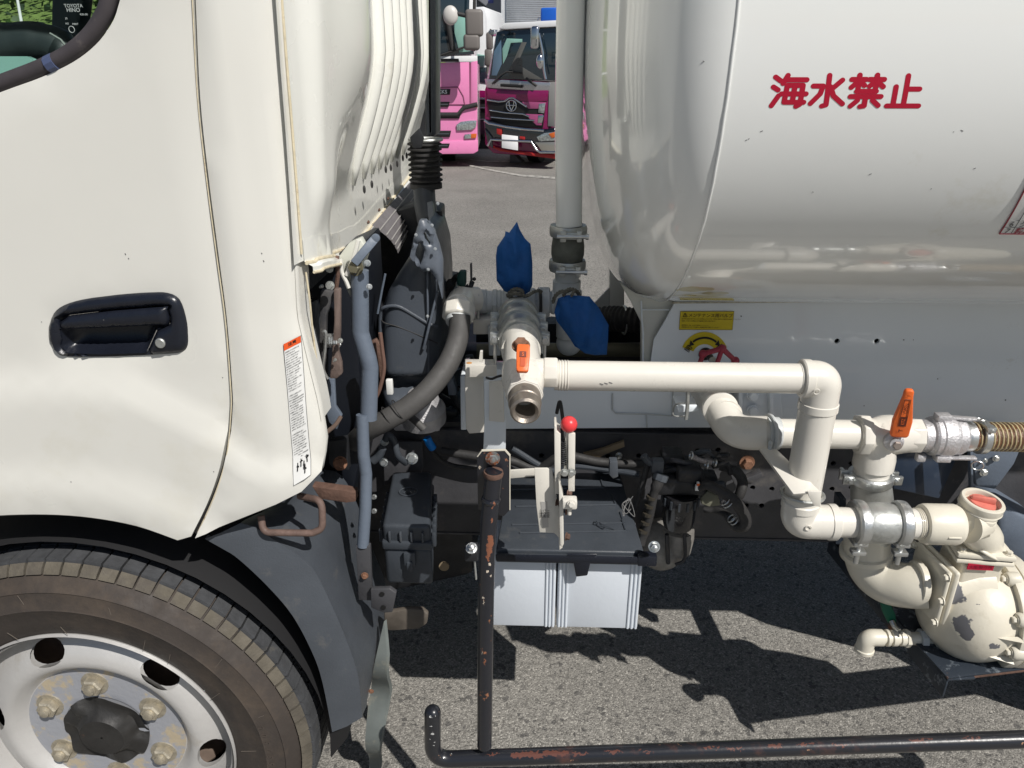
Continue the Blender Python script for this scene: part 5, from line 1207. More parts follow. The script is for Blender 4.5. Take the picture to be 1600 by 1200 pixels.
# ---------------------------------------------------------------- pump
YQ = 1.17
def lerpy(a, b, t): return a + (b - a) * t
pc = P(1560, 935, YQ); up_ = S(.95, P(1540, 930, YQ)); zp = P(1540, 950, YQ).z
xp = lambda px: P(px, 935, YQ - .065).x
prf = [(18, 1484), (34, 1486), (46, 1491), (58, 1500), (69, 1510), (78, 1523), (84, 1538), (86, 1555), (85, 1572), (82, 1590), (80, 1600)]
prf = [(r * up_, xp(x) - xp(1484)) for r, x in prf]
pump = obj('pump', MB().lathe(prf, Vector((xp(1484), YQ, zp)), (1, 0, 0), 56), pumpw, truck, angle=50)
# suction nozzle cone and square flange
fl_c = Vector((P(1450, 908, YQ).x, YQ - .004, P(1450, 908, YQ).z))
rot = Matrix.Rotation(R(7), 3, 'Z') @ Matrix.Rotation(R(0), 3, 'X')
fs_ = 104 * up_
obj('pump_flange', MB().box(fl_c + Vector((.010, 0, 0)), (.011, fs_ * .86, fs_), rot), pumpc, pump, bevel=.006, segs=3)
obj('pump_flange', MB().box(fl_c + Vector((-.003, 0, 0)), (.009, fs_ * .84, fs_ * .98), rot), pumpc, pump, bevel=.006, segs=3)
obj('nozzle_cone', MB().lathe([(42 * up_, 0), (41 * up_, .012), (50 * up_, .045), (54 * up_, .075)], fl_c + Vector((.014, 0, 0)), rot @ Vector((1, 0, 0)), 40), pumpw, pump)
for dy, dz in ((-.42, .42), (-.42, -.42), (.42, .42), (-.44, .0)):
    q = fl_c + rot @ Vector((-.008, dy * fs_, dz * fs_)); obj('flange_bolt', MB().bolt(q, rot @ Vector((-1, 0, 0)), .006, .008), pumpc, pump)
# casing block rising to the discharge flange
tf = [(1497, 868), (1560, 868)]
zf = P(1530, 856, YQ).z; cxp = P(1520, 862, YQ).x
fw = 80 * up_
bl_ = MB(); lv = [(zp + .01, .50, .46), (zp + .055, .46, .46), (zf - .022, .40, .42), (zf - .006, .44, .46)]; vs = []
for z, a_, b_ in lv:
    for sx, sy in ((-1, -1), (1, -1), (1, 1), (-1, 1)): vs.append(Vector((cxp + sx * fw * a_, YQ + sy * fw * b_, z)))
bl_.add(vs, [(i * 4 + j, i * 4 + (j + 1) % 4, i * 4 + 4 + (j + 1) % 4, i * 4 + 4 + j) for i in range(3) for j in range(4)] + [(12, 13, 14, 15)])
obj('pump_neck', bl_, pumpw, pump, bevel=.008, segs=3)
r2 = Matrix.Rotation(R(-6), 3, 'Z')
obj('discharge_flange', MB().box((cxp, YQ, zf), (fw * 1.06, fw * 1.06, .008), r2), pumpc, pump, bevel=.003)
obj('discharge_gasket', MB().box((cxp, YQ, zf + .0055), (fw * .98, fw * .98, .004), r2), plastg, pump)
obj('discharge_flange', MB().box((cxp, YQ, zf + .012), (fw * 1.06, fw * 1.06, .010), r2), pumpc, pump, bevel=.003)
for sx, sy in ((-1, -1), (1, -1), (1, 1), (-1, 1)):
    q = Vector((cxp, YQ, zf + .017)) + r2 @ Vector((sx * fw * .42, sy * fw * .42, 0)); obj('flange_bolt', MB().bolt(q, (0, 0, 1), .0055, .007), pumpc, pump)
# discharge tee: horizontal coupling, riser, ring with red plug
zr1 = P(1440, 812, YD).z
obj('pipe_coupling', MB().lathe([(24 * up_, 0), (29.5 * up_, .002), (31 * up_, .008), (31 * up_, .056), (30 * up_, .060), (28 * up_, .064)], Vector((P(1440, 813, YD).x, YD, zl)), (1, 0, 0), 40), pumpc, pump, angle=25)
obj('coupling_bar', MB().box((P(1475, 826, YD).x, YD - 30.5 * up_, zl - .004), (.022, .004, .003)), pumpc, pump, bevel=.001)
for i in range(3): obj('pipe_thread', MB().torus(Vector((P(1432 + 3 * i, 812, YD).x, YD, zl)), (1, 0, 0), S(24, P(1437, 812, YD)), .0011, 36, 6), pumpc, pump)
YT = 1.14
obj('tee_body', MB().tube([Vector((P(1508, 813, YD).x, YD, zl)), Vector((P(1522, 813, YD).x, YD + .008, zl)), Vector((P(1528, 813, YT).x, YT, zl - .002))], [28.5 * up_, 27.5 * up_, 27 * up_], 40), pumpc, pump, smooth_all=False, angle=50)
rc = P(1532, 790, YT - .008)
obj('tee_riser', MB().lathe([(29 * up_, -.045), (27 * up_, -.025), (27.5 * up_, -.01), (31 * up_, -.002)], rc, (.08, -.12, 1), 40), pumpc, pump, smooth_all=True)
ur_ = S(.90, rc)
obj('filler_ring', MB().lathe([(27 * ur_, -.004), (33.5 * ur_, -.003), (35 * ur_, .001), (35 * ur_, .011), (33.5 * ur_, .013), (28.5 * ur_, .013), (27.5 * ur_, .011), (27.5 * ur_, .000), (.001, .0)], rc, (.08, -.12, 1), 48, cap=False), pumpc, pump, angle=30)
axr = Vector((.08, -.12, 1)).normalized()
obj('tee_riser_base', MB().tube(smooth([rc - axr * .012, rc - axr * .04, Vector((cxp + .001, YQ - .012, zf + .030)), Vector((cxp, YQ - .01, zf + .014))], 5), [28 * up_] * 8 + [29 * up_] * 4 + [31 * up_, 33 * up_, 36 * up_, 38 * up_], 40), pumpc, pump, smooth_all=True)
obj('red_plug', MB().lathe([(23 * ur_, 0), (22 * ur_, .006), (20 * ur_, .009), (.001, .009)], rc + axr * .001, axr, 32), redcap, pump)
obj('red_plug_bar', MB().box(rc + axr * .013, (.038, .009, .012), Matrix.Rotation(R(-18), 3, 'Z')), redcap, pump, bevel=.003)
# face ring with bolts and ribs at the right edge
obj('pump_cover_ring', MB().lathe([(78 * up_, 0), (92 * up_, .001), (93 * up_, .006), (93 * up_, .018), (85 * up_, .020)], Vector((xp(1590), YQ, zp)), (1, 0, 0), 56), pumpc, pump, angle=30)
obj('pump_cover', MB().lathe([(92 * up_, 0), (93 * up_, .004), (93 * up_, .02), (70 * up_, .04), (60 * up_, .12), (40 * up_, .2)], Vector((xp(1590) + .022, YQ, zp)), (1, 0, 0), 56), pumpc, pump, angle=30)
for a in (62, 100, 145, 190, 225, 20, -20):
    # around x axis: angle from +z towards the camera
    u = Vector((0, -math.sin(R(a)), math.cos(R(a)))); q = Vector((xp(1590), YQ, zp)) + u * 87 * up_
    obj('ring_lug', MB().lathe([(.011, 0), (.0135, .004), (.0135, .02)], q + Vector((-.008, 0, 0)), (1, 0, 0), 20), pumpc, pump); obj('ring_bolt', MB().bolt(q + Vector((-.008, 0, 0)), (-1, 0, 0), .0062, .008), pumpc, pump)
for a in (82, 110):
    u = Vector((0, -math.sin(R(a)), math.cos(R(a)))); b_ = Vector((xp(1590), YQ, zp)) + u * 86 * up_
    s0 = Vector((xp(1550), YQ, zp)) + u * 84 * up_; t_ = Vector((0, -math.cos(R(a)), -math.sin(R(a)))) * .004
    obj('pump_rib', MB().add([s0, b_ + t_, b_ - t_, b_ + u * .014], [(0, 1, 3), (0, 3, 2), (0, 2, 1), (1, 2, 3)]), pumpc, pump)
q = P(1532, 886, YQ - fw * .50); obj('name_plate', MB().box(q, (.046, .002, .012), Matrix.Rotation(R(2), 3, 'Y')), redplate, pump)
obj('name_plate_lettering', text_mb('大阪製作所', .0085, lambda x, y: q + Vector((x, -.0014, y - .003)), .01), mat('plate_ink', (.18, .0, .015), .5), pump)
# foot
fz0 = P(1520, 1035, YQ - .02)
obj('pump_foot', MB().prism([P(a_, b_, YQ - .03) for a_, b_ in ((1530, 1018), (1560, 1005), (1566, 1040), (1545, 1046), (1532, 1040))], (0, .07, 0)), pumpc, pump, bevel=.004)
obj('pump_foot', MB().prism([P(a_, b_, YQ - .05) for a_, b_ in ((1562, 1030), (1590, 1026), (1640, 1026), (1640, 1046), (1580, 1046), (1563, 1043))], (0, .10, 0)), pumpc, pump, bevel=.004)
obj('foot_bolt', MB().bolt(P(1577, 1032, YQ - .05), (0, -.3, 1), .010, .010), rustb, pump)
bpy.context.view_layer.update()
patches(pumpw, [(hit(a_, b_), r * up_, q_) for a_, b_, r, q_ in ((1494, 925, 14, (1, 1, 1.6)), (1502, 975, 13, (1, 1, 1.2)), (1511, 992, 9, (1, 1, 1.5)), (1552, 1010, 8, (1.2, 1, .8)), (1484, 882, 10, (1, 1, 1.3)), (1480, 900, 9, (.9, 1, 1.8)), (1530, 945, 1.6, (1, 1, 1)), (1562, 905, 1.3, (1, 1, 1)))], (.13, .13, .14), wob=.016, scale=60)
# suction elbow into the flange
se = [Vector((vd.x - .004, YR + .03, P(1355, 850, YR + .03).z)), Vector((vd.x - .006, YR + .03, P(1360, 890, YR).z)), fl_c + Vector((-.055, .015, .002)), fl_c + Vector((-.012, 0, 0))]
big = obj('suction_elbow', MB().tube(smooth([P(1361, 795, 1.235), P(1354, 850, 1.235), P(1360, 885, 1.225), P(1384, 908, 1.20), P(1420, 915, 1.175), P(1446, 915, 1.165)], 7), S(34, P(1390, 900, 1.2)), 40), pumpc, truck, smooth_all=False, angle=50)
for f, ax in ((fl_c + Vector((-.022, 0, 0)), (1, -.02, 0)),):
    obj('elbow_collar', MB().lathe([(.038, -.006), (.0405, -.004), (.0405, .006), (.038, .008)], f, ax, 40), pumpc, big)
q = P(1353, 862, 1.235); obj('elbow_collar', MB().lathe([(S(36, q), -.006), (S(38.5, q), -.004), (S(38.5, q), .006), (S(36, q), .008)], q, (.15, 0, -1), 40), pumpc, big)
q = P(1415, 886, YR - .03); obj('cast_mark', MB().torus(q, (.3, -1, .6), .006, .001, 20, 6), pumpc, big)
# drain cock
YC = 1.16
zd = P(1400, 997, YC).z
dr = obj('drain_pipe', MB().tube(path([Vector((P(1350, 1012, YC).x, YC, P(1350, 1018, YC).z)), Vector((P(1350, 1000, YC).x, YC, zd)), Vector((P(1492, 997, YC).x, YC, zd))], .012, 8), S(10, P(1400, 997, YC)), 24), pumpc, truck)
for px, r, w_, sg in ((1350, 14.5, .0, 0), (1383, 13, .006, 24), (1392, 12.5, .010, 24), (1405, 12, .012, 24), (1413, 14, .008, 8), (1436, 15, .012, 8), (1456, 18, .016, 8)):
    if sg: obj('drain_fitting', MB().lathe([(S(r * .9, P(px, 997, YC)), 0), (S(r, P(px, 997, YC)), .001), (S(r, P(px, 997, YC)), w_), (S(r * .9, P(px, 997, YC)), w_ + .001)], Vector((P(px, 997, YC).x, YC, zd)), (1, 0, 0), sg), pumpc if px != 1436 else greyp, dr, angle=25)
q = Vector((P(1350, 1016, YC).x, YC, P(1350, 1014, YC).z)); obj('drain_lip', MB().lathe([(S(13, q), .004), (S(14.5, q), .002), (S(14.5, q), -.004), (S(10, q), -.005)], q, (0, 0, 1), 28), pumpc, dr)
eb2 = obj('drain_elbow', MB().tube(path([q + Vector((0, 0, .002)), Vector((q.x, YC, zd)), Vector((P(1378, 997, YC).x, YC, zd))], .014, 8), S(13, q), 24), pumpc, dr)
gl = obj('green_cock_lever', MB().prism([P(a_, b_, YC + .02) for a_, b_ in ((1376, 940), (1392, 944), (1400, 962), (1401, 974), (1388, 974), (1380, 958))], (0, .010, 0)), green, dr, bevel=.002)
T('cock_lever_arm', [(1393, 970, YC + .02), (1398, 980, YC + .01), (1405, 986, YC)], 4, zinc, dr, seg=10)
# angle-iron pump base
bt = [P(1478, 1062, 1.06)]; zbse = bt[0].z
A0 = PZ(1296, 838, zbse); A1 = PZ(1480, 1062, zbse)
B1 = PZ(1660, 1040, zbse); 
steel = mat('scuffed_black_steel', (.035, .045, .06), .4, metal=.3, dirt=[((.22, .25, .28), .56, .66, 34), ((.28, .13, .06), .64, .74, 12)], bump=.0008, bscale=80)
d_ = (A1 - A0).normalized(); n_ = Vector((-d_.y, d_.x, 0)); n_ = -n_ if n_.x < 0 else n_
ba = obj('pump_base', MB().prism([A0, A1, A1 + n_ * .055, A0 + n_ * .055], (0, 0, -.004)).prism([A0, A1, A1 + Vector((0, 0, -.042)), A0 + Vector((0, 0, -.042))], n_ * .004), steel, truck, bevel=.001)
e_ = (B1 - A1).normalized()
m_ = Vector((-e_.y, e_.x, 0)); m_ = -m_ if m_.y < 0 else m_
C0 = A1 + Vector((0, 0, .0005))
obj('base_plate', MB().prism([C0 + n_ * .0, C0 + e_ * .9, C0 + e_ * .9 + m_ * .11, C0 + m_ * .11 + e_ * .0], (0, 0, .004)), steel, ba, bevel=.001)
obj('base_plate_edge', MB().box(C0 + e_ * .45 + m_ * .003 + Vector((0, 0, -.0035)), (.80, .004, .0065), Matrix((e_, m_, Vector((0, 0, 1)))).transposed()), rust, ba, bevel=.001)
obj('base_hanger', MB().prism([P(a_, b_, 1.35) for a_, b_ in ((1312, 780), (1322, 780), (1322, 850), (1306, 850))], (0, .03, 0)), steel, ba)
T('riser_brace', [(1388, 838, 1.22), (1389, 880, 1.22)], 2, frameb, ba, seg=8)

# ---------------------------------------------------------------- right edge: dark bodywork behind the pump
obj('side_box', MB().prism([P(a_, b_, 1.42) for a_, b_ in ((1395, 676), (1500, 676), (1494, 720), (1468, 780), (1395, 765))], (0, .2, 0)), mat('blue_black_panel', (.03, .045, .075), .4, coat=.3, dirt=[((.3, .32, .35), .70, .74, 60)]), truck, bevel=.004)
obj('spring_hanger', MB().prism([P(a_, b_, 1.38) for a_, b_ in ((1517, 692), (1600, 690), (1585, 725), (1555, 765), (1525, 760))], (0, .02, 0)), strut, truck, bevel=.003)
for a_, b_, r in ((1544, 696, 4), (1556, 716, 5), (1539, 719, 3), (1537, 738, 6)):
    q = P(a_, b_, 1.375); obj('hanger_bolt', MB().bolt(q, (0, -1, 0), S(r, q) * .8, .006), zinc if r != 4 else inkb, truck)
strutbar((1515, 690, 1.36), (1518, 790, 1.36), 4, 'hanger_edge', strut)
obj('rear_mudguard', MB().prism([P(a_, b_, 1.34) for a_, b_ in ((1556, 800), (1575, 790), (1640, 830), (1700, 880), (1700, 960), (1640, 930), (1560, 850))], (0, .35, 0)), strut, truck, bevel=.01)
obj('rear_tyre', MB().lathe([(.2, 0), (.30, -.01), (.345, .02), (.355, .05), (.355, .18), (.3, .2)], Vector((1.55, 1.30, .355)), (0, 1, 0), 64), tyrem, truck)
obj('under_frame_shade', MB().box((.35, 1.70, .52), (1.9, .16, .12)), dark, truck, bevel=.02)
obj('propeller_shaft', MB().tube([(-.4, 1.68, .55), (2.2, 1.68, .45)], .045, 24), frameb, truck)
q = P(1060, 870, 1.38)
# ---------------------------------------------------------------- fuel filter and its hoses
fc = P(1064, 770, 1.30); uf = S(1, P(1064, 790, 1.30))
ff = obj('fuel_filter', MB().lathe([(27 * uf, 0), (28 * uf, -.004), (28 * uf, -.022), (26 * uf, -.024), (25.5 * uf, -.060), (22 * uf, -.078), (14 * uf, -.082)], fc, (0, 0, 1), 36), mat('filter_black', (.012, .012, .014), .22, coat=.5), truck, angle=30)
for i in range(14):
    a = 2 * math.pi * i / 14; q = fc + Vector((math.cos(a) * 28.5 * uf, math.sin(a) * 28.5 * uf, -.013)); obj('filter_rib', MB().box(q, (.004, .004, .018), Matrix.Rotation(a, 3, 'Z')), plast, ff)
obj('filter_head', MB().box(fc + Vector((-.005, .01, .022)), (.10, .06, .038)).box(fc + Vector((.01, .0, .05)), (.05, .05, .03)), dark, ff, bevel=.008, segs=3)
obj('filter_lettering', text_mb('FUEL\nFILTER', .006, lambda x, y: fc + Vector((x - .006, -26.2 * uf, y - .040)), 0), mat('filter_ink', (.08, .08, .08), .5), ff)
q = P(1062, 853, 1.34); obj('sediment_bowl', MB().lathe([(26 * uf, 0), (27 * uf, -.02), (24 * uf, -.055), (12 * uf, -.066)], P(1060, 826, 1.36), (0, 0, 1), 32), mat('dusty_casting', (.19, .18, .165), .6, var=.3, vscale=40), truck)
obj('brake_valve', MB().ball(P(1033, 850, 1.38), S(38, P(1033, 850, 1.38)), 24, (1, 1, 1.1)), mat('dusty_casting', (.19, .18, .165), .6), truck, smooth_all=True)
T('bowl_bracket', [(1042, 835, 1.32), (1044, 880, 1.32)], 3.5, dark, truck, seg=8); T('bowl_bracket', [(1069, 830, 1.32), (1070, 872, 1.32), (1055, 882, 1.32)], 2.6, dark, truck, seg=8, sm=True)
for px, nm in (((1028, 728, 1.30), 'a'),):
    pass
sens = obj('sensor_plug', MB().box(P(1027, 727, 1.28), (.024, .02, .028)), plastg, truck, bevel=.004)
obj('plug_collar', MB().lathe([(.014, 0), (.015, .004), (.015, .012), (.010, .016)], P(1034, 741, 1.27), (-.35, -.3, -1), 8), plastg, sens)
T('plug_cable', [(1030, 750, 1.265), (1022, 770, 1.26), (1016, 800, 1.26), (1008, 830, 1.26), (1002, 850, 1.26)], [9, 7, 7, 7, 6], rubber, sens, seg=12, sm=True)
for t in range(5):
    T('cable_tape', [(1018 - t * 3, 775 + t * 13, 1.258), (1017 - t * 3, 779 + t * 13, 1.258)], 8, mat('tape', (.035, .03, .022), .5), sens, seg=10)
T('plug_cable', [(1006, 712, 1.28), (1012, 720, 1.28), (1020, 724, 1.28)], 6, plast, sens, seg=10, sm=True)
T('plug_cable', [(1012, 724, 1.29), (1000, 770, 1.29), (990, 800, 1.29)], 5, rubber, sens, seg=10, sm=True)
# pump head cluster
random.seed(9)
cl2 = obj('filter_pump_head', MB().box(P(1062, 728, 1.34), (.07, .05, .03)).box(P(1050, 712, 1.34), (.045, .05, .022)).box(P(1092, 745, 1.34), (.07, .05, .022)), dark, truck, bevel=.008, segs=3)
for i in range(14):
    x = random.uniform(1035, 1125); y = random.uniform(705, 765); T('fuel_pipe', [(x, y, 1.31), (x + random.uniform(8, 25), y + random.uniform(-6, 8), 1.30), (x + random.uniform(15, 40), y + random.uniform(-4, 16), 1.31)], random.uniform(2, 4.5), random.choice((dark, rubber, plast, frameb)), cl2, seg=8, sm=True)
T('braided_pipe', [(1080, 713, 1.30), (1096, 719, 1.30), (1112, 722, 1.30)], 4.4, mat('braid', (.3, .27, .26), .5, var=.4, vscale=300), cl2, seg=12)
for a_, b_ in ((1080, 712), (1117, 723), (1104, 727)):
    q = P(a_, b_, 1.295); obj('hose_clip', MB().torus(q, (1, .1, -.25), S(5.5, q), .0022, 20, 6), zinc, cl2)
T('fuel_hose', [(1125, 727, 1.32), (1148, 735, 1.31), (1160, 752, 1.30), (1156, 772, 1.29), (1146, 783, 1.30)], 8, rubber, cl2, seg=16, sm=True)
T('fuel_hose', [(1090, 763, 1.28), (1105, 758, 1.26), (1125, 767, 1.25), (1148, 783, 1.24), (1163, 805, 1.24), (1164, 820, 1.24), (1152, 824, 1.25), (1142, 815, 1.26), (1135, 804, 1.27), (1120, 798, 1.29), (1100, 797, 1.3)], [7, 8, 9, 9, 9, 8, 7, 6, 5], rubber, cl2, seg=16, sm=True)
for a_, b_, r in ((1135, 784, 9), (1145, 812, 7)):
    q = P(a_, b_, 1.24); 
    for k in (-1, 1): obj('hose_clip', MB().torus(q + Vector((k * .003, 0, -k * .003)), (1, 0, -1), S(r, q), .0012, 20, 6), zinc, cl2)
q = P(1090, 762, 1.27); obj('hose_clip', MB().box(q, (.010, .006, .012)).box(q + Vector((0, 0, .009)), (.005, .006, .008)), paperw, cl2, bevel=.001); obj('clip_paint_mark', MB().box(q + Vector((0, -.004, .009)), (.006, .003, .004)), orange, cl2)
obj('pale_bracket', MB().prism([P(a_, b_, 1.33) for a_, b_ in ((1095, 778), (1105, 768), (1122, 775), (1126, 790), (1108, 792), (1096, 788))], (0, .02, 0)), mat('pale_olive', (.2, .2, .15), .6), truck, bevel=.002)
obj('rail_clip', MB().prism([P(a_, b_, 1.40) for a_, b_ in ((1140, 738), (1158, 752), (1180, 742), (1190, 738), (1192, 745), (1176, 756), (1150, 762))], (0, .02, 0)), frameb, truck, bevel=.002)

# ---------------------------------------------------------------- batteries under their black cover
YB = 1.18
zb0, zb1 = P(880, 980, YB).z, P(880, 868, YB).z
def battery(xa_, xb_):
    m = MB().box(((xa_ + xb_) / 2, YB + .06, (zb0 + zb1) / 2), (xb_ - xa_, .12, zb1 - zb0))
    b_ = obj('battery', m, batw, truck, bevel=.003)
    return b_
xs = [P(p, 930, YB).x for p in (763, 868, 871, 1000)]
for k in (0, 1):
    b_ = battery(xs[2 * k], xs[2 * k + 1])
    w_ = xs[2 * k + 1] - xs[2 * k]
    for x in ((xs[2 * k + 1] - .004, xs[2 * k + 1] - .011, xs[2 * k + 1] - .018)) if k == 0 else (xs[2] + .004, xs[2] + .011, xs[2] + .018, xs[3] - .004, xs[3] - .012, xs[3] - .020):
        obj('battery_ridge', MB().tube([(x, YB - .0005, zb0 + .002), (x, YB - .0005, zb1 - .001)], .0026, 10), batw, b_)
zc0 = zb1 + .002; zct = zc0 + .018
fcx = [P(775, 862, YB - .012).x, P(1008, 850, YB - .012).x]
tl_, tr_ = PZ(795, 740, zct + .012), PZ(968, 735, zct + .012)
cov = obj('battery_cover', MB().prism([Vector((fcx[0], YB - .012, zct)), Vector((fcx[1], YB - .012, zct)), Vector((tr_.x, tr_.y, zct + .01)), Vector((tl_.x, tl_.y, zct + .01))], (0, 0, -.020)), plast, truck, bevel=.004, segs=3)
obj('cover_lip', MB().box(((fcx[0] + fcx[1]) / 2, YB - .014, zc0 + .001), (fcx[1] - fcx[0], .008, .018)), plast, cov, bevel=.003)
for py, a_, b_ in ((765, 800, 943), (790, 806, 962), (817, 800, 975), (829, 812, 978)):
    p1 = PZ(a_, py + 3, zct + .004); p2 = PZ(b_, py, zct + .004); t_ = (p1.y - (YB - .012)) / (tl_.y - (YB - .012)); zq = zct + .01 * t_ + .001
    obj('cover_ridge', MB().tube([Vector((p1.x, p1.y, zq)), Vector((p2.x, p2.y, zq))], .0022, 8), plast, cov)
    obj('cover_ridge', MB().tube([Vector((p2.x, p2.y, zq)), Vector((p2.x - .004, p2.y + .036, zq + .002))], .0022, 8), plast, cov)
obj('clamp_bar', MB().box(((fcx[0] + fcx[1]) / 2 + .01, YB - .024, zb1 + .010), (fcx[1] - fcx[0] + .02, .005, .015)).box((P(1012, 858, YB - .02).x, YB - .018, zb1 + .010), (.036, .02, .022)), satin, cov, bevel=.003)
obj('clamp_tongue', MB().prism([P(a_, b_, YB - .026) for a_, b_ in ((884, 866), (935, 866), (924, 876), (918, 900), (900, 902), (896, 880))], (0, .005, 0)), satin, cov, bevel=.003)
obj('clamp_bolt', MB().bolt(P(1022, 854, YB - .035), (0, -1, .4), .008, .010, .005), zinc, cov)
obj('clamp_corner', MB().box(P(737, 862, 1.09), (.024, .02, .03)), dark, cov, bevel=.003)
obj('clamp_bolt', MB().bolt(P(737, 857, 1.07), (0, -.7, 1), .0075, .010, .005), zinc, cov)
T('clamp_rod', [(741, 870, 1.09), (744, 905, 1.09)], 1.6, zincd, cov, seg=8)
random.seed(12); lw = MB()
for k in range(3):
    lw.tube(smooth([P(978 + random.uniform(-6, 14), 783 + random.uniform(-8, 26), 1.2) for _ in range(6)], 6), .0007, 5)
obj('lock_wire', lw, mat('bare_wire', (.5, .5, .5), .4, metal=.8), cov)
obj('cover_tab', MB().prism([P(a_, b_, 1.2) for a_, b_ in ((953, 722), (965, 722), (966, 745), (958, 748), (952, 742))], (0, .02, 0)), plastg, cov, bevel=.001)

# ---------------------------------------------------------------- post, its plate and the guard rail
YG = .985
gp_ = obj('post_plate', MB().prism([P(a_, b_, YG + .03) for a_, b_ in ((753, 704), (789, 703), (797, 712), (797, 797), (787, 807), (762, 801), (747, 796), (745, 714))], (0, .004, 0)), blackr, truck, bevel=.0008)
obj('plate_edge_wear', MB().prism([P(a_, b_, YG + .029) for a_, b_ in ((789.5, 703), (797.5, 712), (797.5, 797), (796, 797), (796, 713), (788.5, 704.5), (753, 705.5), (746.5, 714), (745, 714), (752.5, 704))], (0, .004, 0)), pumpc, gp_)
obj('plate_bolt', MB().bolt(P(770, 716, YG + .028), (0, -1, .1), .0085, .007, .003), mat('plate_bolt_blue', (.25, .27, .27), .4, metal=.6, dirt=[(((.35, .12, .05)), .5, .6, 60)]), gp_)
pst = T('guard_post', [(772, 735, YG + .015), (768, 775, YG + .01), (763, 830, YG + .005), (759, 960, YG), (757, 1165, YG)], 13.2, blackr, truck, seg=28, sm=True)
q = P(771, 740, YG + .014); obj('post_collar', MB().lathe([(S(15, q), -.004), (S(16, q), 0), (S(15, q), .004)], q, (0, 0, 1), 28), rust, pst)
q = P(767, 780, YG + .008); obj('post_collar', MB().lathe([(S(14, q), -.004), (S(15.5, q), 0), (S(14, q), .004)], q, (0, 0, 1), 28), blackr, pst)
ra = P(700, 1186, YG); rb = P(1600, 1155, YG); dirr = (rb - ra).normalized(); rEnd = ra + dirr * 1.28
rl = [P(676, 1112, YG), P(675, 1150, YG) + Vector((0, 0, 0)), P(677, 1185, YG), ra + Vector((.02, 0, 0)), rb, rEnd, rEnd + Vector((0, 0, .05))]
rl = [P(676, 1114, YG), P(676, 1187, YG), rb, rEnd, rEnd + Vector((0, 0, .07))]
rail2 = obj('guard_rail', MB().tube(path(rl, .034, 10), S(12.6, ra), 28), blackc, truck)
obj('rail_end_cap', MB().ball(P(676, 1114, YG), S(12.6, ra), 20), blackc, rail2, smooth_all=True)
bpy.context.view_layer.update()
patches(blackr, [(hit(a_, b_), S(r, P(760, 900, YG)), (1, 1, k)) for a_, b_, r, k in ((766, 848, 5, 3), (769, 815, 2.4, 2), (771, 790, 2.4, 2.6), (763, 872, 3, 2), (757, 1035, 1.2, 7), (755, 935, 1, 6), (764, 862, 4, 2.2))], (.20, .075, .04), wob=.007, scale=170)
patches(blackr, [(hit(a_, b_), S(r, P(760, 900, YG)), (1, 1, k)) for a_, b_, r, k in ((762, 893, 1.8, 1.4), (767, 900, 1.2, 2), (755, 934, 2.2, .8), (756, 941, .9, 6), (753, 1020, .8, 5), (765, 882, 1.6, 2), (750, 730, 1.4, 3))], (.55, .47, .38), rough=.5, wob=.004, scale=260)
patches(blackc, [(hit(a_, b_), S(r, P(900, 1180, YG)), (k, 1, 1)) for a_, b_, r, k in ((825, 1180, 5, 6), (865, 1177, 4, 6), (905, 1178, 2.5, 6), (960, 1175, 2, 8), (1010, 1174, 1.8, 7), (1110, 1168, 2, 10), (1150, 1170, 2, 9), (1210, 1166, 2.8, 5), (1260, 1163, 2, 7), (1310, 1164, 1.8, 8), (1440, 1156, 2.6, 8), (1520, 1153, 2, 8), (770, 1179, 2, 5))], (.115, .045, .032), wob=.010, scale=160)
patches(blackc, [(hit(a_, b_), S(r, P(680, 1160, YG)), (1, 1, k)) for a_, b_, r, k in ((672, 1120, 1.8, 1), (680, 1118, 1.2, 1.5), (674, 1135, 1.8, 1), (675, 1147, 2, 1.2), (680, 1160, 1.2, 1), (677, 1165, 1, 1), (690, 1172, 1.2, 1), (672, 1155, 1, 1), (705, 1178, 1, 1))], (.50, .50, .49), rough=.5, wob=.006, scale=300)
# white arm that carries the post, and brackets beside it
arm = obj('post_arm', MB().prism([P(a_, b_, 1.20) for a_, b_ in ((757, 596), (789, 594), (791, 650), (790, 704), (755, 704), (757, 655))], (0, .005, 0)), skirtw, truck, bevel=.001)
obj('arm_ridge', MB().prism([P(a_, b_, 1.19) for a_, b_ in ((764, 598), (786, 596), (788, 660), (764, 658))], (0, .008, 0)), pipew, arm, bevel=.001)
ep = obj('end_plate', MB().prism([P(a_, b_, 1.28) for a_, b_ in ((726, 588), (755, 586), (757, 676), (733, 678), (728, 670))], (0, .01, 0)), pipew, truck, bevel=.002)
obj('end_plate', MB().prism([P(a_, b_, 1.32) for a_, b_ in ((719, 588), (728, 587), (729, 672), (720, 672))], (0, .10, 0)), skirtw, truck, bevel=.002)
zq = P(750, 572, 1.27).z
obj('shelf_angle', MB().prism([PZ(a_, b_, P(740, 570, 1.27).z) for a_, b_ in ((727, 561), (773, 561), (772, 571), (727, 573))], (0, 0, -.004)).prism([P(a_, b_, 1.26) for a_, b_ in ((727, 572), (776, 570), (776, 588), (727, 590))], (0, .004, 0)), pipew, truck, bevel=.001)
obj('shelf_tab', MB().prism([P(a_, b_, 1.22) for a_, b_ in ((750, 550), (754, 550), (754, 566), (748, 566))], (0, .01, 0)), pipew, truck)
obj('shelf_rust', MB().lathe([(S(5, P(733, 567, 1.2)), 0), (S(4, P(733, 567, 1.2)), .0006)], PZ(733, 567, P(740, 570, 1.27).z + .0003), (0, 0, 1), 12), mat('rust_stain', (.50, .25, .09), .7), truck)
T('black_wire', [(760, 590, 1.19), (768, 592, 1.18), (776, 589, 1.17), (783, 587, 1.16)], 2, rubber, truck, seg=8, sm=True)
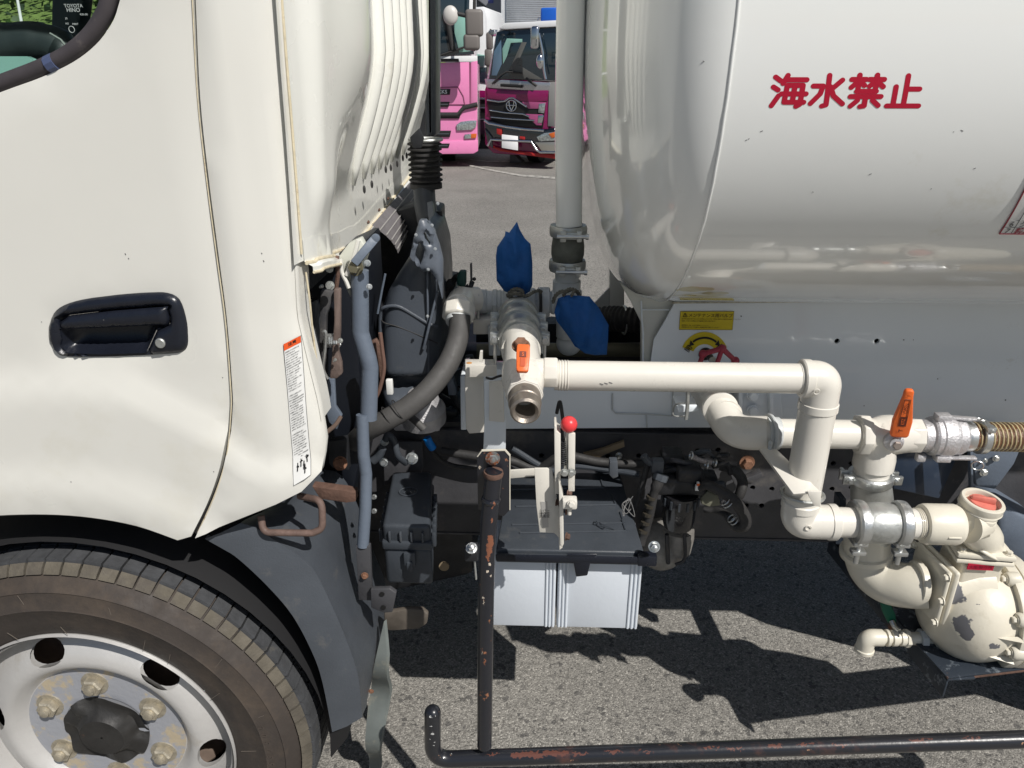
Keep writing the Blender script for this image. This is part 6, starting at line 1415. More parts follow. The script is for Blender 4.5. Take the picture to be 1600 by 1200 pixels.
# lever bracket with the red ball
YL = 1.06
lb = obj('lever_bracket', MB().prism([P(a_, b_, YL) for a_, b_ in ((835, 732), (862, 732), (868, 760), (871, 790), (878, 800), (879, 856), (874, 860), (873, 840), (866, 833), (843, 832), (838, 790))], (0, .004, 0)), pipew, truck, bevel=.001)
obj('bracket_arm', MB().prism([P(a_, b_, YL + .02) for a_, b_ in ((797, 735), (862, 731), (864, 742), (797, 748))], (0, .004, 0)), pipew, lb, bevel=.001)
lc = obj('lever_channel', MB().prism([P(a_, b_, YL - .01) for a_, b_ in ((866, 666), (870, 666), (870, 674), (876, 678), (876, 772), (867, 772))], (0, .035, 0)).prism([P(a_, b_, YL - .012) for a_, b_ in ((888, 676), (899, 678), (898, 768), (888, 768))], (0, .006, 0)), pipew, lb, bevel=.001)
obj('lever_plate', MB().prism([P(a_, b_, YL - .025) for a_, b_ in ((873, 752), (880, 775), (881, 850), (878, 856), (875, 850), (874, 800))], (0, .02, 0)), pipew, lb, bevel=.001)
obj('lever_block', MB().box(P(890, 785, YL - .03), (.024, .020, .016)), pipew, lb, bevel=.003)
obj('block_bolt', MB().bolt(P(893, 787, YL - .042), (0, -1, .1), .0052, .006), pipew, lb); obj('block_stub', MB().lathe([(.0035, 0), (.0035, .014)], P(890, 792, YL - .03), (0, 0, -1), 12), pipew, lb)
q = P(881, 705, YL); sprg = MB(); sprg.tube([q + Vector((math.cos(i * .8) * .0055, math.sin(i * .8) * .0055, .02 - i * .0005)) for i in range(90)], .0011, 6); obj('return_spring', sprg, dark, lb)
for a_, b_ in ((882, 738), (893, 738)): obj('pivot_bolt', MB().bolt(P(a_, b_, YL - .015), (0, -1, 0), .0052, .006), zincd, lb)
for a_, b_, r in ((884, 800, 5), (884, 838, 7), (887, 770, 6), (869, 785, 6)):
    q = P(a_, b_, YL - .01); obj('rusty_nut', MB().bolt(q, (1, -.3, 0), S(r, q) * .7, .007), rust, lb)
kn = P(889, 663, YL - .005); obj('red_ball_knob', MB().ball(kn, S(13.3, kn), 32), redm, lb, smooth_all=True)
T('lever_rod', [(888, 672, YL - .004), (884, 700, YL - .002), (884, 740, YL)], 3, zinc, lb, seg=10)
pl_ = [(845, 784), (855, 784), (857, 824), (848, 824)]
obj('instruction_plate', MB().prism([P(a_, b_, YL - .001) for a_, b_ in pl_], (0, .001, 0)), mat('steel_label', (.45, .44, .42), .4, metal=.3), lb)
q = P(851, 804, YL - .0015)
obj('instruction_lettering', text_mb('レバー\n操作位\n置固定', .0058, lambda x, y: q + Vector((x, 0, y + .006)), .0), inkb, lb)
q2 = P(853, 820, YL - .0015)
# ---------------------------------------------------------------- labels and handwheel on the skirt
ly = YK - .0015
def on(pl, e=0): return [P(a_, b_, ly - e) for a_, b_ in pl]
yl_ = obj('yellow_notice', MB().prism(on([(1063, 486.5), (1147, 486.5), (1144.5, 515.5), (1061, 515)]), (0, .001, 0)), yellow, truck)
ink = MB(); c = P(1110, 495.5, ly - .001); k = S(8.2, c)
ink.join(text_mb('メンテナンス用バルブ', k * .86, lambda x, y: c + Vector((x * .98, 0, y)), .01))
tr = [P(1067, 495, ly - .001), P(1074, 495, ly - .001), P(1070.7, 489, ly - .001)]
for i in range(3): ink.tube([tr[i], tr[(i + 1) % 3]], S(.45, tr[0]), 5)
c = P(1070.7, 494.3, ly - .001); ink.join(text_mb('!', S(5, c), lambda x, y: c + Vector((x, 0, y)), .02))
for py, s in ((499, '操作する前に必ずエンジンを停止しバルブを一時的に開けて内部の水を抜いてください'), (502.3, '放置しておくと凍結による破損の恐れがあります'), (509, '通常時は「閉」のまま使用してください'), (512, '点検時のみバルブを操作し点検後は必ず閉じてください')):
    c = P(1065, py, ly - .001); ink.join(text_mb(s, S(2.35, c), lambda x, y: c + Vector((x, 0, y)), .005, 'LEFT'))
obj('notice_lettering', ink, mat('brown_ink', (.10, .055, .005), .5), yl_)
obj('notice_edge', MB().tube([p for p in on([(1063, 486.5), (1147, 486.5), (1144.5, 515.5), (1061, 515), (1063, 486.5)], .0003)], .0004, 5), mat('brown_ink', (.1, .05, 0), .5), yl_)
# fan-shaped open / shut label
cf = (1101, 559); def_ = []
def fan(r, a): return (cf[0] + r * math.cos(R(a)) * 1.0, cf[1] - r * math.sin(R(a)) * 1.06)
arc = [fan(38, a) for a in range(24, 157, 6)] + [fan(20, a) for a in range(152, 27, -6)]
fn = obj('open_shut_label', MB().prism(on(arc, .0003), (0, .001, 0)), yellow, truck)
ar = [fan(31, a) for a in range(52, 129, 4)]; ar2 = [fan(28, a) for a in range(128, 51, -4)]
obj('label_arrow', MB().add(on(ar + ar2, .0012), [tuple(range(len(ar + ar2)))]).add(on([fan(34, 130), fan(25, 130), fan(29.5, 146)], .0012), [(0, 1, 2)]).add(on([fan(34, 50), fan(25, 50), fan(29.5, 34)], .0012), [(0, 1, 2)]), inkb, fn)
for ch, a in (('開', 152), ('閉', 31)):
    px, py = fan(29, a); c = P(px, py, ly - .0014); k = S(11, c); rt = R(a - 90) * .9
    obj('label_character', text_mb(ch, k, lambda x, y: c + Vector((x * math.cos(rt) - (y - k * .38) * math.sin(rt), 0, x * math.sin(rt) + (y - k * .38) * math.cos(rt))), .01), inkb, fn)
q = P(1102, 553, ly); obj('wheel_hole', MB().lathe([(S(10.5, q), 0), (S(10.5, q), .001)], q, (0, -1, 0), 28), inkb, truck)
YW = 1.34; wc = P(1119, 572, YW); uw = S(1, wc)
hw = obj('valve_handwheel', MB().lathe([(.008, 0), (.008, .03)], wc, (0, 1, 0), 16), greyp, truck)
n5 = 6; pv = [wc + Vector((math.cos(R(a)) * 30 * uw, 0, math.sin(R(a)) * 30 * uw)) for a in [78 + 60 * i for i in range(n5)]]
m = MB(); m.tube(pv + [pv[0]], 4.4 * uw, 10)
for p in pv: m.ball(p, 6.6 * uw, 10)
for i in (0, 2, 4): m.tube([wc, pv[i]], 3.8 * uw, 8)
obj('wheel_rim', m, redh, hw)
T('handwheel_stem', [(1119, 572, YW), (1108, 556, 1.43)], 5, dark, hw, seg=12)

# ================================================================== BLUE VALVE COVERS (their own things)
def bag(name, label, outline, Y, th, seams, seed, tilt=0):
    pl = [(P(a_, b_, Y).x, P(a_, b_, Y).z) for a_, b_ in outline]
    cx_ = sum(p[0] for p in pl) / len(pl); cz_ = min(p[1] for p in pl)
    t = thing(name, label, 'valve cover', (cx_, Y, cz_), 'blue cloth covers tied over valves')
    mx = max(edge_dist((cx_ + dx, sum(p[1] for p in pl) / len(pl)), pl) for dx in (-.01, 0, .01))
    def f(sign):
        def g_(x, z, d):
            h = th * math.sqrt(max(0, min(1, d / (mx * .9)))) 
            n1 = noise.noise(Vector((x * 38, z * 14, seed))); n2 = noise.noise(Vector((x * 90, z * 60, seed + 5)))
            wr = .55 * (abs(n1) * 2 - .4) * h + .16 * n2 * h
            for (x0_, z0_, x1_, z1_, dep) in seams:
                dx, dz = x1_ - x0_, z1_ - z0_; tt = max(0, min(1, ((x - x0_) * dx + (z - z0_) * dz) / (dx * dx + dz * dz)))
                wr += dep * math.exp(-((math.hypot(x - x0_ - tt * dx, z - z0_ - tt * dz)) / .0032) ** 2)
            return Vector((x, Y + sign * (h + wr) + tilt * (z - cz_), z))
        return g_
    front = sheet(pl, f(-1), .0055); back = sheet(pl, f(1), .012)
    front.join(back)
    obj('cloth', front, blue, t, smooth_all=True)
    return t
def sl(a, b, c, d_, Y, dep): p = P(a, b, Y); q = P(c, d_, Y); return (p.x, p.z, q.x, q.z, dep)
YA = 1.46
b1_ = bag('valve_cover', 'upright blue cloth cover with a pointed top, knotted with rope over the manifold tee', [(808, 345), (812, 357), (820, 371), (829, 380), (832, 410), (832, 445), (828, 455), (819, 460), (800, 460), (788, 455), (776, 438), (775, 400), (777, 385), (789, 367), (790, 360), (796, 362)],
         YA, .020, [sl(809, 350, 809, 452, YA, .003), sl(794, 460, 797, 440, YA, -.006), sl(818, 460, 815, 442, YA, -.006), sl(806, 460, 806, 446, YA, -.004), sl(780, 425, 794, 445, YA, -.003)], 2.3, -.06)
YBg = 1.40
b2_ = bag('valve_cover', 'drooping blue cloth cover hanging beside the stand pipe elbow, its corner pointing down', [(872, 466), (885, 461), (905, 462), (921, 463), (935, 480), (951, 508), (950, 530), (948, 554), (930, 555), (914, 552), (898, 540), (884, 520), (870, 502), (866, 488)],
         YBg, .022, [sl(880, 470, 905, 545, YBg, .002), sl(890, 470, 903, 476, YBg, -.005), sl(872, 475, 876, 505, YBg, -.006), sl(948, 512, 938, 535, YBg, -.004), sl(898, 540, 915, 536, YBg, -.004)], 7.7)
def knot(par, pts, r=3.2):
    c = smooth([P(*p) for p in pts], 8)
    for k in (0, 1, 2):
        h = [p + Vector((math.cos(i * .55 + k * 2.09), math.sin(i * .55 + k * 2.09) * .6, math.sin(i * .55 + k * 2.09))) * S(r * .45, c[0]) for i, p in enumerate(c)]
        obj('rope_strand', MB().tube(h, S(r * .62, c[0]), 8), rope, par)
knot(b1_, [(793, 462, 1.44), (800, 454, 1.43), (810, 452, 1.425), (817, 457, 1.425), (812, 465, 1.42), (802, 467, 1.42), (796, 462, 1.42), (806, 458, 1.41), (818, 463, 1.42)])
knot(b1_, [(818, 463, 1.42), (826, 461, 1.43), (834, 456, 1.44), (842, 454, 1.45), (846, 456, 1.46)], 2.6)
knot(b2_, [(864, 472, 1.40), (868, 462, 1.39), (876, 456, 1.39), (886, 455, 1.40), (894, 452, 1.41), (902, 456, 1.42), (906, 462, 1.42)], 3)
knot(b2_, [(880, 462, 1.40), (888, 452, 1.40), (897, 454, 1.40), (893, 462, 1.39)], 2.6)

# ================================================================== THINGS BEHIND
def frame_at(px, py, ang, z=0):
    o = PZ(px, py, z); c, s = math.cos(R(ang)), math.sin(R(ang))
    return o, Vector((c, s, 0)), Vector((-s, c, 0))       # origin, across, away
class Loc:
    """local builder: x across the front, y away from the camera, z up"""
    def __init__(s, o, ax, ay): s.o, s.ax, s.ay = Vector((o.x, o.y, 0)), ax, ay
    def p(s, x, y, z): return s.o + s.ax * x + s.ay * y + Vector((0, 0, z))
    def rot(s): return Matrix((s.ax, s.ay, Vector((0, 0, 1)))).transposed()
    def box(s, name, c, size, m, par, bevel=.01, **k): return obj(name, MB().box(s.p(*c), size, s.rot()), m, par, bevel=bevel, **k)
    def face(s, name, pts, y, th, m, par, bevel=.006, **k): return obj(name, MB().prism([s.p(x, y, z) for x, z in pts], s.ay * th), m, par, bevel=bevel, **k)
    def tube(s, name, pts, r, m, par, **k): return obj(name, MB().tube([s.p(*q) for q in pts], r, 12), m, par, **k)
    def hit(s, px, py, y=0):       # local x, z where the sight line meets the local plane y
        d = ray(px, py); n = s.ay; t = (s.p(0, y, 0) - O).dot(n) / d.dot(n); q = O + d * t - s.p(0, 0, 0)
        return (q.dot(s.ax), q.z)
# pink truck
o_, ax_, ay_ = frame_at(748, 262, 3); L1 = Loc(o_, ax_, ay_)
pk = thing('pink_truck', 'large pink truck with grey mirrors, parked beyond the cab', 'truck', L1.p(-1.2, 1, 0))
def hp_(pts, y=0): return [L1.hit(a_, b_, y) for a_, b_ in pts]
zt_ = L1.hit(700, 96)[1]; zbm = L1.hit(700, 240)[1]; xr = L1.hit(746, 200)[0]; W1 = 2.4
obj('cab', MB().prism([L1.p(xr - W1, 0, zbm + .02), L1.p(xr, 0, zbm + .02), L1.p(xr, 0, zt_ - .02), L1.p(xr - W1, 0, zt_ - .02)], L1.ay * 2.0), pinkm, pk, bevel=.03, segs=4)
L1.box('upper_cab', (xr - W1 / 2, 1.0, zt_ + .75), (W1 - .06, 1.9, 1.4), whitem, pk, bevel=.05)
L1.face('white_band', hp_([(600, 89), (746, 87), (746, 96), (600, 99)]), -.012, .03, whitem, pk, .003)
ws_ = L1.face('windscreen', hp_([(600, -60), (735, -60), (733, 20), (741, 85), (600, 90)]), -.01, .02, darkgl, pk)
L1.face('side_window', hp_([(708, 22), (722, 20), (733, 22), (735, 80), (718, 82), (710, 50)]), -.014, .004, mint, pk, .001)
L1.tube('screen_pillar', [(L1.hit(697, 20)[0], -.02, L1.hit(697, 20)[1]), (L1.hit(708, 78)[0], -.02, L1.hit(708, 78)[1])], .045, rubber, pk)
L1.tube('wiper', [(*[L1.hit(680, 89)[0]], -.04, L1.hit(680, 89)[1]), (L1.hit(725, 74)[0], -.04, L1.hit(725, 74)[1])], .015, rubber, pk)
L1.face('pink_panel', hp_([(600, 100), (734, 97), (734, 163), (600, 163)]), -.02, .02, pinkm, pk, .004)
L1.face('corner_panel', hp_([(736, 97), (746, 95), (746, 165), (736, 165)]), -.016, .02, pinkm, pk, .004)
L1.face('logo_bar', hp_([(600, 139), (704, 139), (703, 148), (600, 149)]), -.03, .02, inkb, pk, .003)
cz_ = L1.hit(690, 146); obj('maker_lettering', text_mb('UD TRUCKS', .075, lambda x, y: L1.p(L1.hit(701, 146)[0] - .02 + x * 1.05, -.033, cz_[1] + y), .01, 'RIGHT'), whitem, pk)
L1.tube('bonnet_handle', [(L1.hit(689, 94)[0], -.05, L1.hit(689, 94)[1]), (L1.hit(717, 94)[0], -.05, L1.hit(717, 94)[1])], .022, rubber, pk)
for a_, b_, x2 in ((159, 167, 703), (178, 185, 720), (204, 214, 705), (224, 231, 703)):
    L1.face('grille_slot', hp_([(600, a_), (x2, a_), (x2 - 2, b_), (600, b_)]), -.024, .02, inkb, pk, .004)
    L1.face('slot_bar', hp_([(600, (a_ + b_) / 2 - .6), (x2 - 3, (a_ + b_) / 2 - .6), (x2 - 3, (a_ + b_) / 2 + .6), (600, (a_ + b_) / 2 + .6)]), -.027, .01, plastg, pk, .001)
L1.tube('panel_gap', [(x_, -.02, z_) for x_, z_ in hp_([(600, 179), (715, 179), (725, 168), (746, 163)])], .035, rubber, pk)
L1.tube('panel_gap', [(x_, -.022, z_) for x_, z_ in hp_([(682, 137), (716, 136), (724, 150), (727, 166)])], .010, mat('pink_shut_line', (.30, .08, .17), .6), pk)
L1.tube('panel_gap', [(x_, -.018, z_) for x_, z_ in hp_([(734, 97), (735, 163)])], .010, MATS['pink_shut_line'], pk)
hl = L1.face('headlight', hp_([(713, 195), (720, 190), (735, 188), (745, 188), (744, 198), (738, 203), (714, 204)]), -.03, .03, lampg, pk, .01)
L1.face('marker_lamp', hp_([(726, 210), (736, 209), (736, 216), (726, 217)]), -.028, .02, lampg, pk, .004)
L1.face('indicator_lamp', hp_([(736, 209), (745, 208.5), (744, 215.5), (736, 216)]), -.028, .02, amber, pk, .004)
L1.face('side_marker', hp_([(743, 162), (746, 162), (746, 168), (743, 168)]), -.03, .02, amber, pk, .003)
L1.face('bumper', hp_([(600, 222), (747, 219), (747, 236), (740, 240), (600, 242)]), -.016, .05, pinkm, pk, .01)
tx_ = L1.hit(712, 250)[0]
obj('tyre', MB().lathe([(.25, 0), (.46, .0), (.50, .04), (.50, .26), (.3, .28)], L1.p(tx_ - .32, 1.1, .50), -L1.ax * -1, 40), rubber, pk)
def mirror(c, w_, h_, m_=mirg):
    x_, z_ = L1.hit(*c, -.5); return L1.box('mirror', (x_, -.5, z_), (w_, .12, h_), m_, pk, bevel=.05, segs=4)
mirror((741, 36), .26, .36); mirror((737, 66), .24, .22)
x_, z_ = L1.hit(704, 24, -.5); mm_ = obj('round_mirror', MB().ball(L1.p(x_, -.5, z_), .13, 24, (.85, .5, 1)), mat('mirror_back_pale', (.55, .53, .50), .4), pk, smooth_all=True)
L1.tube('mirror_arm', [(L1.hit(708, 20, -.5)[0], -.5, L1.hit(708, 20, -.5)[1]), (L1.hit(735, 26, -.5)[0], -.5, L1.hit(735, 26, -.5)[1])], .03, rubber, pk)
L1.tube('mirror_arm', [(L1.hit(742, -40, -.45)[0], -.45, L1.hit(742, -40, -.45)[1]), (L1.hit(740, 80, -.45)[0], -.45, L1.hit(740, 80, -.45)[1])], .022, rubber, pk)

# magenta truck, front turned a little to the left
o_, ax_, ay_ = frame_at(800, 262, -14); L2 = Loc(o_, ax_, ay_)
mt = thing('magenta_truck', 'truck with a magenta and chrome grille, blank white number plate and chrome mirrors', 'truck', L2.p(0, 1, 0))
h2_ = lambda pts, y=0: [L2.hit(a_, b_, y) for a_, b_ in pts]
F2 = lambda name, pts, y, th, m_, bevel=.006, par=None, **k: L2.face(name, h2_(pts, y), y, th, m_, par or mt, bevel, **k)
F2('cab', [(757, 140), (763, 120), (858, 128), (857, 246), (770, 240), (757, 226)], 0, 1.9, magm, .03, segs=3)
F2('upper_cab', [(760, 125), (776, 44), (880, 34), (884, 128)], .03, 1.8, whitem, .03, segs=3)
F2('windscreen', [(764, 123), (776, 50), (792, 46), (880, 42), (882, 126), (800, 124)], -.005, .03, darkgl)
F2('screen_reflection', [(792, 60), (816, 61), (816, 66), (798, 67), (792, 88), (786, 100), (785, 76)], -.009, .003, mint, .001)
F2('seat_seen_through_screen', [(800, 100), (815, 66), (823, 66), (812, 92), (808, 100), (848, 124), (800, 122)], -.009, .003, mat('cab_grey', (.10, .10, .095), .5), .001)
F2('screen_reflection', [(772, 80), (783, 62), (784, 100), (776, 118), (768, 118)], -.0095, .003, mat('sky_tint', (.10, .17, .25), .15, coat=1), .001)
F2('roof_edge', [(779, 45), (788, 36), (880, 31), (880, 41), (790, 46)], -.05, .12, whitem, .01)
F2('chrome_cowl', [(757, 123), (860, 129), (858, 142), (820, 141), (760, 137)], -.02, .05, mat('chrome_pale', (.52, .51, .54), .25, metal=.8), .008)
L2.tube('bonnet_handle', [(*h2_([(784, 133)])[0][:1], -.06, h2_([(784, 133)])[0][1]), (h2_([(818, 135)])[0][0], -.06, h2_([(818, 135)])[0][1])], .022, inkb, mt)
F2('magenta_panel', [(760, 138), (790, 142), (857, 141), (855, 158), (830, 160), (806, 157), (790, 157), (762, 154)], -.025, .05, magm, .008)
F2('grille', [(760, 158), (790, 160), (812, 158), (852, 164), (848, 200), (800, 197), (768, 191)], -.02, .05, inkb, .01)
mg2 = mat('grille_pink', (.36, .07, .19), .25, coat=.8)
F2('grille_trim', [(815, 159), (853, 160), (850, 170), (826, 170)], -.03, .03, mg2, .004)
F2('grille_trim', [(820, 178), (848, 179), (846, 196), (838, 196)], -.03, .03, mg2, .004)
F2('lamp_surround', [(842, 162), (852, 161), (850, 177), (841, 176)], -.036, .02, lampg, .004); F2('lamp_surround', [(841, 180), (850, 180), (847, 192), (840, 192)], -.036, .02, chrome, .004)
for pts in ([(762, 156), (780, 159), (790, 158), (797, 153), (803, 153), (810, 158), (824, 167)], [(766, 172), (790, 176), (818, 178), (828, 182)], [(768, 183), (800, 186), (836, 188)]):
    L2.tube('chrome_strip', [(a_, -.035, b_) for a_, b_ in h2_(pts)], .014, chrome, mt)
em = L2.hit(799, 165, -.05); e1 = MB().torus(L2.p(em[0], -.05, em[1]), L2.ay, .080, .010, 28, 8); bx = []
for s_ in (-1, 1): e1.tube([L2.p(em[0] + s_ * .04, -.05, em[1] + .07), L2.p(em[0] + s_ * .035, -.05, em[1]), L2.p(em[0], -.05, em[1] - .075)], .009, 8)
e1.tube([L2.p(em[0] - .07, -.05, em[1] + .005), L2.p(em[0] + .07, -.05, em[1] + .005)], .010, 8)
obj('maker_emblem', e1, chrome, mt)
F2('bumper', [(755, 186), (764, 188), (800, 198), (852, 202), (866, 199), (872, 208), (872, 232), (850, 236), (830, 225), (775, 217), (762, 225), (757, 205)], -.10, .25, mat('dark_chrome', (.12, .12, .13), .15, metal=1), .03, segs=3)
L2.tube('bumper_chrome', [(a_, -.12, b_) for a_, b_ in h2_([(757, 188), (764, 193), (790, 198), (820, 202), (850, 204)], -.12)], .022, chrome, mt)
L2.tube('bumper_chrome', [(a_, -.13, b_) for a_, b_ in h2_([(762, 228), (767, 218), (785, 219), (830, 221), (838, 234), (844, 238), (872, 238)], -.13)], .020, chrome, mt)
F2('corner_guard', [(757, 200), (768, 214), (770, 232), (762, 226)], -.14, .05, mat('dark_chrome', (.1, .1, .1), .2), .01)
F2('number_plate', [(784, 210), (809, 213), (809, 235), (784, 231)], -.145, .015, plate, .002)
F2('lamp_strip', [(776, 200), (784, 201), (784, 212), (776, 209)], -.12, .02, redb, .003); F2('lamp_strip', [(812, 213), (820, 214), (820, 218), (812, 217)], -.12, .02, redb, .003)
F2('headlight', [(838, 214), (850, 208), (868, 206), (868, 220), (842, 221)], -.13, .05, lampg, .01); F2('indicator_lamp', [(857, 209), (868, 206), (868, 214), (862, 216)], -.14, .02, amber, .004)
F2('chrome_corner', [(836, 222), (872, 222), (872, 238), (846, 236)], -.12, .05, mat('warm_chrome', (.5, .48, .43), .3, metal=.8), .01)
F2('red_valance', [(765, 228), (800, 236), (872, 242), (872, 249), (840, 245), (780, 236)], -.06, .2, redb, .01)
F2('door', [(858, 128), (884, 128), (884, 200), (856, 197)], -.01, .02, mat('grey_door', (.26, .26, .25), .5), .004)
L2.tube('mirror_stalk', [(a_, -.25, b_) for a_, b_ in h2_([(842, 52), (848, 82), (850, 110), (853, 124)], -.25)], .02, chrome, mt)
x_, z_ = L2.hit(836, 59, -.25); L2.box('mirror', (x_, -.25, z_), (.13, .10, .31), chrome, mt, bevel=.04, segs=3)
x_, z_ = L2.hit(844, 96, -.25); obj('mirror', MB().ball(L2.p(x_, -.25, z_), .09, 16, (.7, .6, 1.2)), chrome, mt, smooth_all=True)
L2.tube('wiper', [(a_, -.05, b_) for a_, b_ in h2_([(769, 131), (782, 118), (792, 112), (816, 114)], -.05)], .014, rubber, mt); L2.tube('wiper', [(a_, -.05, b_) for a_, b_ in h2_([(838, 134), (828, 127), (822, 122)], -.05)], .02, rubber, mt)
for px in (815, 905): 
    x_ = L2.hit(px, 240)[0]; obj('tyre', MB().lathe([(.2, 0), (.38, 0), (.42, .03), (.42, .22), (.3, .24)], L2.p(x_ - .1, .9, .42), L2.ax, 40), rubber, mt)
F2('jack_stand', [(797, 240), (803, 240), (816, 254), (796, 255)], .3, .2, frameb, .01)
# roof load and louvred roof fairing of the white van body behind
tp_ = thing('blue_cover_bundle', 'blue sheet bundle lashed on the roof of the magenta truck', 'bundle', L2.p(*[L2.hit(860, 30, .4)[0], .4, L2.hit(860, 30, .4)[1]]))
x_, z_ = L2.hit(862, 24, .4); L2.box('sheet', (x_, .4, z_), (.26, .4, .19), bluet, tp_, bevel=.03, segs=3)
L2.tube('lashing_rail', [(a_, .35, b_) for a_, b_ in h2_([(840, 32), (841, 28), (848, 28), (849, 20), (854, 17)], .35)], .010, chrome, tp_)

# small magenta truck squeezed between them
o_, ax_, ay_ = frame_at(753, 256, -8); L3 = Loc(o_ + Vector((-.0, 2.6, 0)), ax_, ay_)
s3 = thing('white_truck', 'white truck mostly hidden, its mint window showing between the pink and the magenta trucks', 'truck', L3.p(0, 1, 0))
h3 = lambda pts, y=0: [L3.hit(a_, b_, y) for a_, b_ in pts]
F3 = lambda name, pts, y, th, m_, bevel=.006: L3.face(name, h3(pts, y), y, th, m_, s3, bevel)
F3('cab', [(728, 12), (757, 10), (762, 30), (764, 130), (764, 236), (728, 236)], 0, 1.8, whitem, .03)
F3('mint_window', [(730, 82), (757, 86), (755, 104), (730, 104)], -.02, .03, mint); F3('dark_window', [(722, 105), (762, 105), (762, 130), (722, 125)], -.02, .03, darkgl)
F3('magenta_panel', [(728, 140), (766, 142), (766, 153), (728, 151)], -.03, .04, magm); F3('grille', [(728, 155), (766, 156), (766, 190), (728, 188)], -.02, .03, inkb)
for b_ in (154, 168, 186): L3.tube('chrome_strip', [(a_, -.05, c_) for a_, c_ in h3([(728, b_), (766, b_ + 1)], -.05)], .02, chrome, s3)
F3('bumper', [(728, 188), (766, 188), (766, 236), (728, 236)], -.05, .1, mat('dark_chrome', (.1, .1, .1), .2), .02)
L3.tube('mirror_stalk', [(a_, -.3, c_) for a_, c_ in h3([(768, 46), (762, 60), (763, 90), (762, 115)], -.3)], .03, mirg, s3)
for px, py, w_, h_, m_ in ((772, 52, .22, .12, chrome), (765, 64, .13, .30, mirg), (763, 90, .14, .3, mirg)):
    x_, z_ = L3.hit(px, py, -.3); L3.box('mirror', (x_, -.3, z_), (w_, .1, h_), m_, s3, bevel=.04)
# box van behind
o_, ax_, ay_ = frame_at(830, 262, -6); L4 = Loc(o_ + Vector((.2, 5.2, 0)), ax_, ay_)
bv2 = thing('box_truck', 'tall truck with a ribbed aluminium box body, standing behind the magenta truck', 'truck', L4.p(0, 1, 0))
def h4(pts, y=0): return [L4.hit(a_, b_, y) for a_, b_ in pts]
bp = h4([(782, -80), (960, -80), (960, 200), (782, 200)])
L4.face('box_body', [(bp[0][0], .4), (bp[1][0], .4), (bp[1][0], bp[1][1]), (bp[0][0], bp[0][1])], 0, 5, whitem, bv2, .02)
for i in range(26):
    z_ = L4.hit(830, 38 - i * 2.9)[1]; a_ = L4.hit(791, 20)[0]; b_ = L4.hit(960, 20)[0]
    L4.box('body_rib', ((a_ + b_) / 2, -.02, z_), (b_ - a_, .03, .032), alum, bv2, bevel=.008)
for dx in (.6, 2.2): obj('tyre', MB().lathe([(.2, 0), (.42, 0), (.46, .03), (.46, .25), (.3, .27)], L4.p(bp[0][0] + dx, .8, .46), L4.ax, 32), rubber, bv2)
# dark grey tipper body left of it
L5 = Loc(PZ(765, 250) + Vector((-.1, 6.2, 0)), Vector((1, 0, 0)), Vector((0, 1, 0)))
gt = thing('grey_body_truck', 'grey steel body of a truck, glimpsed high up between the pink and box trucks', 'truck', L5.p(0, 1, 0))
h5 = lambda pts, y=0: [L5.hit(a_, b_, y) for a_, b_ in pts]
gm_ = mat('grey_body', (.20, .21, .23), .5); gm2 = mat('grey_body_light', (.30, .31, .34), .5)
q4 = h5([(690, -80), (784, -80), (784, 200), (690, 200)])
L5.face('body_panel', [(q4[0][0], .5), (q4[1][0], .5), (q4[1][0], q4[1][1]), (q4[0][0], q4[0][1])], 0, 4, gm_, gt, .02)
L5.face('body_top', h5([(690, -80), (784, -80), (784, 26), (768, 18), (746, 0)]), -.25, .2, gm2, gt, .02)
L5.tube('body_post', [(a_, -.05, b_) for a_, b_ in h5([(769, 8), (769, 60)], -.05)], .03, mat('grey_body_dark', (.10, .10, .12), .5), gt)
em_ = L5.hit(770, 2, -.27); L5.box('body_sticker', (L5.hit(767, 1, -.26)[0], -.26, L5.hit(767, 2, -.26)[1]), (.12, .01, .08), mat('sticker_blue', (.12, .14, .4), .5), gt, bevel=.002)
for dx in (.4, 1.6): obj('tyre', MB().lathe([(.2, 0), (.42, 0), (.46, .03), (.46, .25), (.3, .27)], L5.p(q4[0][0] + dx, 1.2, .46), L5.ax, 32), rubber, gt)

# ------------------------------------------------------------------ grass bank and wooded hillside seen through the cab windows
bk = MB(); vs = []
prof_ = [(27, 0), (28.5, .25), (33, 2.4), (34, 2.5), (60, 14)]
for i in range(21):
    x = -60 + i * 3.4
    for y, z in prof_: vs.append((x, y + math.sin(i) * .3, z + (.15 * math.sin(i * 1.7) if z > 1 else 0)))
bk.add(vs, [(i * 5 + j, i * 5 + j + 1, i * 5 + j + 6, i * 5 + j + 5) for i in range(20) for j in range(4)])
tag(obj('grass_bank', bk, grassm, smooth_all=True), kind='structure')
random.seed(8); lv1 = MB(); lv2 = MB()
for i in range(15000):
    x = random.uniform(-42, -6); u = random.random(); y = 34.5 + u * 18; zb_ = 2.5 + (y - 34) * .5
    cl_ = noise.noise(Vector((x * .35, y * .35, 3))); h = random.random() ** .7 * (4.2 + cl_ * 3.0)
    c = Vector((x + cl_ * 1.2, y - h * .25, zb_ + h)); s_ = random.uniform(.10, .26)
    a = Vector((random.gauss(0, 1), random.gauss(0, 1), random.gauss(0, 1))).normalized(); b = a.orthogonal().normalized(); c2_ = a.cross(b)
    m_ = lv1 if random.random() < .72 + cl_ * .4 else lv2
    m_.add([c + b * s_, c + c2_ * s_ * .6, c - b * s_, c - c2_ * s_ * .6], [(0, 1, 2, 3)])
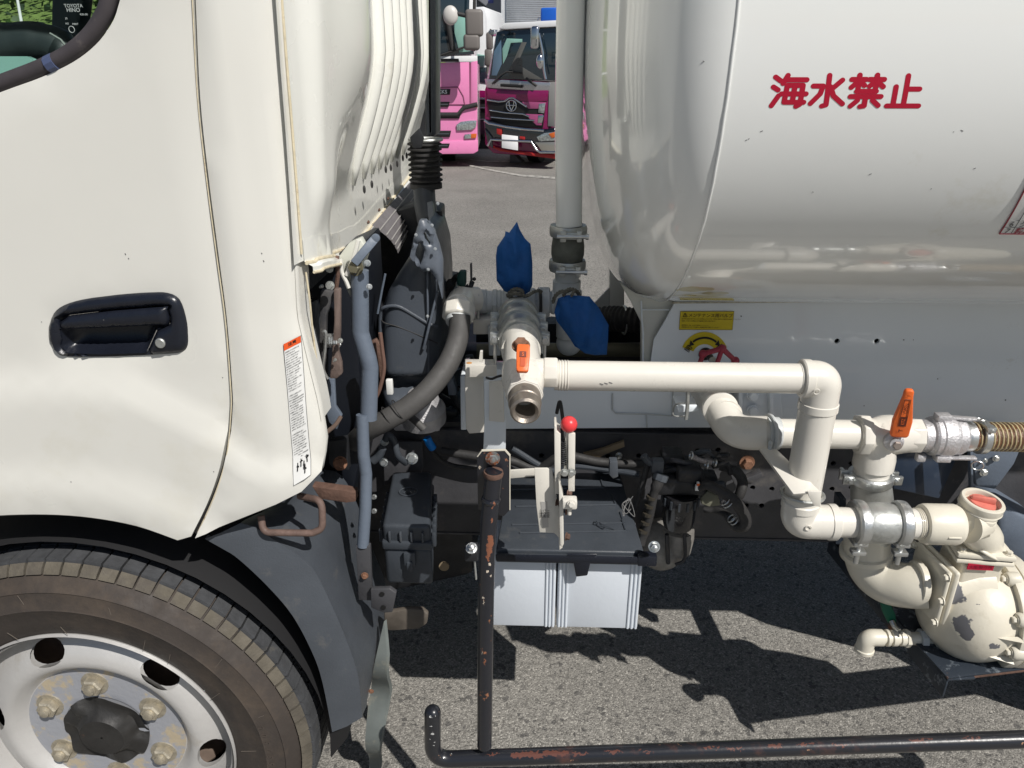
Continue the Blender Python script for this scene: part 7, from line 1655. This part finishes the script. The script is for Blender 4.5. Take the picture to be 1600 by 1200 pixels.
t1 = tag(obj('hillside_foliage', lv1, foliage), kind='stuff'); t2 = tag(obj('hillside_foliage', lv2, foliage2), kind='stuff')
gr_ = thing('guard_fence', 'thin pale road barrier running along the foot of the wooded bank', 'barrier', (-22, 33.2, 2.3))
obj('barrier_rail', MB().tube([(-50, 33.6, 2.95), (-6, 33.6, 2.95)], .05, 8), whitem, gr_); obj('barrier_rail', MB().tube([(-50, 29.6, .95), (-6, 29.6, .95)], .06, 8), whitem, gr_)
for i in range(15):
    obj('barrier_post', MB().tube([(-49 + i * 3, 33.6, 2.2), (-49 + i * 3, 33.6, 2.95)], .04, 8), whitem, gr_); obj('barrier_post', MB().tube([(-49 + i * 3, 29.6, .3), (-49 + i * 3, 29.6, .95)], .04, 8), whitem, gr_)
pq = PX(24, 0, -21.5)
lp_ = thing('lamp_pole', 'slim pale pole leaning slightly, seen through the cab window before the trees', 'pole', (pq.x, pq.y, 0))
obj('pole', MB().tube([P(38, 60, 30), P(22, -30, 30)], [.06, .04], 10), whitem, lp_)
obj('pole_foot', MB().tube([P(38, 60, 30) * 1.0, Vector((P(38, 60, 30).x + .3, 30, .8))], [.06, .08], 10), whitem, lp_)
pc_ = thing('parked_car', 'pale car parked beyond the cab, its roof showing through the window', 'car', (-8.5, 13, 0))
obj('car_body', MB().prism([(-10.6, 12.2, .35), (-6.4, 12.2, .35), (-6.3, 12.2, .85), (-7.2, 12.2, .95), (-10.4, 12.2, .95), (-10.7, 12.2, .8)], (0, 1.6, 0)), whitem, pc_, bevel=.08, segs=4)
obj('car_glass', MB().prism([(-10.1, 12.3, .95), (-7.5, 12.3, .95), (-8.3, 12.3, 1.42), (-9.7, 12.3, 1.42)], (0, 1.4, 0)), darkgl, pc_, bevel=.08, segs=3)
for x in (-9.8, -7.2): obj('wheel', MB().lathe([(.1, 0), (.29, .0), (.31, .03), (.31, .18), (.2, .2)], (x, 12.15, .31), (0, 1, 0), 32), rubber, pc_)
bpy.data.meshes.remove(bpy.data.meshes['cutter']) if 'cutter' in bpy.data.meshes and bpy.data.meshes['cutter'].users == 0 else None
